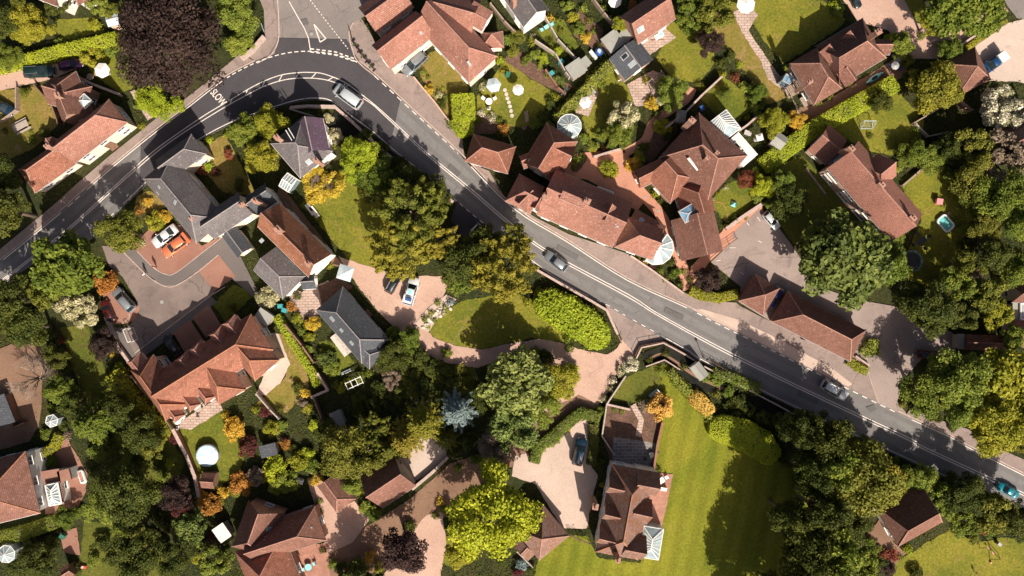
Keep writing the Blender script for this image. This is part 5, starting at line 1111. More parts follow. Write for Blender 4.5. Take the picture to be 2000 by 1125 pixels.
def slatted(name, label, cat, px, py, L, ang, mt, lmk=None):
    c = P(px, py, .6); e = empty(name, (c.x, c.y, .03), R(-ang)); tag(e, label, cat); USED[label] = 1
    m = MB()
    for k in range(5): m.box((0, -.38 + .19 * k, .74), (L, .15, .05))
    m.build('table_top', mt, e)
    for s in (-1, 1): m = MB(); m.box((0, s * .75, .44), (L, .28, .05)); m.build('bench_seat', mt, e)
    for s in (-1, 1): m = MB(); m.box((s * L * .36, 0, .38), (.09, 1.5, .09)); m.tube((s * L * .36, -.7, 0), (s * L * .36, -.3, .72), .05, .05, 4); m.tube((s * L * .36, .7, 0), (s * L * .36, .3, .72), .05, .05, 4); m.build('trestle', mt, e)
    if lmk: LMK(px, py, lmk)
slatted('picnic_table', 'large weathered picnic table on the dry lawn at the left edge', 'picnic table', 41, 246, 2.3, -28, M['wood_grey'], 'the picnic table')
slatted('picnic_table', 'brown picnic bench on the terrace below the long bungalow', 'picnic table', 1546, 178, 1.5, 60, M['wood'])
def lounger(px, py, ang, label):
    c = P(px, py, .4); e = empty('sun_lounger', (c.x, c.y, .05), R(-ang)); tag(e, label, 'sun lounger', 'sun loungers'); USED[label] = 1
    m = MB(); m.box((-.3, 0, .32), (1.3, .62, .1)); m.build('mattress', M['canvas'], e); m = MB(); m.add([(.35, -.31, .28), (.95, -.31, .62), (.95, .31, .62), (.35, .31, .28), (.35, -.31, .38), (.92, -.31, .72), (.92, .31, .72), (.35, .31, .38)], [(3, 2, 1, 0), (4, 5, 6, 7), (0, 1, 5, 4), (1, 2, 6, 5), (2, 3, 7, 6), (3, 0, 4, 7)]); m.build('backrest', M['canvas'], e)
    for x in (-.85, .5):
        for y in (-.26, .26): m = MB(); m.tube((x, y, 0), (x, y, .3), .03, .03, 5); m.build('leg', M['grey'], e)
lounger(606, 409, 52, 'white sun lounger on the lawn, the left one of a pair'); lounger(614, 414, 52, 'white sun lounger on the lawn, the right one of a pair'); LMK(610, 411, 'the white sun loungers')
lounger(1145, 180, 60, 'white sun lounger on the patio edge above the white parasol'); lounger(1153, 173, 50, 'white sun lounger by the hedge on the patio')
def goal(px, py, wd, ang, label, mt, h=1.5, dp=.9):
    c = P(px, py, h * .5); e = empty('football_goal', (c.x, c.y, .17), R(-ang)); tag(e, label, 'goal'); USED[label] = 1; x = wd / 2; r = .05; m = MB()
    m.path([(-x, 0, 0), (-x, 0, h), (x, 0, h), (x, 0, 0)], r); 
    for s in (-x, x): m.path([(s, 0, h), (s, -dp * .5, h), (s, -dp, 0), (s, 0, 0)], r * .8)
    m.path([(-x, -dp, 0), (x, -dp, 0)], r * .8); m.build('goal_frame', mt, e); m = MB()
    for k in range(9): t = -x + wd * k / 8; m.path([(t, 0, h), (t, -dp * .5, h), (t, -dp, 0)], .008, 3)
    for k in range(5): m.tube((-x, -dp * (.5 + .5 * k / 4), h * (1 - k / 4)), (x, -dp * (.5 + .5 * k / 4), h * (1 - k / 4)), .008, .008, 3)
    m.build('goal_net', M['canvas'], e)
goal(250, 656, 1.9, -112, 'white football goal in shade on the tarmac court', M['white']); LMK(252, 656, 'the white football goal')
goal(1695, 238, 1.7, 0, 'pale green netted goal on the lawn below the clipped hedge', M['paleblue'], 1.3); LMK(1695, 238, 'the pale green goal')
def ringpool():
    c = P(404, 890, 1.1); e = empty('garden_pool', (c.x, c.y, 0)); tag(e, 'round pool under a pale blue cover on the lawn behind the orange terrace', 'pool'); r = 21 * S; m = MB(); m.lathe([(r, 0), (r, 1.08), (r - .1, 1.12), (r - .12, 1.0)], 24); m.build('pool_wall', M['grey'], e)
    m = MB(); n = 24; vs = [(0, 0, 1.2)]
    for rr, z in ((.5, 1.17), (.86, 1.12), (1.02, 1.09), (1.03, .95)): vs += [(rr * r * math.cos(6.2832 * k / n) * (1 + .02 * (k % 2)), rr * r * math.sin(6.2832 * k / n) * (1 + .02 * (k % 2)), z + .03 * math.sin(k * 1.7)) for k in range(n)]
    fs = [(0, 1 + k, 1 + (k + 1) % n) for k in range(n)] + [(1 + a * n + k, 1 + (a + 1) * n + k, 1 + (a + 1) * n + (k + 1) % n, 1 + a * n + (k + 1) % n) for a in range(3) for k in range(n)]
    m.add(vs, fs); m.build('pool_cover', M['poolcover'], e, True); m = MB()
    for y in (-.2, .2): m.tube((-r - .5, y, 0), (-r + .1, y, 1.35), .03, .03, 6)
    for k in range(4): t = k / 4 + .1; m.tube((-r - .5 + .6 * t, -.2, 1.3 * t), (-r - .5 + .6 * t, .2, 1.3 * t), .025, .025, 5)
    m.build('ladder', M['white'], e); LMK(404, 890, 'the round blue pool')
ringpool()
def rounded(a, b, r, n=6):
    pts = []
    for cx, cy, t in ((a - r, b - r, 0), (-a + r, b - r, 90), (-a + r, -b + r, 180), (a - r, -b + r, 270)):
        for k in range(n + 1): t2 = R(t + 90 * k / n); pts.append((cx + r * math.cos(t2), cy + r * math.sin(t2)))
    return pts
c = P(1847, 436, .4); e = empty('paddling_pool', (c.x, c.y, .05), R(-48)); tag(e, 'white and turquoise paddling pool on the lawn beside the smooth roofed house', 'pool'); LMK(1847, 436, 'the paddling pool')
for z, mt, nm in ((.16, 'aqua', 'lower_ring'), (.40, 'white', 'upper_ring')):
    m = MB(); pts = rounded(1.15, .78, .4); N_ = len(pts)
    vs = [];
    for x, y in pts:
        L = math.hypot(x, y)
        for k in range(8): a = 6.2832 * k / 8; vs.append((x * (1 + .15 * math.cos(a) / L), y * (1 + .15 * math.cos(a) / L), z + .15 * math.sin(a)))
    m.add(vs, [(i * 8 + k, ((i + 1) % N_) * 8 + k, ((i + 1) % N_) * 8 + (k + 1) % 8, i * 8 + (k + 1) % 8) for i in range(N_) for k in range(8)]); m.build(nm, M[mt], e, True)
m = MB(); m.prism(rounded(1.08, .7, .35), .02, .26); m.build('water', M['water'], e)
c = P(1781, 510, .9); e = empty('trampoline', (c.x, c.y, 0)); tag(e, 'round black trampoline with a safety net in the rough garden', 'trampoline'); LMK(1781, 510, 'the black trampoline'); r = 1.55
m = MB(); m.path([(r * math.cos(6.2832 * k / 28), r * math.sin(6.2832 * k / 28), .8) for k in range(29)], .05, 5); m.build('frame', M['metal'], e); m = MB(); m.lathe([(r * .84, .78), (r * .84, .80)], 28); m.build('jump_mat', M['black'], e)
m = MB(); m.lathe([(r * .85, .79), (r * .98, .83), (r, .80)], 28); m.f = m.f[:-2]; m.m = m.m[:-2]; m.build('edge_pad', M['green'], e)
for k in range(6): a = 6.2832 * k / 6; m = MB(); m.path([(r * math.cos(a), r * math.sin(a), 0), (r * math.cos(a), r * math.sin(a), 2.2)], .03, 5); m.build('net_post', M['metal'], e)
m = MB(); m.path([(r * math.cos(6.2832 * k / 28), r * math.sin(6.2832 * k / 28), 2.2) for k in range(29)], .025, 4)
for k in range(56): a = 6.2832 * k / 56; m.tube((r * math.cos(a), r * math.sin(a), .82), (r * math.cos(a), r * math.sin(a), 2.2), .008, .008, 3)
m.build('safety_net', M['black'], e)
c = P(1936, 1077, .8); e = empty('garden_swing', (c.x, c.y, 0), R(-48)); tag(e, 'black framed garden swing on the corner lawn', 'swing'); LMK(1936, 1077, 'the garden swing')
m = MB()
for x in (-1.1, 1.1): m.path([(x, -.8, 0), (x, 0, 1.9), (x, .8, 0)], .04, 6)
m.tube((-1.2, 0, 1.9), (1.2, 0, 1.9), .045, .045, 6); m.build('swing_frame', M['black'], e)
for x in (-.5, .5): m = MB(); m.box((x, .1, .5), (.45, .2, .04)); m.tube((x - .2, .1, .5), (x - .2, 0, 1.9), .012, .012, 4); m.tube((x + .2, .1, .5), (x + .2, 0, 1.9), .012, .012, 4); m.build('swing_seat', M['pinkpl'], e)
# kayak on the terrace
c = P(1708, 152, .3); e = empty('kayak', (c.x, c.y, .1), R(33)); tag(e, 'teal kayak lying on the terrace below the long bungalow', 'kayak'); LMK(1708, 152, 'the teal kayak'); m = MB(); st = []
for x, wd in ((-1.5, .02), (-1.2, .16), (-.6, .33), (0, .38), (.6, .33), (1.2, .16), (1.5, .02)): st.append([(x, wd * math.cos(a), .2 + (.18 if abs(x) > 1.1 else .13) * math.sin(a) + (.1 if abs(x) > 1.4 else 0)) for a in (0, .8, 1.57, 2.34, 3.14, 3.9, 4.71, 5.5)])
loft(m, st); m.build('hull', M['aqua'], e, True); m = MB(); m.ball((0, 0, .33), .55, .24, .03); m.build('cockpit', M['black'], e)
# little greenhouse / gazebo with a white frame
def gazebo(px, py, r, h, label, glass='skyglass', n=8, nm='garden_gazebo'):
    c = P(px, py, h); e = empty(nm, (c.x, c.y, 0)); tag(e, label, 'gazebo'); USED[label] = 1; pts = [(r * math.cos(6.2832 * k / n + .3), r * math.sin(6.2832 * k / n + .3)) for k in range(n)]; m = MB()
    for x, y in pts: m.tube((x, y, 0), (x, y, h), .04, .04, 5); m.tube((x, y, h), (0, 0, h + r * .45), .045, .04, 5)
    for k in range(n): m.tube((*pts[k], h), (*pts[(k + 1) % n], h), .05, .05, 5)
    m.build('frame', M['white'], e); m = MB(); m.add([(x, y, h - .03) for x, y in pts] + [(0, 0, h + r * .45 - .04)], [(k, (k + 1) % n, n) for k in range(n)]); m.build('roof_panes', M[glass], e); m = MB()
    for k in range(n): a, b = pts[k], pts[(k + 1) % n]; m.add([(*a, 0), (*b, 0), (*b, h), (*a, h)], [(0, 1, 2, 3)])
    m.build('wall_panes', M[glass], e); LMK(px, py, 'the ' + label.split(' with')[0].split(' on')[0].split(' beside')[0].split(' at')[0])
gazebo(101, 822, .95, 2.0, 'white framed glass gazebo on the lawn beside the brown gravel', n=6)
gazebo(1112, 246, 1.75, 2.4, 'round grey glass conservatory beside the long inn', 'skyglass', 12, 'round_conservatory')
gazebo(12, 1082, 1.3, 2.3, 'white conservatory at the bottom left edge', 'skyglass', 8)
# assorted single things
wheel = [('lid', (0, 0, 1.03), (.62, .72, .08), M['green']), ('handle', (-.34, 0, .98), (.06, .5, .05), M['black'])]
GB = 'wheelie bins and boxes'
for i, (px, py, mt, lb) in enumerate(((992, 146, 'green', 'green wheelie bin below the garden fence beside the flat grey shed'), (1096, 122, 'teal', 'teal water butt against the flat grey shed'), (1077, 144, 'teal', 'dark teal bin beside the brick wall end'), (1738, 472, 'green', 'green bin at the corner of the smooth roofed house'), (548, 598, 'teal', 'dark green tub beside the cream blossom shrub'), (556, 606, 'teal', 'second dark green tub beside the patio wall'), (123, 1047, 'green', 'green bin on the brick patio at the left'), (1320, 182, 'blue', 'blue bin beside the pergola at the brick path'), (1370, 212, 'blue', 'small blue bin beside the courtyard house'), (945, 50, 'green', 'green bin in the yard behind the big inn'))):
    boxy('wheelie_bin', lb, 'bin', px, py, .6, .7, 1.0, 20 + 17 * i, M[mt], [(a, b, c_, M[mt] if a == 'lid' else d) for a, b, c_, d in wheel], GB)
c = P(1170, 100, .8); e = empty('covered_barbecue', (c.x, c.y, .03), .5); tag(e, 'dark blue rounded barbecue cover beside the slate annexe', 'barbecue'); m = MB(); m.lathe([(.62, 0), (.66, .5), (.6, .85), (.42, 1.1), (.1, 1.2)], 20); m.build('cover', M['blue'], e, True); m = MB(); m.lathe([(.3, 1.14), (.25, 1.22)], 14); m.build('lid', M['paleblue'], e)
boxy('garden_bench', 'white bench beside the dark blue barbecue cover', 'bench', 1158, 108, 1.5, .35, .45, 52, M['white'], [('backrest', (0, .2, .6), (1.5, .06, .5), M['white'])])
boxy('garden_bench', 'wooden bench on the lawn beside the large dark shrubs near the inn', 'bench', 1028, 228, 1.5, .45, .45, 82, M['wood'], [('backrest', (0, .24, .62), (1.5, .06, .5), M['wood'])], lmk='the wooden lawn bench')
boxy('planter_box', 'square wooden planter at the lawn corner near the long inn', 'planter', 1024, 249, .5, .5, .4, 40, M['wood'], [('soil', (0, 0, .42), (.4, .4, .03), M['bark'])])
boxy('play_house', 'small pink toy house on the rough lawn', 'toy', 1833, 394, .75, .7, .8, 10, M['pinkpl'], [('roof', (0, 0, .9), (.9, .85, .14), M['pinkpl']), ('door', (.38, 0, .3), (.03, .3, .5), M['red'])], lmk='the pink toy house')
boxy('step_board', 'pink board beside the paddling pool', 'board', 1852, 418, .7, .35, .08, -38, M['pinkpl'], [('grip', (0, 0, .1), (.5, .2, .03), M['wood'])])
boxy('garden_slide', 'pale blue garden slide on the shaded lawn beside the gold shrub', 'slide', 1277, 768, 1.6, .5, .25, -40, M['paleblue'], [('ladder', (.7, 0, .6), (.1, .45, 1.1), M['white']), ('chute', (0, 0, .45), (1.5, .42, .08), M['paleblue'])], lmk='the pale blue slide')
boxy('raised_bed', 'timber raised bed on the brick cottage terrace', 'planter', 1268, 62, 1.9, .5, .35, -30, M['wood_brown'], [('soil', (0, 0, .36), (1.7, .35, .03), M['bark'])])
c_, d_ = 1283, 66
for k, lb in enumerate(('brown timber beam leaning on the terrace of the brick cottage', 'grey timber beam on the terrace of the brick cottage', 'long brown plank at the edge of the brick cottage terrace')):
    boxy('timber_beam', lb, 'timber', 1272 + 6 * k, 62 + 8 * k, 2.6 - .3 * k, .16, .12, -32 + 30 * (k == 2), M['wood_brown' if k != 1 else 'wood_grey'], [('end_cap', (1.25 - .15 * k, 0, .06), (.12, .19, .15), M['wood'])])
boxy('sand_table', 'pale covered sand table with a green tray on the cottage terrace', 'toy', 1287, 70, 1.4, .7, .5, -30, M['canvas'], [('tray', (.3, 0, .52), (.4, .4, .06), M['aqua'])])
boxy('pallet_stack', 'stack of pale pallets on the bungalow terrace', 'pallets', 1572, 198, 1.5, 1.0, .5, 60, M['wood_grey'], [('top_slats', (0, 0, .53), (1.5, .8, .05), M['wood'])], lmk='the pallet stack')
boxy('log_pile', 'pile of cut logs at the head of the terracotta drive', 'logs', 614, 922, 1.4, .9, .5, 30, M['wood_brown'], [('log', (0, .1, .55), (1.2, .25, .2), M['bark']), ('log', (.1, -.2, .55), (1.0, .22, .2), M['wood'])])
boxy('oval_spa', 'white oval spa bath on the brick terrace beside the hipped house', 'spa', 160, 931, 2.1, 1.0, .7, 72, M['white'], [('water', (0, 0, .72), (1.4, .5, .02), M['ridge_clay']), ('head_rest', (.7, 0, .74), (.2, .3, .06), M['teal'])], bev=.3, lmk='the white oval spa')
boxy('trough', 'blue trough in the shaded corner of the woodland cottage', 'trough', 1766, 958, .9, .6, .5, 30, M['blue'], [('rim', (0, 0, .5), (.95, .65, .05), M['paleblue'])])
boxy('bench_frame', 'white framed swing seat in shade below the chestnut tree', 'seat', 1808, 575, 1.2, .5, .4, 50, M['wood_grey'], [('rail', (0, .3, .8), (1.3, .05, .08), M['white']), ('rail', (0, -.3, .8), (1.3, .05, .08), M['white'])], lmk='the white framed swing seat')
boxy('toy_car', 'red ride-on toy car on the shaded lawn at the bottom left', 'toy', 163, 1107, .9, .45, .35, 10, M['red'], [('seat', (-.1, 0, .4), (.3, .3, .15), M['white']), ('bonnet', (.3, 0, .38), (.25, .4, .1), M['red'])], lmk='the red toy car')
boxy('tarpaulin', 'white tarpaulin heap on the dark lawn above the brown hipped house', 'tarpaulin', 584, 940, 1.2, .9, .5, 20, M['canvas'], [('fold', (.2, .1, .52), (.6, .4, .12), M['canvas'])], taper=.5, lmk='the white tarpaulin')
boxy('barbecue', 'steel barbecue near the swing on the corner lawn', 'barbecue', 1950, 1062, .5, .4, .8, 40, M['metal'], [('lid', (0, 0, .86), (.55, .45, .15), M['metal'])])
c = P(1935, 1098, .15); m = MB(); m.ball((0, 0, .17), .17, None, None, 14, 8); o = m.build('play_ball', M['pinkpl'], None, True); o.location = (c.x, c.y, .03); tag(o, 'pale pink ball on the corner lawn near the swing', 'ball')
boxy('door_canopy', 'white plank bench against the striped lawn terrace edge', 'bench', 1296, 955, .9, .5, .45, 8, M['white'], [('backrest', (0, .25, .6), (.9, .05, .4), M['white'])])
boxy('cold_frame', 'white cold frame by the small lawn below the slate barn', 'cold frame', 676, 726, 1.5, .4, .35, -24, M['white'], [('glass_lid', (0, 0, .37), (1.4, .34, .03), M['skyglass'])], lmk='the white cold frame')
boxy('toy_tent', 'green play tent on the lawn of the courtyard house', 'toy', 1434, 398, .8, .8, .7, 20, M['aqua'], [('flap', (.3, 0, .3), (.2, .4, .5), M['green'])], taper=.25, lmk='the green play tent')
boxy('satellite_dish', 'grey satellite dish on a stand beside the white flat roof', 'dish', 1460, 260, .8, .5, .7, 20, M['lead'], [('pole', (0, 0, .3), (.08, .08, .6), M['grey'])], taper=1.3)
# hose on two lawns
m = MB(); m.path([P(x, y, .05) for x, y in smooth_loop([(1386, 402), (1394, 395), (1408, 396), (1418, 408), (1420, 422), (1416, 432)], 5, False)], .05, 5); tag(m.build('garden_hose', M['ridge_orange']), 'orange garden hose curving over the courtyard house lawn', 'hose')
m = MB(); m.path([P(905, 637, .05), P(893, 655, .05), P(882, 674, .05)], .03, 5); tag(m.build('garden_rope', M['wood']), 'pale rope lying across the oval lawn', 'rope')
# stepping stones, rockery
for k, (px, py) in enumerate(((986, 176), (989, 184), (991, 192), (994, 200), (996, 208), (998, 217), (1000, 226))):
    m = MB(); m.lathe([(.30, 0), (.28, .05)], 9); o = m.build('stepping_stone', M['rock']); o.location = P(px, py) + Vector((0, 0, .05)); tag(o, 'pale round stepping stone crossing the lawn by the white parasol', 'stone', 'stepping stones on the lawn')
for k in range(26):
    t = k / 25; px = 886 - 66 * t + rnd.uniform(-9, 9); py = 588 + 56 * t + rnd.uniform(-7, 7); m = MB(); r = rnd.uniform(.22, .45); m.ball((0, 0, r * .3), r, r * rnd.uniform(.6, .9), r * .6, 7, 5)
    o = m.build('rock', M['rock']); o.location = P(px, py) + Vector((0, 0, .08)); o.rotation_euler = (0, 0, rnd.uniform(0, 6)); tag(o, 'pale rockery stone along the edge of the oval lawn', 'rock', 'rockery stones by the oval lawn')
LMK(850, 612, 'the rockery'); LMK(960, 640, 'the oval lawn'); LMK(400, 320, 'the slate house garden'); LMK(1420, 200, 'the square lawn')
# railings, posts, lamp
def railing(name, label, pts, h, mt, rails=3, post=1.4, dense=None, z=.15):
    Q = [P(x, y, 0) for x, y in pts]; b = Q[0]; e = empty(name, (b.x, b.y, z)); tag(e, label, 'railing'); USED[label] = 1; m = MB(); pm = MB()
    for a, c in zip(Q, Q[1:]):
        a, c = a - b, c - b; L = (c - a).length
        for k in range(rails): zz = h * (k + 1) / rails; m.tube(a + Vector((0, 0, zz)), c + Vector((0, 0, zz)), .028, .028, 5)
        n = max(1, int(L / post))
        for k in range(n + 1): p = a.lerp(c, k / n); pm.tube(p, p + Vector((0, 0, h + .05)), .04, .04, 6)
        if dense:
            for k in range(int(L / dense)): p = a.lerp(c, k / int(L / dense)); m.tube(p + Vector((0, 0, .1)), p + Vector((0, 0, h)), .012, .012, 4)
    m.build('rails', M[mt], e); pm.build('posts', M[mt], e)
railing('pedestrian_railing', 'black railing with flower boxes on the junction pavement', [(685, 62), (692, 88), (706, 108), (732, 138)], 1.1, 'black', 3, 1.2, .15); LMK(705, 100, 'the junction railing')
for k, (px, py) in enumerate(((693, 87), (701, 100), (708, 110), (716, 120), (724, 130), (731, 137))):
    c = P(px, py, 1.0); e = empty('flower_box', (c.x, c.y, .15), .8); tag(e, 'flower box hanging on the black junction railing', 'flower box', 'flower boxes on the junction railing'); m = MB(); m.box((0, 0, .95), (.6, .24, .22)); m.build('box', M['black'], e)
    o = bpy.data.objects.new('flowers', CR['shrub'][k % 3]); link(o, e); set_mat(o, LEAF['dark red' if k % 2 else 'mid green']); o.location = (0, 0, 1.1); o.scale = (.28, .12, .10)
railing('bridge_railing', 'rusty railing along the stream wall beside the road', [(1238, 695), (1249, 674), (1294, 666), (1340, 692), (1368, 710)], 1.1, 'wood_brown', 2, 1.6); railing('bridge_railing', 'rusty railing above the stream towards the bottom right', [(1376, 700), (1440, 735), (1520, 776), (1600, 816)], 1.1, 'wood_brown', 2, 1.8)
railing('steps_railing', 'red railing beside the pool terrace steps of the car park', [(1386, 503), (1408, 486), (1438, 466)], 1.0, 'wood_brown', 3, 1.2)
railing('garden_gate', 'dark slatted gate between the country house and the tiled garage', [(1112, 1042), (1130, 1050), (1150, 1058)], 1.3, 'wood_brown', 4, 1.0, .2)
c = P(1373, 699, 0); e = empty('street_lamp', (c.x, c.y, .15)); tag(e, 'slim lamp post standing beside the stream side shelter', 'street lamp'); m = MB(); m.lathe([(.09, 0), (.07, .3), (.05, .5), (.04, 2.5)], 10); m.build('pole', M['grey'], e); m = MB(); m.lathe([(.05, 2.45), (.16, 2.6), (.20, 2.85), (.05, 2.95)], 10); m.build('lantern', M['black'], e)
c = P(1570, 660, 1); e = empty('litter_bin', (c.x, c.y, .15)); tag(e, 'black litter bin beside the long parking barn', 'bin'); m = MB(); m.lathe([(.25, 0), (.3, .8), (.32, .85), (.2, 1.0)], 14); m.build('body', M['black'], e); m = MB(); m.lathe([(.12, 1.0), (.1, 1.03)], 10); m.build('lid', M['white'], e)
c = P(513, 54, 1.0); e = empty('street_sign', (c.x, c.y, .15), R(-70)); tag(e, 'pale street sign on two posts at the junction corner', 'sign'); m = MB(); m.box((0, 0, .8), (1.3, .06, .35)); m.build('board', M['paleblue'], e)
for s in (-.5, .5): m = MB(); m.tube((s, -.05, 0), (s, -.05, .95), .035, .035, 6); m.build('post', M['black'], e)
# pergolas
def pergola(px, py, L, W, ang, label, mt, n=6, h=2.2):
    c = P(px, py, h); e = empty('pergola', (c.x, c.y, 0), R(-ang)); tag(e, label, 'pergola'); USED[label] = 1; m = MB()
    for s in (-1, 1): m.box((0, s * W / 2, h), (L, .09, .14))
    m.build('beams', M[mt], e); m = MB()
    for k in range(n): m.box((-L / 2 + L * k / (n - 1), 0, h + .12), (.08, W + .3, .1))
    m.build('rafters', M[mt], e)
    for sx in (-1, 1):
        for sy in (-1, 1): m = MB(); m.box((sx * L * .45, sy * W / 2, h / 2 - .04), (.11, .11, h - .08)); m.build('post', M[mt], e)
    LMK(px, py, 'the ' + label.split(' beside')[0].split(' below')[0].split(' on')[0])
pergola(1284, 158, 2.6, 1.4, -38, 'pale timber pergola below the slate annexe', 'wood', 4); pergola(1550, 172, 1.8, 1.1, -32, 'slatted wooden pergola on the bungalow terrace', 'wood', 7); pergola(692, 748, 2.4, .9, -24, 'white garden arch frame below the slate barn', 'white', 4, 1.8)
# ------------------------------------------------------------------ garden walls and fences
def wall_line(name, label, pts, wpx, h, mt, cope=None, cat='wall', z0=0.0):
    Q = [P(x, y, h) for x, y in pts]; b = Vector((Q[0].x, Q[0].y, 0)); m, cm, pm = MB(), MB(), MB(); wd = wpx * S
    for i, (a, c) in enumerate(zip(Q, Q[1:])):
        d = c - a; L = d.length; rz = math.atan2(d.y, d.x); mid_ = (a + c) / 2 - b; e2 = .003 * (i % 2)
        m.box((mid_.x, mid_.y, (h + z0) / 2 - e2), (L + wd * .5, wd - e2, h - z0 - e2), rz)
        if cope: cm.box((mid_.x, mid_.y, h + .035 + e2), (L + wd * .6, wd + .05 - e2, .07), rz)
        if cat == 'fence':
            n = max(1, int(L / 1.8))
            for k in range(n + 1): p = a.lerp(c, k / n) - b; pm.box((p.x, p.y, (h + .1) / 2), (.11, wd + .07, h + .1), rz)
    e = empty(name, b); tag(e, label, cat, 'garden walls and fences'); USED[label] = 1; m.build('panels' if cat == 'fence' else 'wall_face', M[mt], e)
    if cope: cm.build('coping', M[cope], e)
    if pm.v: pm.build('posts', M[mt], e)
W_, F_ = 'garden_wall', 'garden_fence'
wall_line(W_, 'brick parapet with pale coping along the road beside the purple slate villa', [(652, 207), (690, 240), (740, 288), (800, 336), (884, 394)], 5, .9, 'brickwall', 'coping')
wall_line(W_, 'curved pale stone wall inside the bend of the road', [(568, 210), (600, 207), (650, 208)], 5, .9, 'wall_stone', 'coping')
wall_line(W_, 'brick parapet with pale coping above the big laurel hedge', [(1050, 528), (1100, 557), (1155, 588), (1185, 606), (1206, 652)], 4, .9, 'brickwall', 'coping')
wall_line(W_, 'dark timber post wall continuing the laurel hedge parapet', [(1206, 652), (1214, 670)], 2, .8, 'wood_brown')
wall_line(W_, 'angled stream wall with pale coping beside the road railing', [(1243, 700), (1253, 679), (1296, 670), (1333, 690), (1356, 704)], 2, .9, 'brickwall', 'coping')
wall_line(W_, 'long brick stream wall with pink coping towards the bottom right', [(1376, 716), (1440, 750), (1520, 792), (1588, 830)], 2, .9, 'brickwall', 'coping')
wall_line(W_, 'pale garden wall at the stream behind the shaded lawn', [(1262, 716), (1298, 703), (1328, 722)], 1.5, .8, 'wall_stone', 'coping')
wall_line(W_, 'stone retaining wall on the junction corner behind the street sign', [(472, 113), (492, 98), (514, 72)], 7, .9, 'wall_stone', 'coping')
wall_line(W_, 'white capped wall around the walled bed of the country house', [(1222, 735), (1185, 790), (1176, 852), (1200, 888)], 2, 1.2, 'wall_stone', 'wall_stone')
wall_line(W_, 'short white topped wall across the walled bed', [(1186, 790), (1230, 800)], 3, 1.0, 'wall_stone', 'coping')
wall_line(W_, 'dark wall between the walled bed and the striped lawn', [(1294, 826), (1284, 870), (1277, 920)], 4, 1.0, 'brickwall')
wall_line(W_, 'low pink wall on the road side of the long inn', [(1232, 500), (1268, 524), (1334, 572)], 3, .7, 'brickwall', 'coping')
wall_line(W_, 'brick car park wall beside the green play tent lawn', [(1420, 446), (1450, 424), (1486, 400)], 6, .9, 'brickwall', 'coping')
wall_line(W_, 'long garden wall beside the square lawn of the courtyard house', [(1300, 250), (1340, 218), (1370, 187), (1410, 150)], 3, 1.5, 'wall_pink', 'coping')
wall_line(W_, 'brick wall beside the courtyard below the round conservatory', [(1160, 306), (1200, 294), (1214, 290)], 3, 1.1, 'wall_stone', 'coping')
wall_line(W_, 'pink wall right of the white sunshade frame', [(1440, 258), (1460, 244), (1478, 228)], 3, 1.6, 'wall_pink', 'coping')
wall_line(W_, 'pale stone wall at the brown lane beside the gabled barn', [(806, 955), (842, 925), (874, 894)], 5, .9, 'wall_stone', 'coping')
wall_line(W_, 'low brick wall beside the white football goal', [(206, 620), (232, 680), (258, 716)], 5, 1.0, 'wall_stone', 'coping')
wall_line(W_, 'long brick garden wall between the pool lawn and the shaded garden', [(338, 840), (364, 890), (380, 930), (388, 970)], 6, 1.3, 'brickwall', 'coping')
wall_line(W_, 'brick wall corner below the slate barn garden', [(608, 776), (640, 762), (620, 730)], 4, 1.2, 'brickwall', 'coping')
wall_line(W_, 'pale path wall beside the white house garden', [(140, 144), (180, 164), (232, 184)], 4, 1.2, 'wall_stone', 'coping')
wall_line(W_, 'pink front wall of the dry lawn beside the big inn', [(808, 150), (826, 172), (848, 198), (884, 246)], 2.5, .6, 'wall_pink')
wall_line(W_, 'pale verge wall along the concrete drive', [(1880, 86), (1910, 66), (1964, 30)], 3, 1.0, 'brickwall', 'coping')
wall_line(W_, 'low wall on the grass island beside the car park entrance', [(1672, 696), (1698, 714)], 2.5, .7, 'brickwall', 'coping')
wall_line(F_, 'grey fence between the seat lawn and the flat grey shed garden', [(1046, 78), (1085, 104), (1105, 140), (1112, 150)], 2.5, 1.6, 'wood_grey', cat='fence')
wall_line(F_, 'grey fence from the grey slate house down to the flat grey shed', [(1064, 30), (1090, 76), (1124, 112)], 2.5, 1.6, 'wood_grey', cat='fence')
wall_line(F_, 'long wooden fence above the vegetable garden near the top edge', [(1158, -5), (1180, 24), (1198, 45)], 2.5, 1.6, 'wood', cat='fence')
wall_line(F_, 'wooden fence behind the big inn and the grey slate house', [(958, 6), (985, 40), (1006, 62)], 3, 1.5, 'wood', cat='fence')
wall_line(F_, 'brick coloured fence between the two lawns near the white parasols', [(1066, 136), (1090, 170), (1104, 182)], 2.5, 1.5, 'brickwall', cat='fence')
wall_line(F_, 'wire topped fence around the dark plot beside the hipped garage', [(1786, 240), (1830, 214), (1870, 190), (1900, 215)], 2, 1.3, 'wood', cat='fence')
wall_line(F_, 'white rail fence below the dark plot', [(1790, 242), (1814, 266), (1850, 258)], 2, 1.0, 'wood_grey', cat='fence')
wall_line(F_, 'wooden fence on the rough lawn above the paddling pool', [(1764, 362), (1790, 340), (1816, 316)], 3, .8, 'wood', cat='fence')
wall_line(F_, 'brown fence left of the orange terrace garden', [(254, 734), (296, 784), (334, 836)], 2.5, 1.6, 'wood_brown', cat='fence')
wall_line(F_, 'brown fence along the narrow hedge beside the slate barn garden', [(556, 634), (590, 676), (612, 708)], 3, 1.5, 'wood_brown', cat='fence')
wall_line(F_, 'brown fence from the brick corner down the shaded garden', [(612, 778), (628, 820), (634, 850)], 2.5, 1.5, 'wood_brown', cat='fence')
wall_line(F_, 'thin fence between the orange terrace gardens', [(500, 770), (526, 800), (544, 818)], 2.5, 1.4, 'wood_grey', cat='fence')
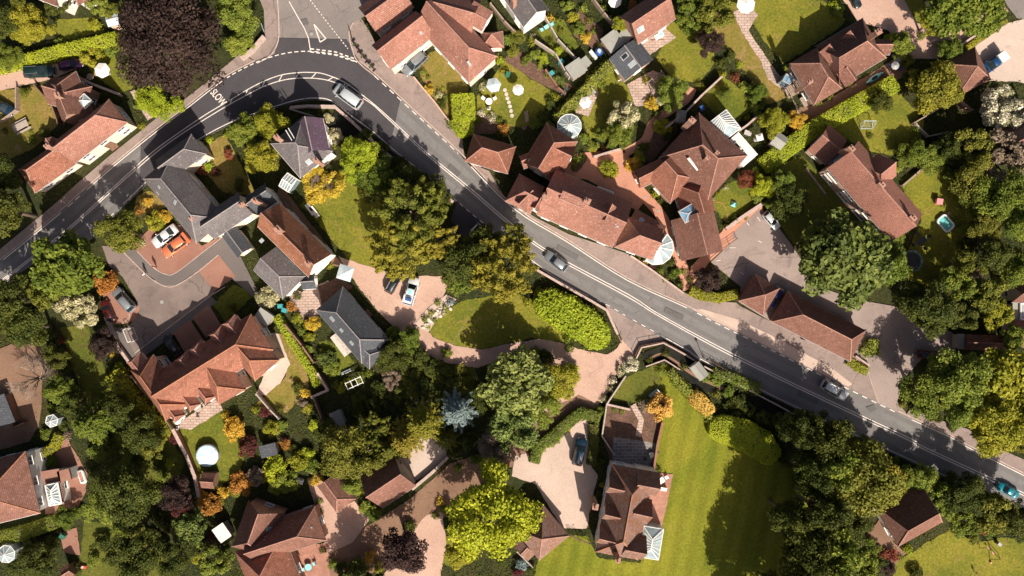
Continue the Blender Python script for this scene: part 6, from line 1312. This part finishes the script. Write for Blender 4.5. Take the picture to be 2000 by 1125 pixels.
wall_line(F_, 'wooden fence on the dry lawn near the navy car', [(30, 170), (30, 214), (0, 236)], 2, 1.1, 'wood', cat='fence')
wall_line(F_, 'pale fence between the dry lawn and the cross ridged cottage', [(66, 166), (100, 204), (112, 240)], 2, 1.2, 'wood_brown', cat='fence')
wall_line(F_, 'dark timber fence in the shaded bank beside the purple slate villa', [(566, 212), (610, 226), (640, 250)], 2, 1.1, 'wood_grey', cat='fence')
wall_line(F_, 'pale fence at the shaded side of the smooth roofed house', [(1575, 330), (1596, 356), (1612, 378)], 3, .4, 'wood', cat='fence')
wall_line(F_, 'weathered fence beside the brown gravel turning area', [(46, 826), (24, 836), (16, 800)], 3, 1.2, 'wood_brown', cat='fence')
wall_line(F_, 'white fence across the lay-by entrance under the evergreens', [(878, 448), (896, 462)], 2, 1.0, 'white', cat='fence')
wall_line(F_, 'white post fence right of the lay-by', [(920, 450), (934, 436), (958, 456)], 2, 1.0, 'white', cat='fence')
wall_line(F_, 'dark fence between the garage under the golden lime tree and the lawn', [(1010, 1078), (1040, 1108)], 2, 1.0, 'wood_grey', cat='fence')
wall_line(F_, 'fence above the roof below the white blossom tree', [(1868, 186), (1884, 210), (1900, 214)], 2, 1.2, 'wood_brown', cat='fence')
# ------------------------------------------------------------------ hedges, trees, shrubs
hedge('clipped_hedge', [(-10, 130), (60, 114), (120, 98), (170, 86), (222, 74)], 24, 1.8, 'bright lime', 'long lime hedge above the gravel drive with the dark green car')
hedge('clipped_hedge', [(1500, 318), (1545, 284), (1600, 246), (1670, 206), (1745, 164)], 34, 1.9, 'bright lime', 'long clipped lime hedge between the bungalow terrace and the goal lawn')
hedge('clipped_hedge', [(1044, 900), (1050, 876), (1085, 848), (1120, 818), (1135, 806), (1168, 816)], 21, 1.5, 'mid green', 'curved clipped hedge around the gravel yard')
hedge('clipped_hedge', [(1160, 832), (1160, 880), (1156, 905)], 18, 1.2, 'dark green', 'straight dark hedge between the gravel yard and the walled bed')
hedge('clipped_hedge', [(903, 192), (905, 225)], 44, 2.2, 'bright lime', 'tall block of clipped lime topiary beside the dry front lawn')
hedge('clipped_hedge', [(898, 228), (908, 255)], 40, 1.9, 'bright lime', 'lower block of clipped lime topiary tapering to the pavement', round_=.8)
hedge('clipped_hedge', [(1400, 838), (1430, 842), (1462, 854), (1490, 872), (1510, 892)], 58, 2.2, 'bright lime', 'broad rounded lime hedge beside the striped lawn', round_=.5)
hedge('clipped_hedge', [(1356, 774), (1388, 804)], 30, 1.6, 'gold clipped', 'orange gold clipped hedge at the top of the striped lawn', round_=.5)
hedge('laurel_hedge', [(1060, 586), (1092, 604), (1124, 622), (1150, 640), (1174, 664)], 62, 2.4, 'bright lime', 'wide billowing laurel hedge between the oval lawn and the road', wild=.24, leafs=.18, dens=50, round_=.5)
hedge('clipped_hedge', [(1352, 568), (1372, 577), (1405, 582), (1438, 574)], 18, 1.2, 'yellow green', 'curved lime hedge around the purple bush at the car park')
hedge('leafy_hedge', [(222, 735), (250, 775), (282, 806), (306, 830)], 30, 2.4, 'yellow green', 'loose lime hedge beside the orange terrace', wild=.25, leafs=.18, dens=44)
hedge('clipped_hedge', [(540, 620), (562, 656), (590, 700), (622, 748)], 15, 1.4, 'bright lime', 'narrow lime hedge between the orange terrace and the slate barn garden')
hedge('clipped_hedge', [(0, 1052), (50, 1040), (100, 1022)], 26, 1.6, 'mid green', 'green hedge below the hipped house at the edge')
hedge('clipped_hedge', [(74, 894), (104, 872), (112, 852)], 16, 1.4, 'yellow green', 'short green hedge above the hipped house at the edge')
hedge('leafy_hedge', [(1310, 726), (1330, 752), (1360, 782), (1390, 820)], 16, 1.0, 'fresh green', 'low bank of grasses along the edge of the striped lawn', wild=.2)
hedge('leafy_hedge', [(1090, 230), (1120, 200), (1160, 158), (1190, 126)], 18, 1.8, 'fresh green', 'leafy hedge between the two lawns left of the slate annexe', wild=.28)
hedge('leafy_hedge', [(1480, 760), (1440, 742), (1398, 728)], 20, 1.3, 'mid green', 'ragged hedge below the long brick stream wall', wild=.3)
hedge('leafy_hedge', [(1690, 690), (1705, 668), (1708, 690)], 20, 1.0, 'fresh green', 'shrubby grass island at the car park entrance', wild=.3)
hedge('leafy_hedge', [(1660, 706), (1678, 718), (1692, 724)], 16, .7, 'yellow green', 'grassy strip below the parking barn end')
hedge('leafy_hedge', [(1950, 50), (1920, 68), (1890, 92)], 9, .5, 'yellow green', 'low verge planting along the concrete drive')
hedge('leafy_hedge', [(180, 930), (210, 905), (235, 882)], 14, .8, 'dark green', 'dark low border of the shaded left garden', wild=.2)
# trees: px, py, r, h, kind, leaf, (options)
T = [
 (331, 74, 126, 15, 'beech', 'copper', dict(label='huge dark copper beech beside the road bend')), (64, 52, 46, 5.5, 'fine', 'yellow green', {}), (2, 45, 40, 7, 'broad', 'dark green', {}), (18, 112, 26, 5, 'broad', 'mid green', {}),
 (464, 28, 42, 6, 'broad', 'fresh green', {}), (468, 84, 32, 4, 'broad', 'fresh green', {}), (450, -10, 34, 6, 'broad', 'fresh green', {}), (300, 196, 44, 3.5, 'broad', 'bright lime', dict(squash=.75)),
 (528, 238, 36, 6, 'broad', 'yellow green', {}), (480, 254, 38, 6, 'broad', 'mid green', {}), (508, 306, 40, 6.5, 'broad', 'yellow green', {}),
 (700, 312, 48, 6.5, 'fine', 'bright lime', {}), (740, 345, 42, 6, 'broad', 'mid green', {}), (628, 362, 46, 4.6, 'loose', 'golden yellow', {}), (627, 362, 30, 5.0, 'twig', 'grey brown', dict(label='bare grey branches in the golden tree below the purple slate villa')),
 (805, 415, 76, 11, 'plume', 'olive green', {}), (782, 484, 70, 10, 'plume', 'golden olive', {}), (790, 355, 42, 6, 'broad', 'dark green', {}), (850, 372, 30, 5, 'broad', 'dark green', {}),
 (905, 515, 58, 9, 'broad', 'dark green', {}), (985, 525, 72, 11, 'plume', 'golden olive', {}), (898, 548, 32, 6, 'plume', 'fresh green', {}), (945, 475, 46, 8, 'broad', 'dark green', {}), (1000, 470, 40, 8, 'plume', 'olive green', {}),
 (1008, 745, 74, 10, 'chestnut', 'soft green', {}), (1092, 740, 38, 6, 'broad', 'yellow green', {}), (1005, 838, 58, 8, 'loose', 'soft green', {}), (965, 872, 40, 6, 'loose', 'grey brown', {}), (1060, 800, 36, 6, 'broad', 'fresh green', {}),
 (893, 806, 42, 9, 'conifer', 'silver blue', dict(label='silvery blue spruce between the dark shade and the round green tree')), (826, 828, 44, 9, 'conifer', 'golden olive', {}), (734, 832, 32, 6, 'plume', 'olive green', {}), (790, 860, 42, 8, 'conifer', 'golden olive', {}), (760, 880, 34, 7, 'conifer', 'olive green', {}),
 (686, 886, 66, 10, 'fine', 'olive green', dict(label='broad dark olive tree above the gabled barn')), (640, 850, 34, 7, 'broad', 'dark green', {}), (690, 946, 24, 5, 'broad', 'fresh green', {}),
 (708, 1152, 60, 9, 'broad', 'dark green', {}), (956, 1002, 98, 15, 'fine', 'bright lime', dict(label='very large golden lime tree above the tiled garage')), (786, 1075, 54, 10, 'broad', 'copper', dict(label='dark purple leaved tree on the gravel path at the bottom')), (896, 1082, 34, 7, 'broad', 'yellow green', {}),
 (1652, 508, 98, 12, 'chestnut', 'blue green', dict(label='massive dark horse chestnut beside the large car park')), (1740, 520, 46, 9, 'broad', 'mid green', {}), (1600, 478, 40, 9, 'chestnut', 'mid green', {}),
 (1824, 170, 60, 8, 'broad', 'golden olive', dict(label='golden green tree between the clipped hedge and the hipped garage')), (1956, 214, 52, 7, 'loose', 'white flowering', dict(label='white blossom tree above the pinkish roof at the edge')),
 (1960, 315, 62, 9, 'loose', 'grey brown', {}), (1900, 285, 44, 8, 'loose', 'olive green', {}), (1905, 345, 46, 8, 'broad', 'olive green', {}), (1955, 380, 58, 10, 'broad', 'mid green', {}), (1860, 290, 36, 6, 'broad', 'dark green', {}), (1995, 430, 44, 9, 'broad', 'mid green', {}), (1925, 440, 36, 7, 'broad', 'olive green', {}), (1940, 500, 40, 8, 'broad', 'dark green', {}), (1985, 520, 44, 8, 'broad', 'mid green', {}),
 (1858, 18, 58, 10, 'chestnut', 'mid green', {}), (1912, 24, 54, 10, 'chestnut', 'mid green', {}), (1820, 44, 30, 6, 'broad', 'yellow green', {}),
 (1960, 735, 66, 10, 'chestnut', 'yellow green', {}), (1872, 735, 66, 11, 'broad', 'fresh green', {}), (1940, 830, 66, 10, 'broad', 'yellow green', {}), (1810, 765, 50, 9, 'broad', 'mid green', {}), (1995, 800, 50, 9, 'broad', 'yellow green', {}), (1875, 800, 40, 8, 'broad', 'fresh green', {}), (2000, 866, 26, 6, 'loose', 'olive green', {}),
 (1815, 605, 58, 11, 'broad', 'dark green', {}), (1860, 560, 44, 8, 'loose', 'mid green', {}), (1930, 575, 42, 8, 'loose', 'olive green', {}), (1945, 615, 34, 7, 'loose', 'yellow green', {}), (1880, 620, 34, 8, 'loose', 'dark green', {}), (1780, 575, 36, 8, 'broad', 'dark green', {}),
 (1668, 935, 92, 13, 'fine', 'olive green', dict(label='large olive oak between the road and the woodland cottage')), (1615, 900, 66, 14, 'broad', 'mid green', {}), (1695, 888, 40, 9, 'fine', 'olive green', {}), (1735, 935, 44, 9, 'loose', 'golden olive', {}), (1546, 1012, 46, 15, 'broad', 'dark green', {}), (1572, 1078, 62, 16, 'broad', 'dark green', {}), (1552, 1180, 74, 16, 'broad', 'dark green', {}), (1520, 1270, 64, 16, 'broad', 'dark green', {}), (1622, 1072, 62, 15, 'loose', 'fresh green', {}), (1600, 1185, 72, 16, 'broad', 'dark green', {}), (1624, 1260, 72, 16, 'broad', 'dark green', {}), (1584, 925, 48, 15, 'broad', 'dark green', {}), (1604, 1000, 56, 16, 'broad', 'dark green', {}), (1680, 1095, 40, 8, 'loose', 'mid green', {}), (1562, 838, 44, 14, 'broad', 'dark green', {}), (1660, 1030, 40, 9, 'broad', 'dark green', {}),
 (1602, 856, 58, 14, 'broad', 'dark green', {}), (1800, 935, 34, 6, 'broad', 'fresh green', {}), (1840, 975, 36, 6, 'loose', 'fresh green', {}), (1886, 966, 42, 8, 'broad', 'dark green', {}), (1935, 1000, 48, 8, 'loose', 'olive green', {}), (1985, 1010, 40, 8, 'broad', 'dark green', {}), (1890, 1015, 34, 6, 'loose', 'mid green', {}), (1770, 930, 26, 6, 'broad', 'fresh green', {}),
 (6, 412, 56, 12, 'broad', 'dark green', {}), (-4, 345, 46, 9, 'broad', 'dark green', {}), (14, 596, 62, 12, 'broad', 'dark green', {}), (50, 640, 50, 10, 'broad', 'dark green', {}), (90, 575, 36, 9, 'loose', 'olive green', {}), (128, 520, 72, 13, 'chestnut', 'mid green', dict(label='large leafy green tree at the roadside above the orange shrub')), (236, 452, 52, 10, 'fine', 'olive green', {}),
 (158, 606, 40, 6, 'loose', 'cream blossom', dict(label='cream blossom tree on the left lawn beside the tarmac court')), (205, 672, 34, 5, 'broad', 'copper', {}), (66, 740, 62, 7, 'twig', 'grey brown', dict(label='leafless pale tree over the brown gravel')), (172, 828, 46, 8, 'conifer', 'mid green', {}), (110, 700, 30, 5, 'loose', 'dark green', {}), (118, 760, 34, 6, 'broad', 'mid green', {}), (140, 790, 30, 6, 'loose', 'dark green', {}),
 (250, 965, 70, 9, 'fine', 'dark green', dict(label='wide green tree in the shaded garden below the white spa')), (205, 985, 40, 7, 'broad', 'fresh green', {}), (345, 965, 38, 7, 'broad', 'copper', {}), (372, 1032, 38, 7, 'chestnut', 'blue green', {}), (355, 990, 26, 6, 'broad', 'dark red', {}), (70, 1095, 46, 6, 'broad', 'dark green', {}), (130, 1010, 26, 4, 'broad', 'mid green', {}), (270, 1085, 54, 9, 'broad', 'dark green', {}), (340, 1090, 40, 8, 'broad', 'dark green', {}), (280, 845, 40, 7, 'broad', 'dark green', {}), (235, 800, 36, 7, 'broad', 'dark green', {}), (300, 870, 34, 5, 'loose', 'olive green', {}), (420, 1095, 34, 5, 'loose', 'fresh green', {}),
 (1215, 228, 38, 5, 'loose', 'cream blossom', dict(label='round blossoming tree beside the brick path')), (1310, 180, 34, 5, 'broad', 'fresh green', {}), (1210, 262, 34, 5, 'broad', 'mid green', {}), (1398, 30, 44, 7, 'loose', 'olive green', {}), (1350, 20, 36, 6, 'loose', 'mid green', {}), (1388, 84, 30, 5, 'fine', 'copper', dict(label='dark purple tree on the lawn left of the dry lawn strip')), (1420, 182, 17, 3, 'conifer', 'mid green', dict(label='small dark conifer standing in the square lawn')),
 (1385, 545, 32, 4.5, 'broad', 'copper', dict(label='round purple leaved tree inside the curved lime hedge')), (1460, 352, 22, 3, 'broad', 'russet', dict(label='russet tree beside the green play tent lawn')), (1490, 365, 26, 4, 'broad', 'bright lime', {}), (1510, 238, 32, 4.5, 'broad', 'yellow green', {}), (1556, 234, 20, 3, 'broad', 'golden yellow', {}), (1210, 46, 18, 4, 'broad', 'yellow green', dict(label='small green tree overhanging the flat roofed extension')),
 (860, 470, 40, 8, 'plume', 'golden olive', {}), (1720, 200, 24, 4, 'broad', 'dark green', {}), (1760, 90, 30, 4, 'broad', 'fresh green', {}), (1858, 98, 28, 4, 'broad', 'mid green', {}), (1785, 155, 24, 4, 'broad', 'dark green', {}),
 (770, 695, 34, 5, 'broad', 'dark green', {}), (800, 660, 26, 4, 'broad', 'mid green', {}), (765, 740, 22, 3, 'loose', 'grey brown', {}), (720, 870, 30, 7, 'plume', 'olive green', {}), (1815, 310, 34, 4, 'broad', 'fresh green', {}), (1780, 300, 30, 4, 'broad', 'mid green', {}), (1540, 395, 40, 6, 'broad', 'dark green', {}), (1530, 355, 26, 5, 'broad', 'fresh green', {}), (1480, 180, 22, 3, 'broad', 'mid green', {}), (1975, 660, 30, 7, 'loose', 'mid green', {}), (940, 780, 30, 5, 'broad', 'dark green', {}), (870, 860, 26, 5, 'conifer', 'olive green', {}), (1880, 515, 30, 6, 'loose', 'olive green', {}), (1900, 400, 30, 5, 'broad', 'mid green', {}),
 (1750, 455, 22, 4, 'broad', 'fresh green', {}), (1700, 440, 20, 3.5, 'broad', 'mid green', {}), (40, 20, 30, 5, 'broad', 'olive green', {}), (110, 12, 26, 5, 'loose', 'dark green', {}), (190, 8, 26, 5, 'loose', 'fresh green', {}), (215, 20, 20, 4, 'loose', 'olive green', {}),
]
for t in T: tree(*t[:6], **t[6])
# shrubs: px, py, r, leaf
SH = '''
285 170 16 yellow green|345 205 18 bright lime|250 140 16 fresh green|262 118 18 mid green|235 95 14 fresh green|180 108 26 yellow green|183 48 14 yellow green|118 86 12 fresh green|150 72 10 mid green|215 100 12 fresh green|305 180 16 yellow green|270 205 12 fresh green|276 246 8 yellow green
50 180 12 olive green|8 255 7 dark green|62 275 10 mid green|85 262 12 dark green|60 258 6 fresh green
408 272 10 bright lime|398 295 8 mid green|448 300 12 russet|420 335 10 dark red|470 360 14 dark green|520 400 16 dark green|405 318 14 bright lime|395 330 12 russet|445 262 9 yellow green
287 395 11 golden yellow|272 410 10 orange|305 432 22 yellow green|320 424 16 golden yellow|275 472 10 cream blossom|205 552 26 orange|190 545 14 golden yellow|110 600 10 cream blossom|100 535 9 bright lime|75 510 10 bright lime
640 230 11 cream blossom|655 265 17 cream blossom|632 262 14 golden yellow|645 285 10 yellow green|620 240 10 mid green|600 222 10 dark green
715 265 16 dark green|745 290 16 dark green|780 320 18 dark green|820 350 18 dark green|870 390 16 dark green|700 350 18 dark green|725 380 20 dark green
838 172 11 golden yellow|826 140 8 fresh green|858 185 10 cream blossom|865 205 11 dark green|870 190 8 mid green|865 172 4 bright lime|880 240 11 mid green|836 150 5 mid green
942 170 9 cream blossom|940 220 9 white flowering|960 232 10 white flowering|975 235 8 mid green|985 255 13 orange|935 235 8 mid green|962 222 6 cream blossom|976 116 10 bright lime|1000 100 14 olive green|990 80 14 fresh green|1010 72 16 olive green|985 140 10 yellow green|1030 118 12 mid green|1045 105 12 fresh green|1062 118 12 bright lime|1040 80 10 yellow green|1055 128 8 fresh green
1075 35 10 golden yellow|1092 40 10 fresh green|1105 12 14 fresh green|1120 30 12 yellow green|1130 55 15 mid green|1115 38 7 golden yellow|1145 72 12 golden yellow|1110 95 8 fresh green|1086 103 12 bright lime|1074 80 9 dark green|1160 60 8 mid green|1150 40 9 olive green|1235 10 12 orange|1180 15 10 mid green|1170 90 8 mid green|1095 60 8 olive green|1140 15 10 fresh green
1300 44 7 golden yellow|1310 25 10 fresh green|1325 40 12 mid green|1290 20 10 yellow green|1340 60 12 mid green|1360 75 10 dark green|1370 50 10 olive green
1082 150 14 blue green|1095 165 12 blue green|1100 178 9 silver blue|1070 145 9 fresh green|1155 180 7 mid green|1175 165 9 mid green|1125 175 7 dark green|1076 205 12 dark green|1062 225 14 dark green|1050 240 14 mid green|1085 190 10 yellow green|1070 245 12 fresh green|1100 215 10 yellow green
1040 70 6 cream blossom|1232 150 6 mid green|1262 155 9 yellow green|1275 205 14 golden yellow|1283 222 9 dark green|1290 195 12 cream blossom|1305 210 10 mid green|1270 190 8 olive green
1195 285 12 mid green|1160 285 12 fresh green|1140 270 12 fresh green|1170 262 14 mid green|1160 290 9 golden yellow|1180 292 9 dark red|1250 305 14 yellow green|1258 290 13 dark green|1238 322 18 golden yellow|1252 315 12 mid green|1295 248 18 yellow green|1304 262 13 dark green|1190 330 19 yellow green|1128 312 11 mid green|1136 308 9 fresh green|1122 324 10 olive green|1184 340 8 golden yellow|1200 338 10 golden yellow
1270 358 9 dark green|1281 378 10 yellow green|1290 390 9 dark green|1300 365 8 mid green|1330 240 6 fresh green
1365 165 8 olive green|1372 170 8 yellow green|1412 145 9 yellow green|1437 150 11 russet|1455 168 13 fresh green|1475 205 8 russet|1445 125 8 bright lime|1468 190 10 mid green|1460 230 8 yellow green|1480 215 14 fresh green|1490 200 10 mid green|1425 110 12 dark green|1410 125 12 dark green
1500 395 12 mid green|1520 340 16 fresh green|1480 385 12 fresh green|1455 420 9 fresh green|1436 430 10 mid green|1420 438 10 dark green|1475 345 14 bright lime|1505 375 14 fresh green|1390 390 6 cream blossom|1402 378 6 yellow green|1418 366 6 cream blossom
1500 225 14 bright lime|1525 245 12 fresh green|1550 255 9 russet|1535 260 9 dark green
1600 230 5 fresh green|1660 160 8 mid green|1620 190 8 mid green|1600 200 8 fresh green|1535 132 7 bright lime|1740 80 16 bright lime|1755 100 14 bright lime|1770 118 16 mid green|1640 20 14 fresh green|1630 8 10 bright lime|1638 28 9 yellow green|1800 70 9 mid green|1750 75 12 yellow green|1840 88 10 fresh green
1788 255 10 mid green|1790 285 14 fresh green|1830 290 14 fresh green|1800 320 12 dark green|1840 320 16 mid green|1860 345 18 fresh green|1750 325 14 fresh green|1765 310 12 mid green|1870 375 14 yellow green|1868 353 5 white flowering|1700 265 7 dark green
1880 440 16 mid green|1890 480 18 dark green|1870 525 14 fresh green|1840 540 18 olive green|1820 550 14 mid green|1850 590 12 yellow green|1848 577 6 orange|1870 600 14 dark green|1905 540 16 grey brown|1920 530 12 olive green|1895 575 12 mid green|1980 545 10 grey brown
1695 690 10 cream blossom|1700 678 8 fresh green|1770 770 14 mid green|1790 800 14 fresh green|1765 790 10 olive green|1830 815 14 dark green|1860 830 12 dark green
1348 545 10 dark green|1320 535 12 mid green|1312 512 10 dark green|1328 555 10 dark green|1335 530 8 fresh green|1250 498 9 olive green|1262 510 8 golden yellow|1275 520 8 dark red|1290 530 9 mid green|1300 545 8 olive green|1308 470 8 yellow green|1240 492 7 dark green
1232 712 17 white flowering|1214 722 12 cream blossom|1198 744 10 white flowering|1194 760 9 cream blossom|1180 780 9 cream blossom|1175 800 12 mid green|1222 720 9 silver blue|1290 795 28 gold clipped|1282 790 18 dark green|1336 716 9 dark green|1290 725 10 fresh green|1270 705 8 mid green|1345 760 10 fresh green|1320 745 10 mid green|1400 740 14 fresh green|1420 765 14 mid green|1445 780 14 dark green|1380 735 12 fresh green|1300 690 9 dark green
1425 790 14 dark green|1460 800 16 dark green|1490 815 16 dark green|1520 820 16 dark green|1550 835 16 dark green|1400 770 10 olive green|1440 815 14 dark green|1470 840 12 mid green
1108 662 10 mid green|1100 640 9 dark green|1052 570 10 fresh green|1080 575 14 mid green|1030 590 10 yellow green|1112 680 10 mid green|1065 700 18 dark green|1045 690 14 mid green|1115 725 18 bright lime|1105 765 18 yellow green|1080 770 16 mid green
1090 855 8 bright lime|1086 862 8 mid green|1075 868 9 fresh green|1108 838 8 golden yellow|1100 846 7 dark green|1060 880 7 cream blossom|1176 948 6 golden yellow|1170 965 8 dark green|1175 900 9 dark green|1286 918 8 dark green|1278 910 8 mid green|1200 800 7 mid green|1215 803 7 fresh green|1282 870 6 cream blossom|1260 790 14 grey brown
1010 1070 10 mid green|1020 1105 14 silver blue|1035 1115 12 dark green|1010 1120 12 dark red|980 1095 12 dark green|866 996 10 fresh green|850 1008 9 mid green|800 1030 14 dark green|860 980 10 golden yellow
722 1085 13 golden yellow|700 1105 16 mid green|670 1115 18 dark green|740 1110 12 yellow green|650 1100 12 fresh green|730 960 14 fresh green|710 990 14 fresh green|730 1002 16 mid green|700 960 10 yellow green
632 1040 8 mid green|625 1000 8 dark green|630 1075 8 dark green|622 980 8 mid green|470 1060 8 dark green
458 838 24 golden yellow|484 872 22 dark red|440 812 9 golden yellow|530 838 18 yellow green|548 830 12 fresh green|410 985 24 orange|400 970 12 golden yellow|428 975 12 mid green|470 945 26 orange|462 955 16 mid green|500 930 20 grey brown|440 960 14 golden yellow|538 915 26 bright lime|520 930 16 yellow green|560 940 26 mid green|540 950 18 fresh green|585 900 22 yellow green|600 890 18 bright lime|575 880 12 dark green|560 870 12 orange|555 860 10 dark red|610 910 18 mid green|620 935 14 golden yellow
498 800 8 yellow green|520 805 12 dark red|545 800 10 dark green|580 760 14 dark green|595 765 13 golden yellow|590 785 12 grey brown|600 800 12 yellow green|610 830 12 bright lime|618 845 10 fresh green|615 740 12 bright lime|640 700 18 blue green|650 720 18 fresh green|628 695 12 mid green|605 660 12 yellow green|590 640 12 mid green|600 680 12 fresh green|580 620 12 yellow green|570 600 12 orange|560 640 8 mid green|610 700 10 dark green|600 625 9 dark red|612 632 16 golden yellow|650 665 10 dark green|705 740 12 fresh green|670 755 12 yellow green|680 745 10 bright lime|655 752 10 mid green|720 728 10 mid green
524 580 24 cream blossom|580 578 10 dark green|645 518 8 yellow green|530 560 8 dark green|455 600 9 dark green|480 610 11 dark green|505 800 9 mid green
770 660 22 mid green|790 690 22 mid green|750 700 18 fresh green|755 680 14 dark green|820 700 22 dark green|850 720 22 dark green|880 735 22 dark green|800 730 22 dark green|830 760 22 dark green|775 770 20 dark green|865 770 18 dark green|905 745 14 olive green|900 720 14 olive green|740 760 18 dark green|700 800 14 dark green|700 780 16 dark green|730 790 18 dark green|690 840 14 dark green|700 790 9 bright lime|870 690 12 mid green|915 860 18 dark green|930 895 14 mid green|890 880 14 dark green|895 915 10 fresh green
230 720 12 bright lime|215 745 12 mid green|215 690 8 golden yellow|190 690 14 dark green|180 720 10 dark green|95 655 14 dark green|100 680 12 blue green|118 665 9 russet|125 690 10 dark red|130 720 12 dark green|105 730 12 mid green|130 745 9 cream blossom|110 775 12 fresh green|150 760 14 dark green|105 800 12 mid green|125 830 12 dark green|90 850 12 mid green|130 850 10 grey brown|195 850 18 olive green|210 870 16 dark green|185 880 14 fresh green|260 870 14 dark green|270 900 16 dark green|330 830 14 olive green|340 860 12 dark red|320 845 16 yellow green|315 880 12 dark green|310 910 14 dark green|320 930 12 fresh green|330 905 10 bright lime
100 905 16 mid green|85 915 12 dark green|70 900 10 dark green|115 925 10 dark green|150 1000 14 mid green|170 1010 12 fresh green|100 1060 16 dark green|60 1060 16 dark green|30 1110 16 dark green|150 1110 14 dark green|180 1095 14 mid green|200 1060 18 dark green|220 1090 18 dark green|230 1040 14 mid green|300 1050 16 dark green|320 1070 16 mid green|390 1060 12 fresh green|410 1050 10 dark red|385 1090 12 yellow green|400 1110 12 fresh green|440 1080 12 dark green|430 1110 10 grey brown|310 1010 14 dark green|330 1030 12 dark green
1745 1085 14 russet|1730 1082 12 russet|1720 1100 14 dark green|1735 1110 16 copper|1775 1075 10 bright lime|1760 1090 8 fresh green|1710 1070 12 olive green|1700 1060 12 mid green|1870 1040 12 fresh green|1900 1050 14 olive green|1915 1035 12 russet|1885 1035 10 mid green|1860 1010 14 fresh green|1930 1040 12 mid green|1960 1035 12 dark green|1990 1050 14 dark green|1840 950 14 fresh green|1820 940 14 mid green|1860 930 14 dark green|1900 975 16 dark green|1920 965 14 dark green|1950 985 14 dark green|1970 1030 14 olive green|1870 966 12 mid green|1830 948 12 dark green|1780 928 12 fresh green|1790 1120 16 dark green
1640 880 14 dark green|1600 850 12 dark green|1560 860 14 dark green|1702 876 12 mid green|1742 900 14 mid green|1770 918 14 dark green|1650 850 14 dark green|1600 940 14 dark green|1640 1050 14 dark green|1590 1110 16 bright lime|1610 1060 14 bright lime|1640 1085 12 yellow green|1600 1100 14 fresh green|1600 1035 16 dark green|1560 940 16 dark green|1580 960 16 dark green|1540 900 18 dark green
855 592 8 fresh green|870 600 8 mid green|842 612 8 yellow green|848 625 7 mid green|830 622 9 fresh green|836 638 6 bright lime|865 612 7 cream blossom|880 590 9 silver blue'''
ITEMS = [it.strip().split(' ', 3) for it in SH.replace('\n', '|').split('|') if it.strip()]
ITEMS.sort(key=lambda p: -float(p[2]))
for k, p in enumerate(ITEMS):
    (shrub if k < 290 else small_plant)(float(p[0]), float(p[1]), float(p[2]), p[3])
for leaf, its in SMALL.items():      # the many little border plants past the 290 largest
    V, N_, C, SZ = [], [], [], []
    for px, py, r in its:
        c = P(px, py, r * S * .7); n = 260; u = unit(n); u[:, 2] = np.abs(u[:, 2]) * 1.1; rr = r * S * (1 + .2 * np.sin(3 * np.arctan2(u[:, 1], u[:, 0]) + NP.uniform(0, 6)))
        V.append(np.array(c * 1) * np.array([1, 1, .2]) + u * (rr * NP.uniform(.5, 1.05, n))[:, None]); N_.append(u + NP.normal(size=(n, 3)) * .5); C.append(NP.uniform(0, 1, n)); SZ.append(np.full(n, r * S * .14))
    o = bpy.data.objects.new('border_plants', quads_mesh('border_plants', np.concatenate(V), np.concatenate(N_), np.concatenate(SZ), np.concatenate(C))); link(o); set_mat(o, LEAF[leaf])
    tag(o, f'many small {leaf} plants spread through the garden borders', 'border plants', kind='stuff')
# ground cover that nobody could count: tufts of rough grass and weeds between the gardens
def ground_cover():
    n = 45000; px = NP.uniform(-30, 2030, n); py = NP.uniform(-30, 1155, n); pos = np.stack([(px - 1000) * S, (562.5 - py) * S, np.full(n, .07)], 1)
    dg = bpy.context.evaluated_depsgraph_get(); keep = np.zeros(n, bool)
    for i in range(n):
        h = scene.ray_cast(dg, (pos[i, 0], pos[i, 1], 60), (0, 0, -1))
        keep[i] = h[0] and h[4].name == 'ground'
    pos = pos[keep]; k = len(pos); rep = 5; pos = np.repeat(pos, rep, 0) + NP.normal(size=(k * rep, 3)) * np.array([.35, .35, .05]); pos[:, 2] = np.abs(pos[:, 2]) + .04
    me = quads_mesh('ground_cover', pos, NP.normal(size=(k * rep, 3)) * .5 + np.array([0, 0, .8]), .115, np.repeat(NP.uniform(0, .6, k), rep) + NP.uniform(0, .3, k * rep))
    o = bpy.data.objects.new('ground_cover', me); link(o); set_mat(o, LEAF['dark green']); tag(o, 'rough grass and weeds covering the ground between the gardens', 'ground cover', kind='stuff')
bpy.context.view_layer.update(); ground_cover()
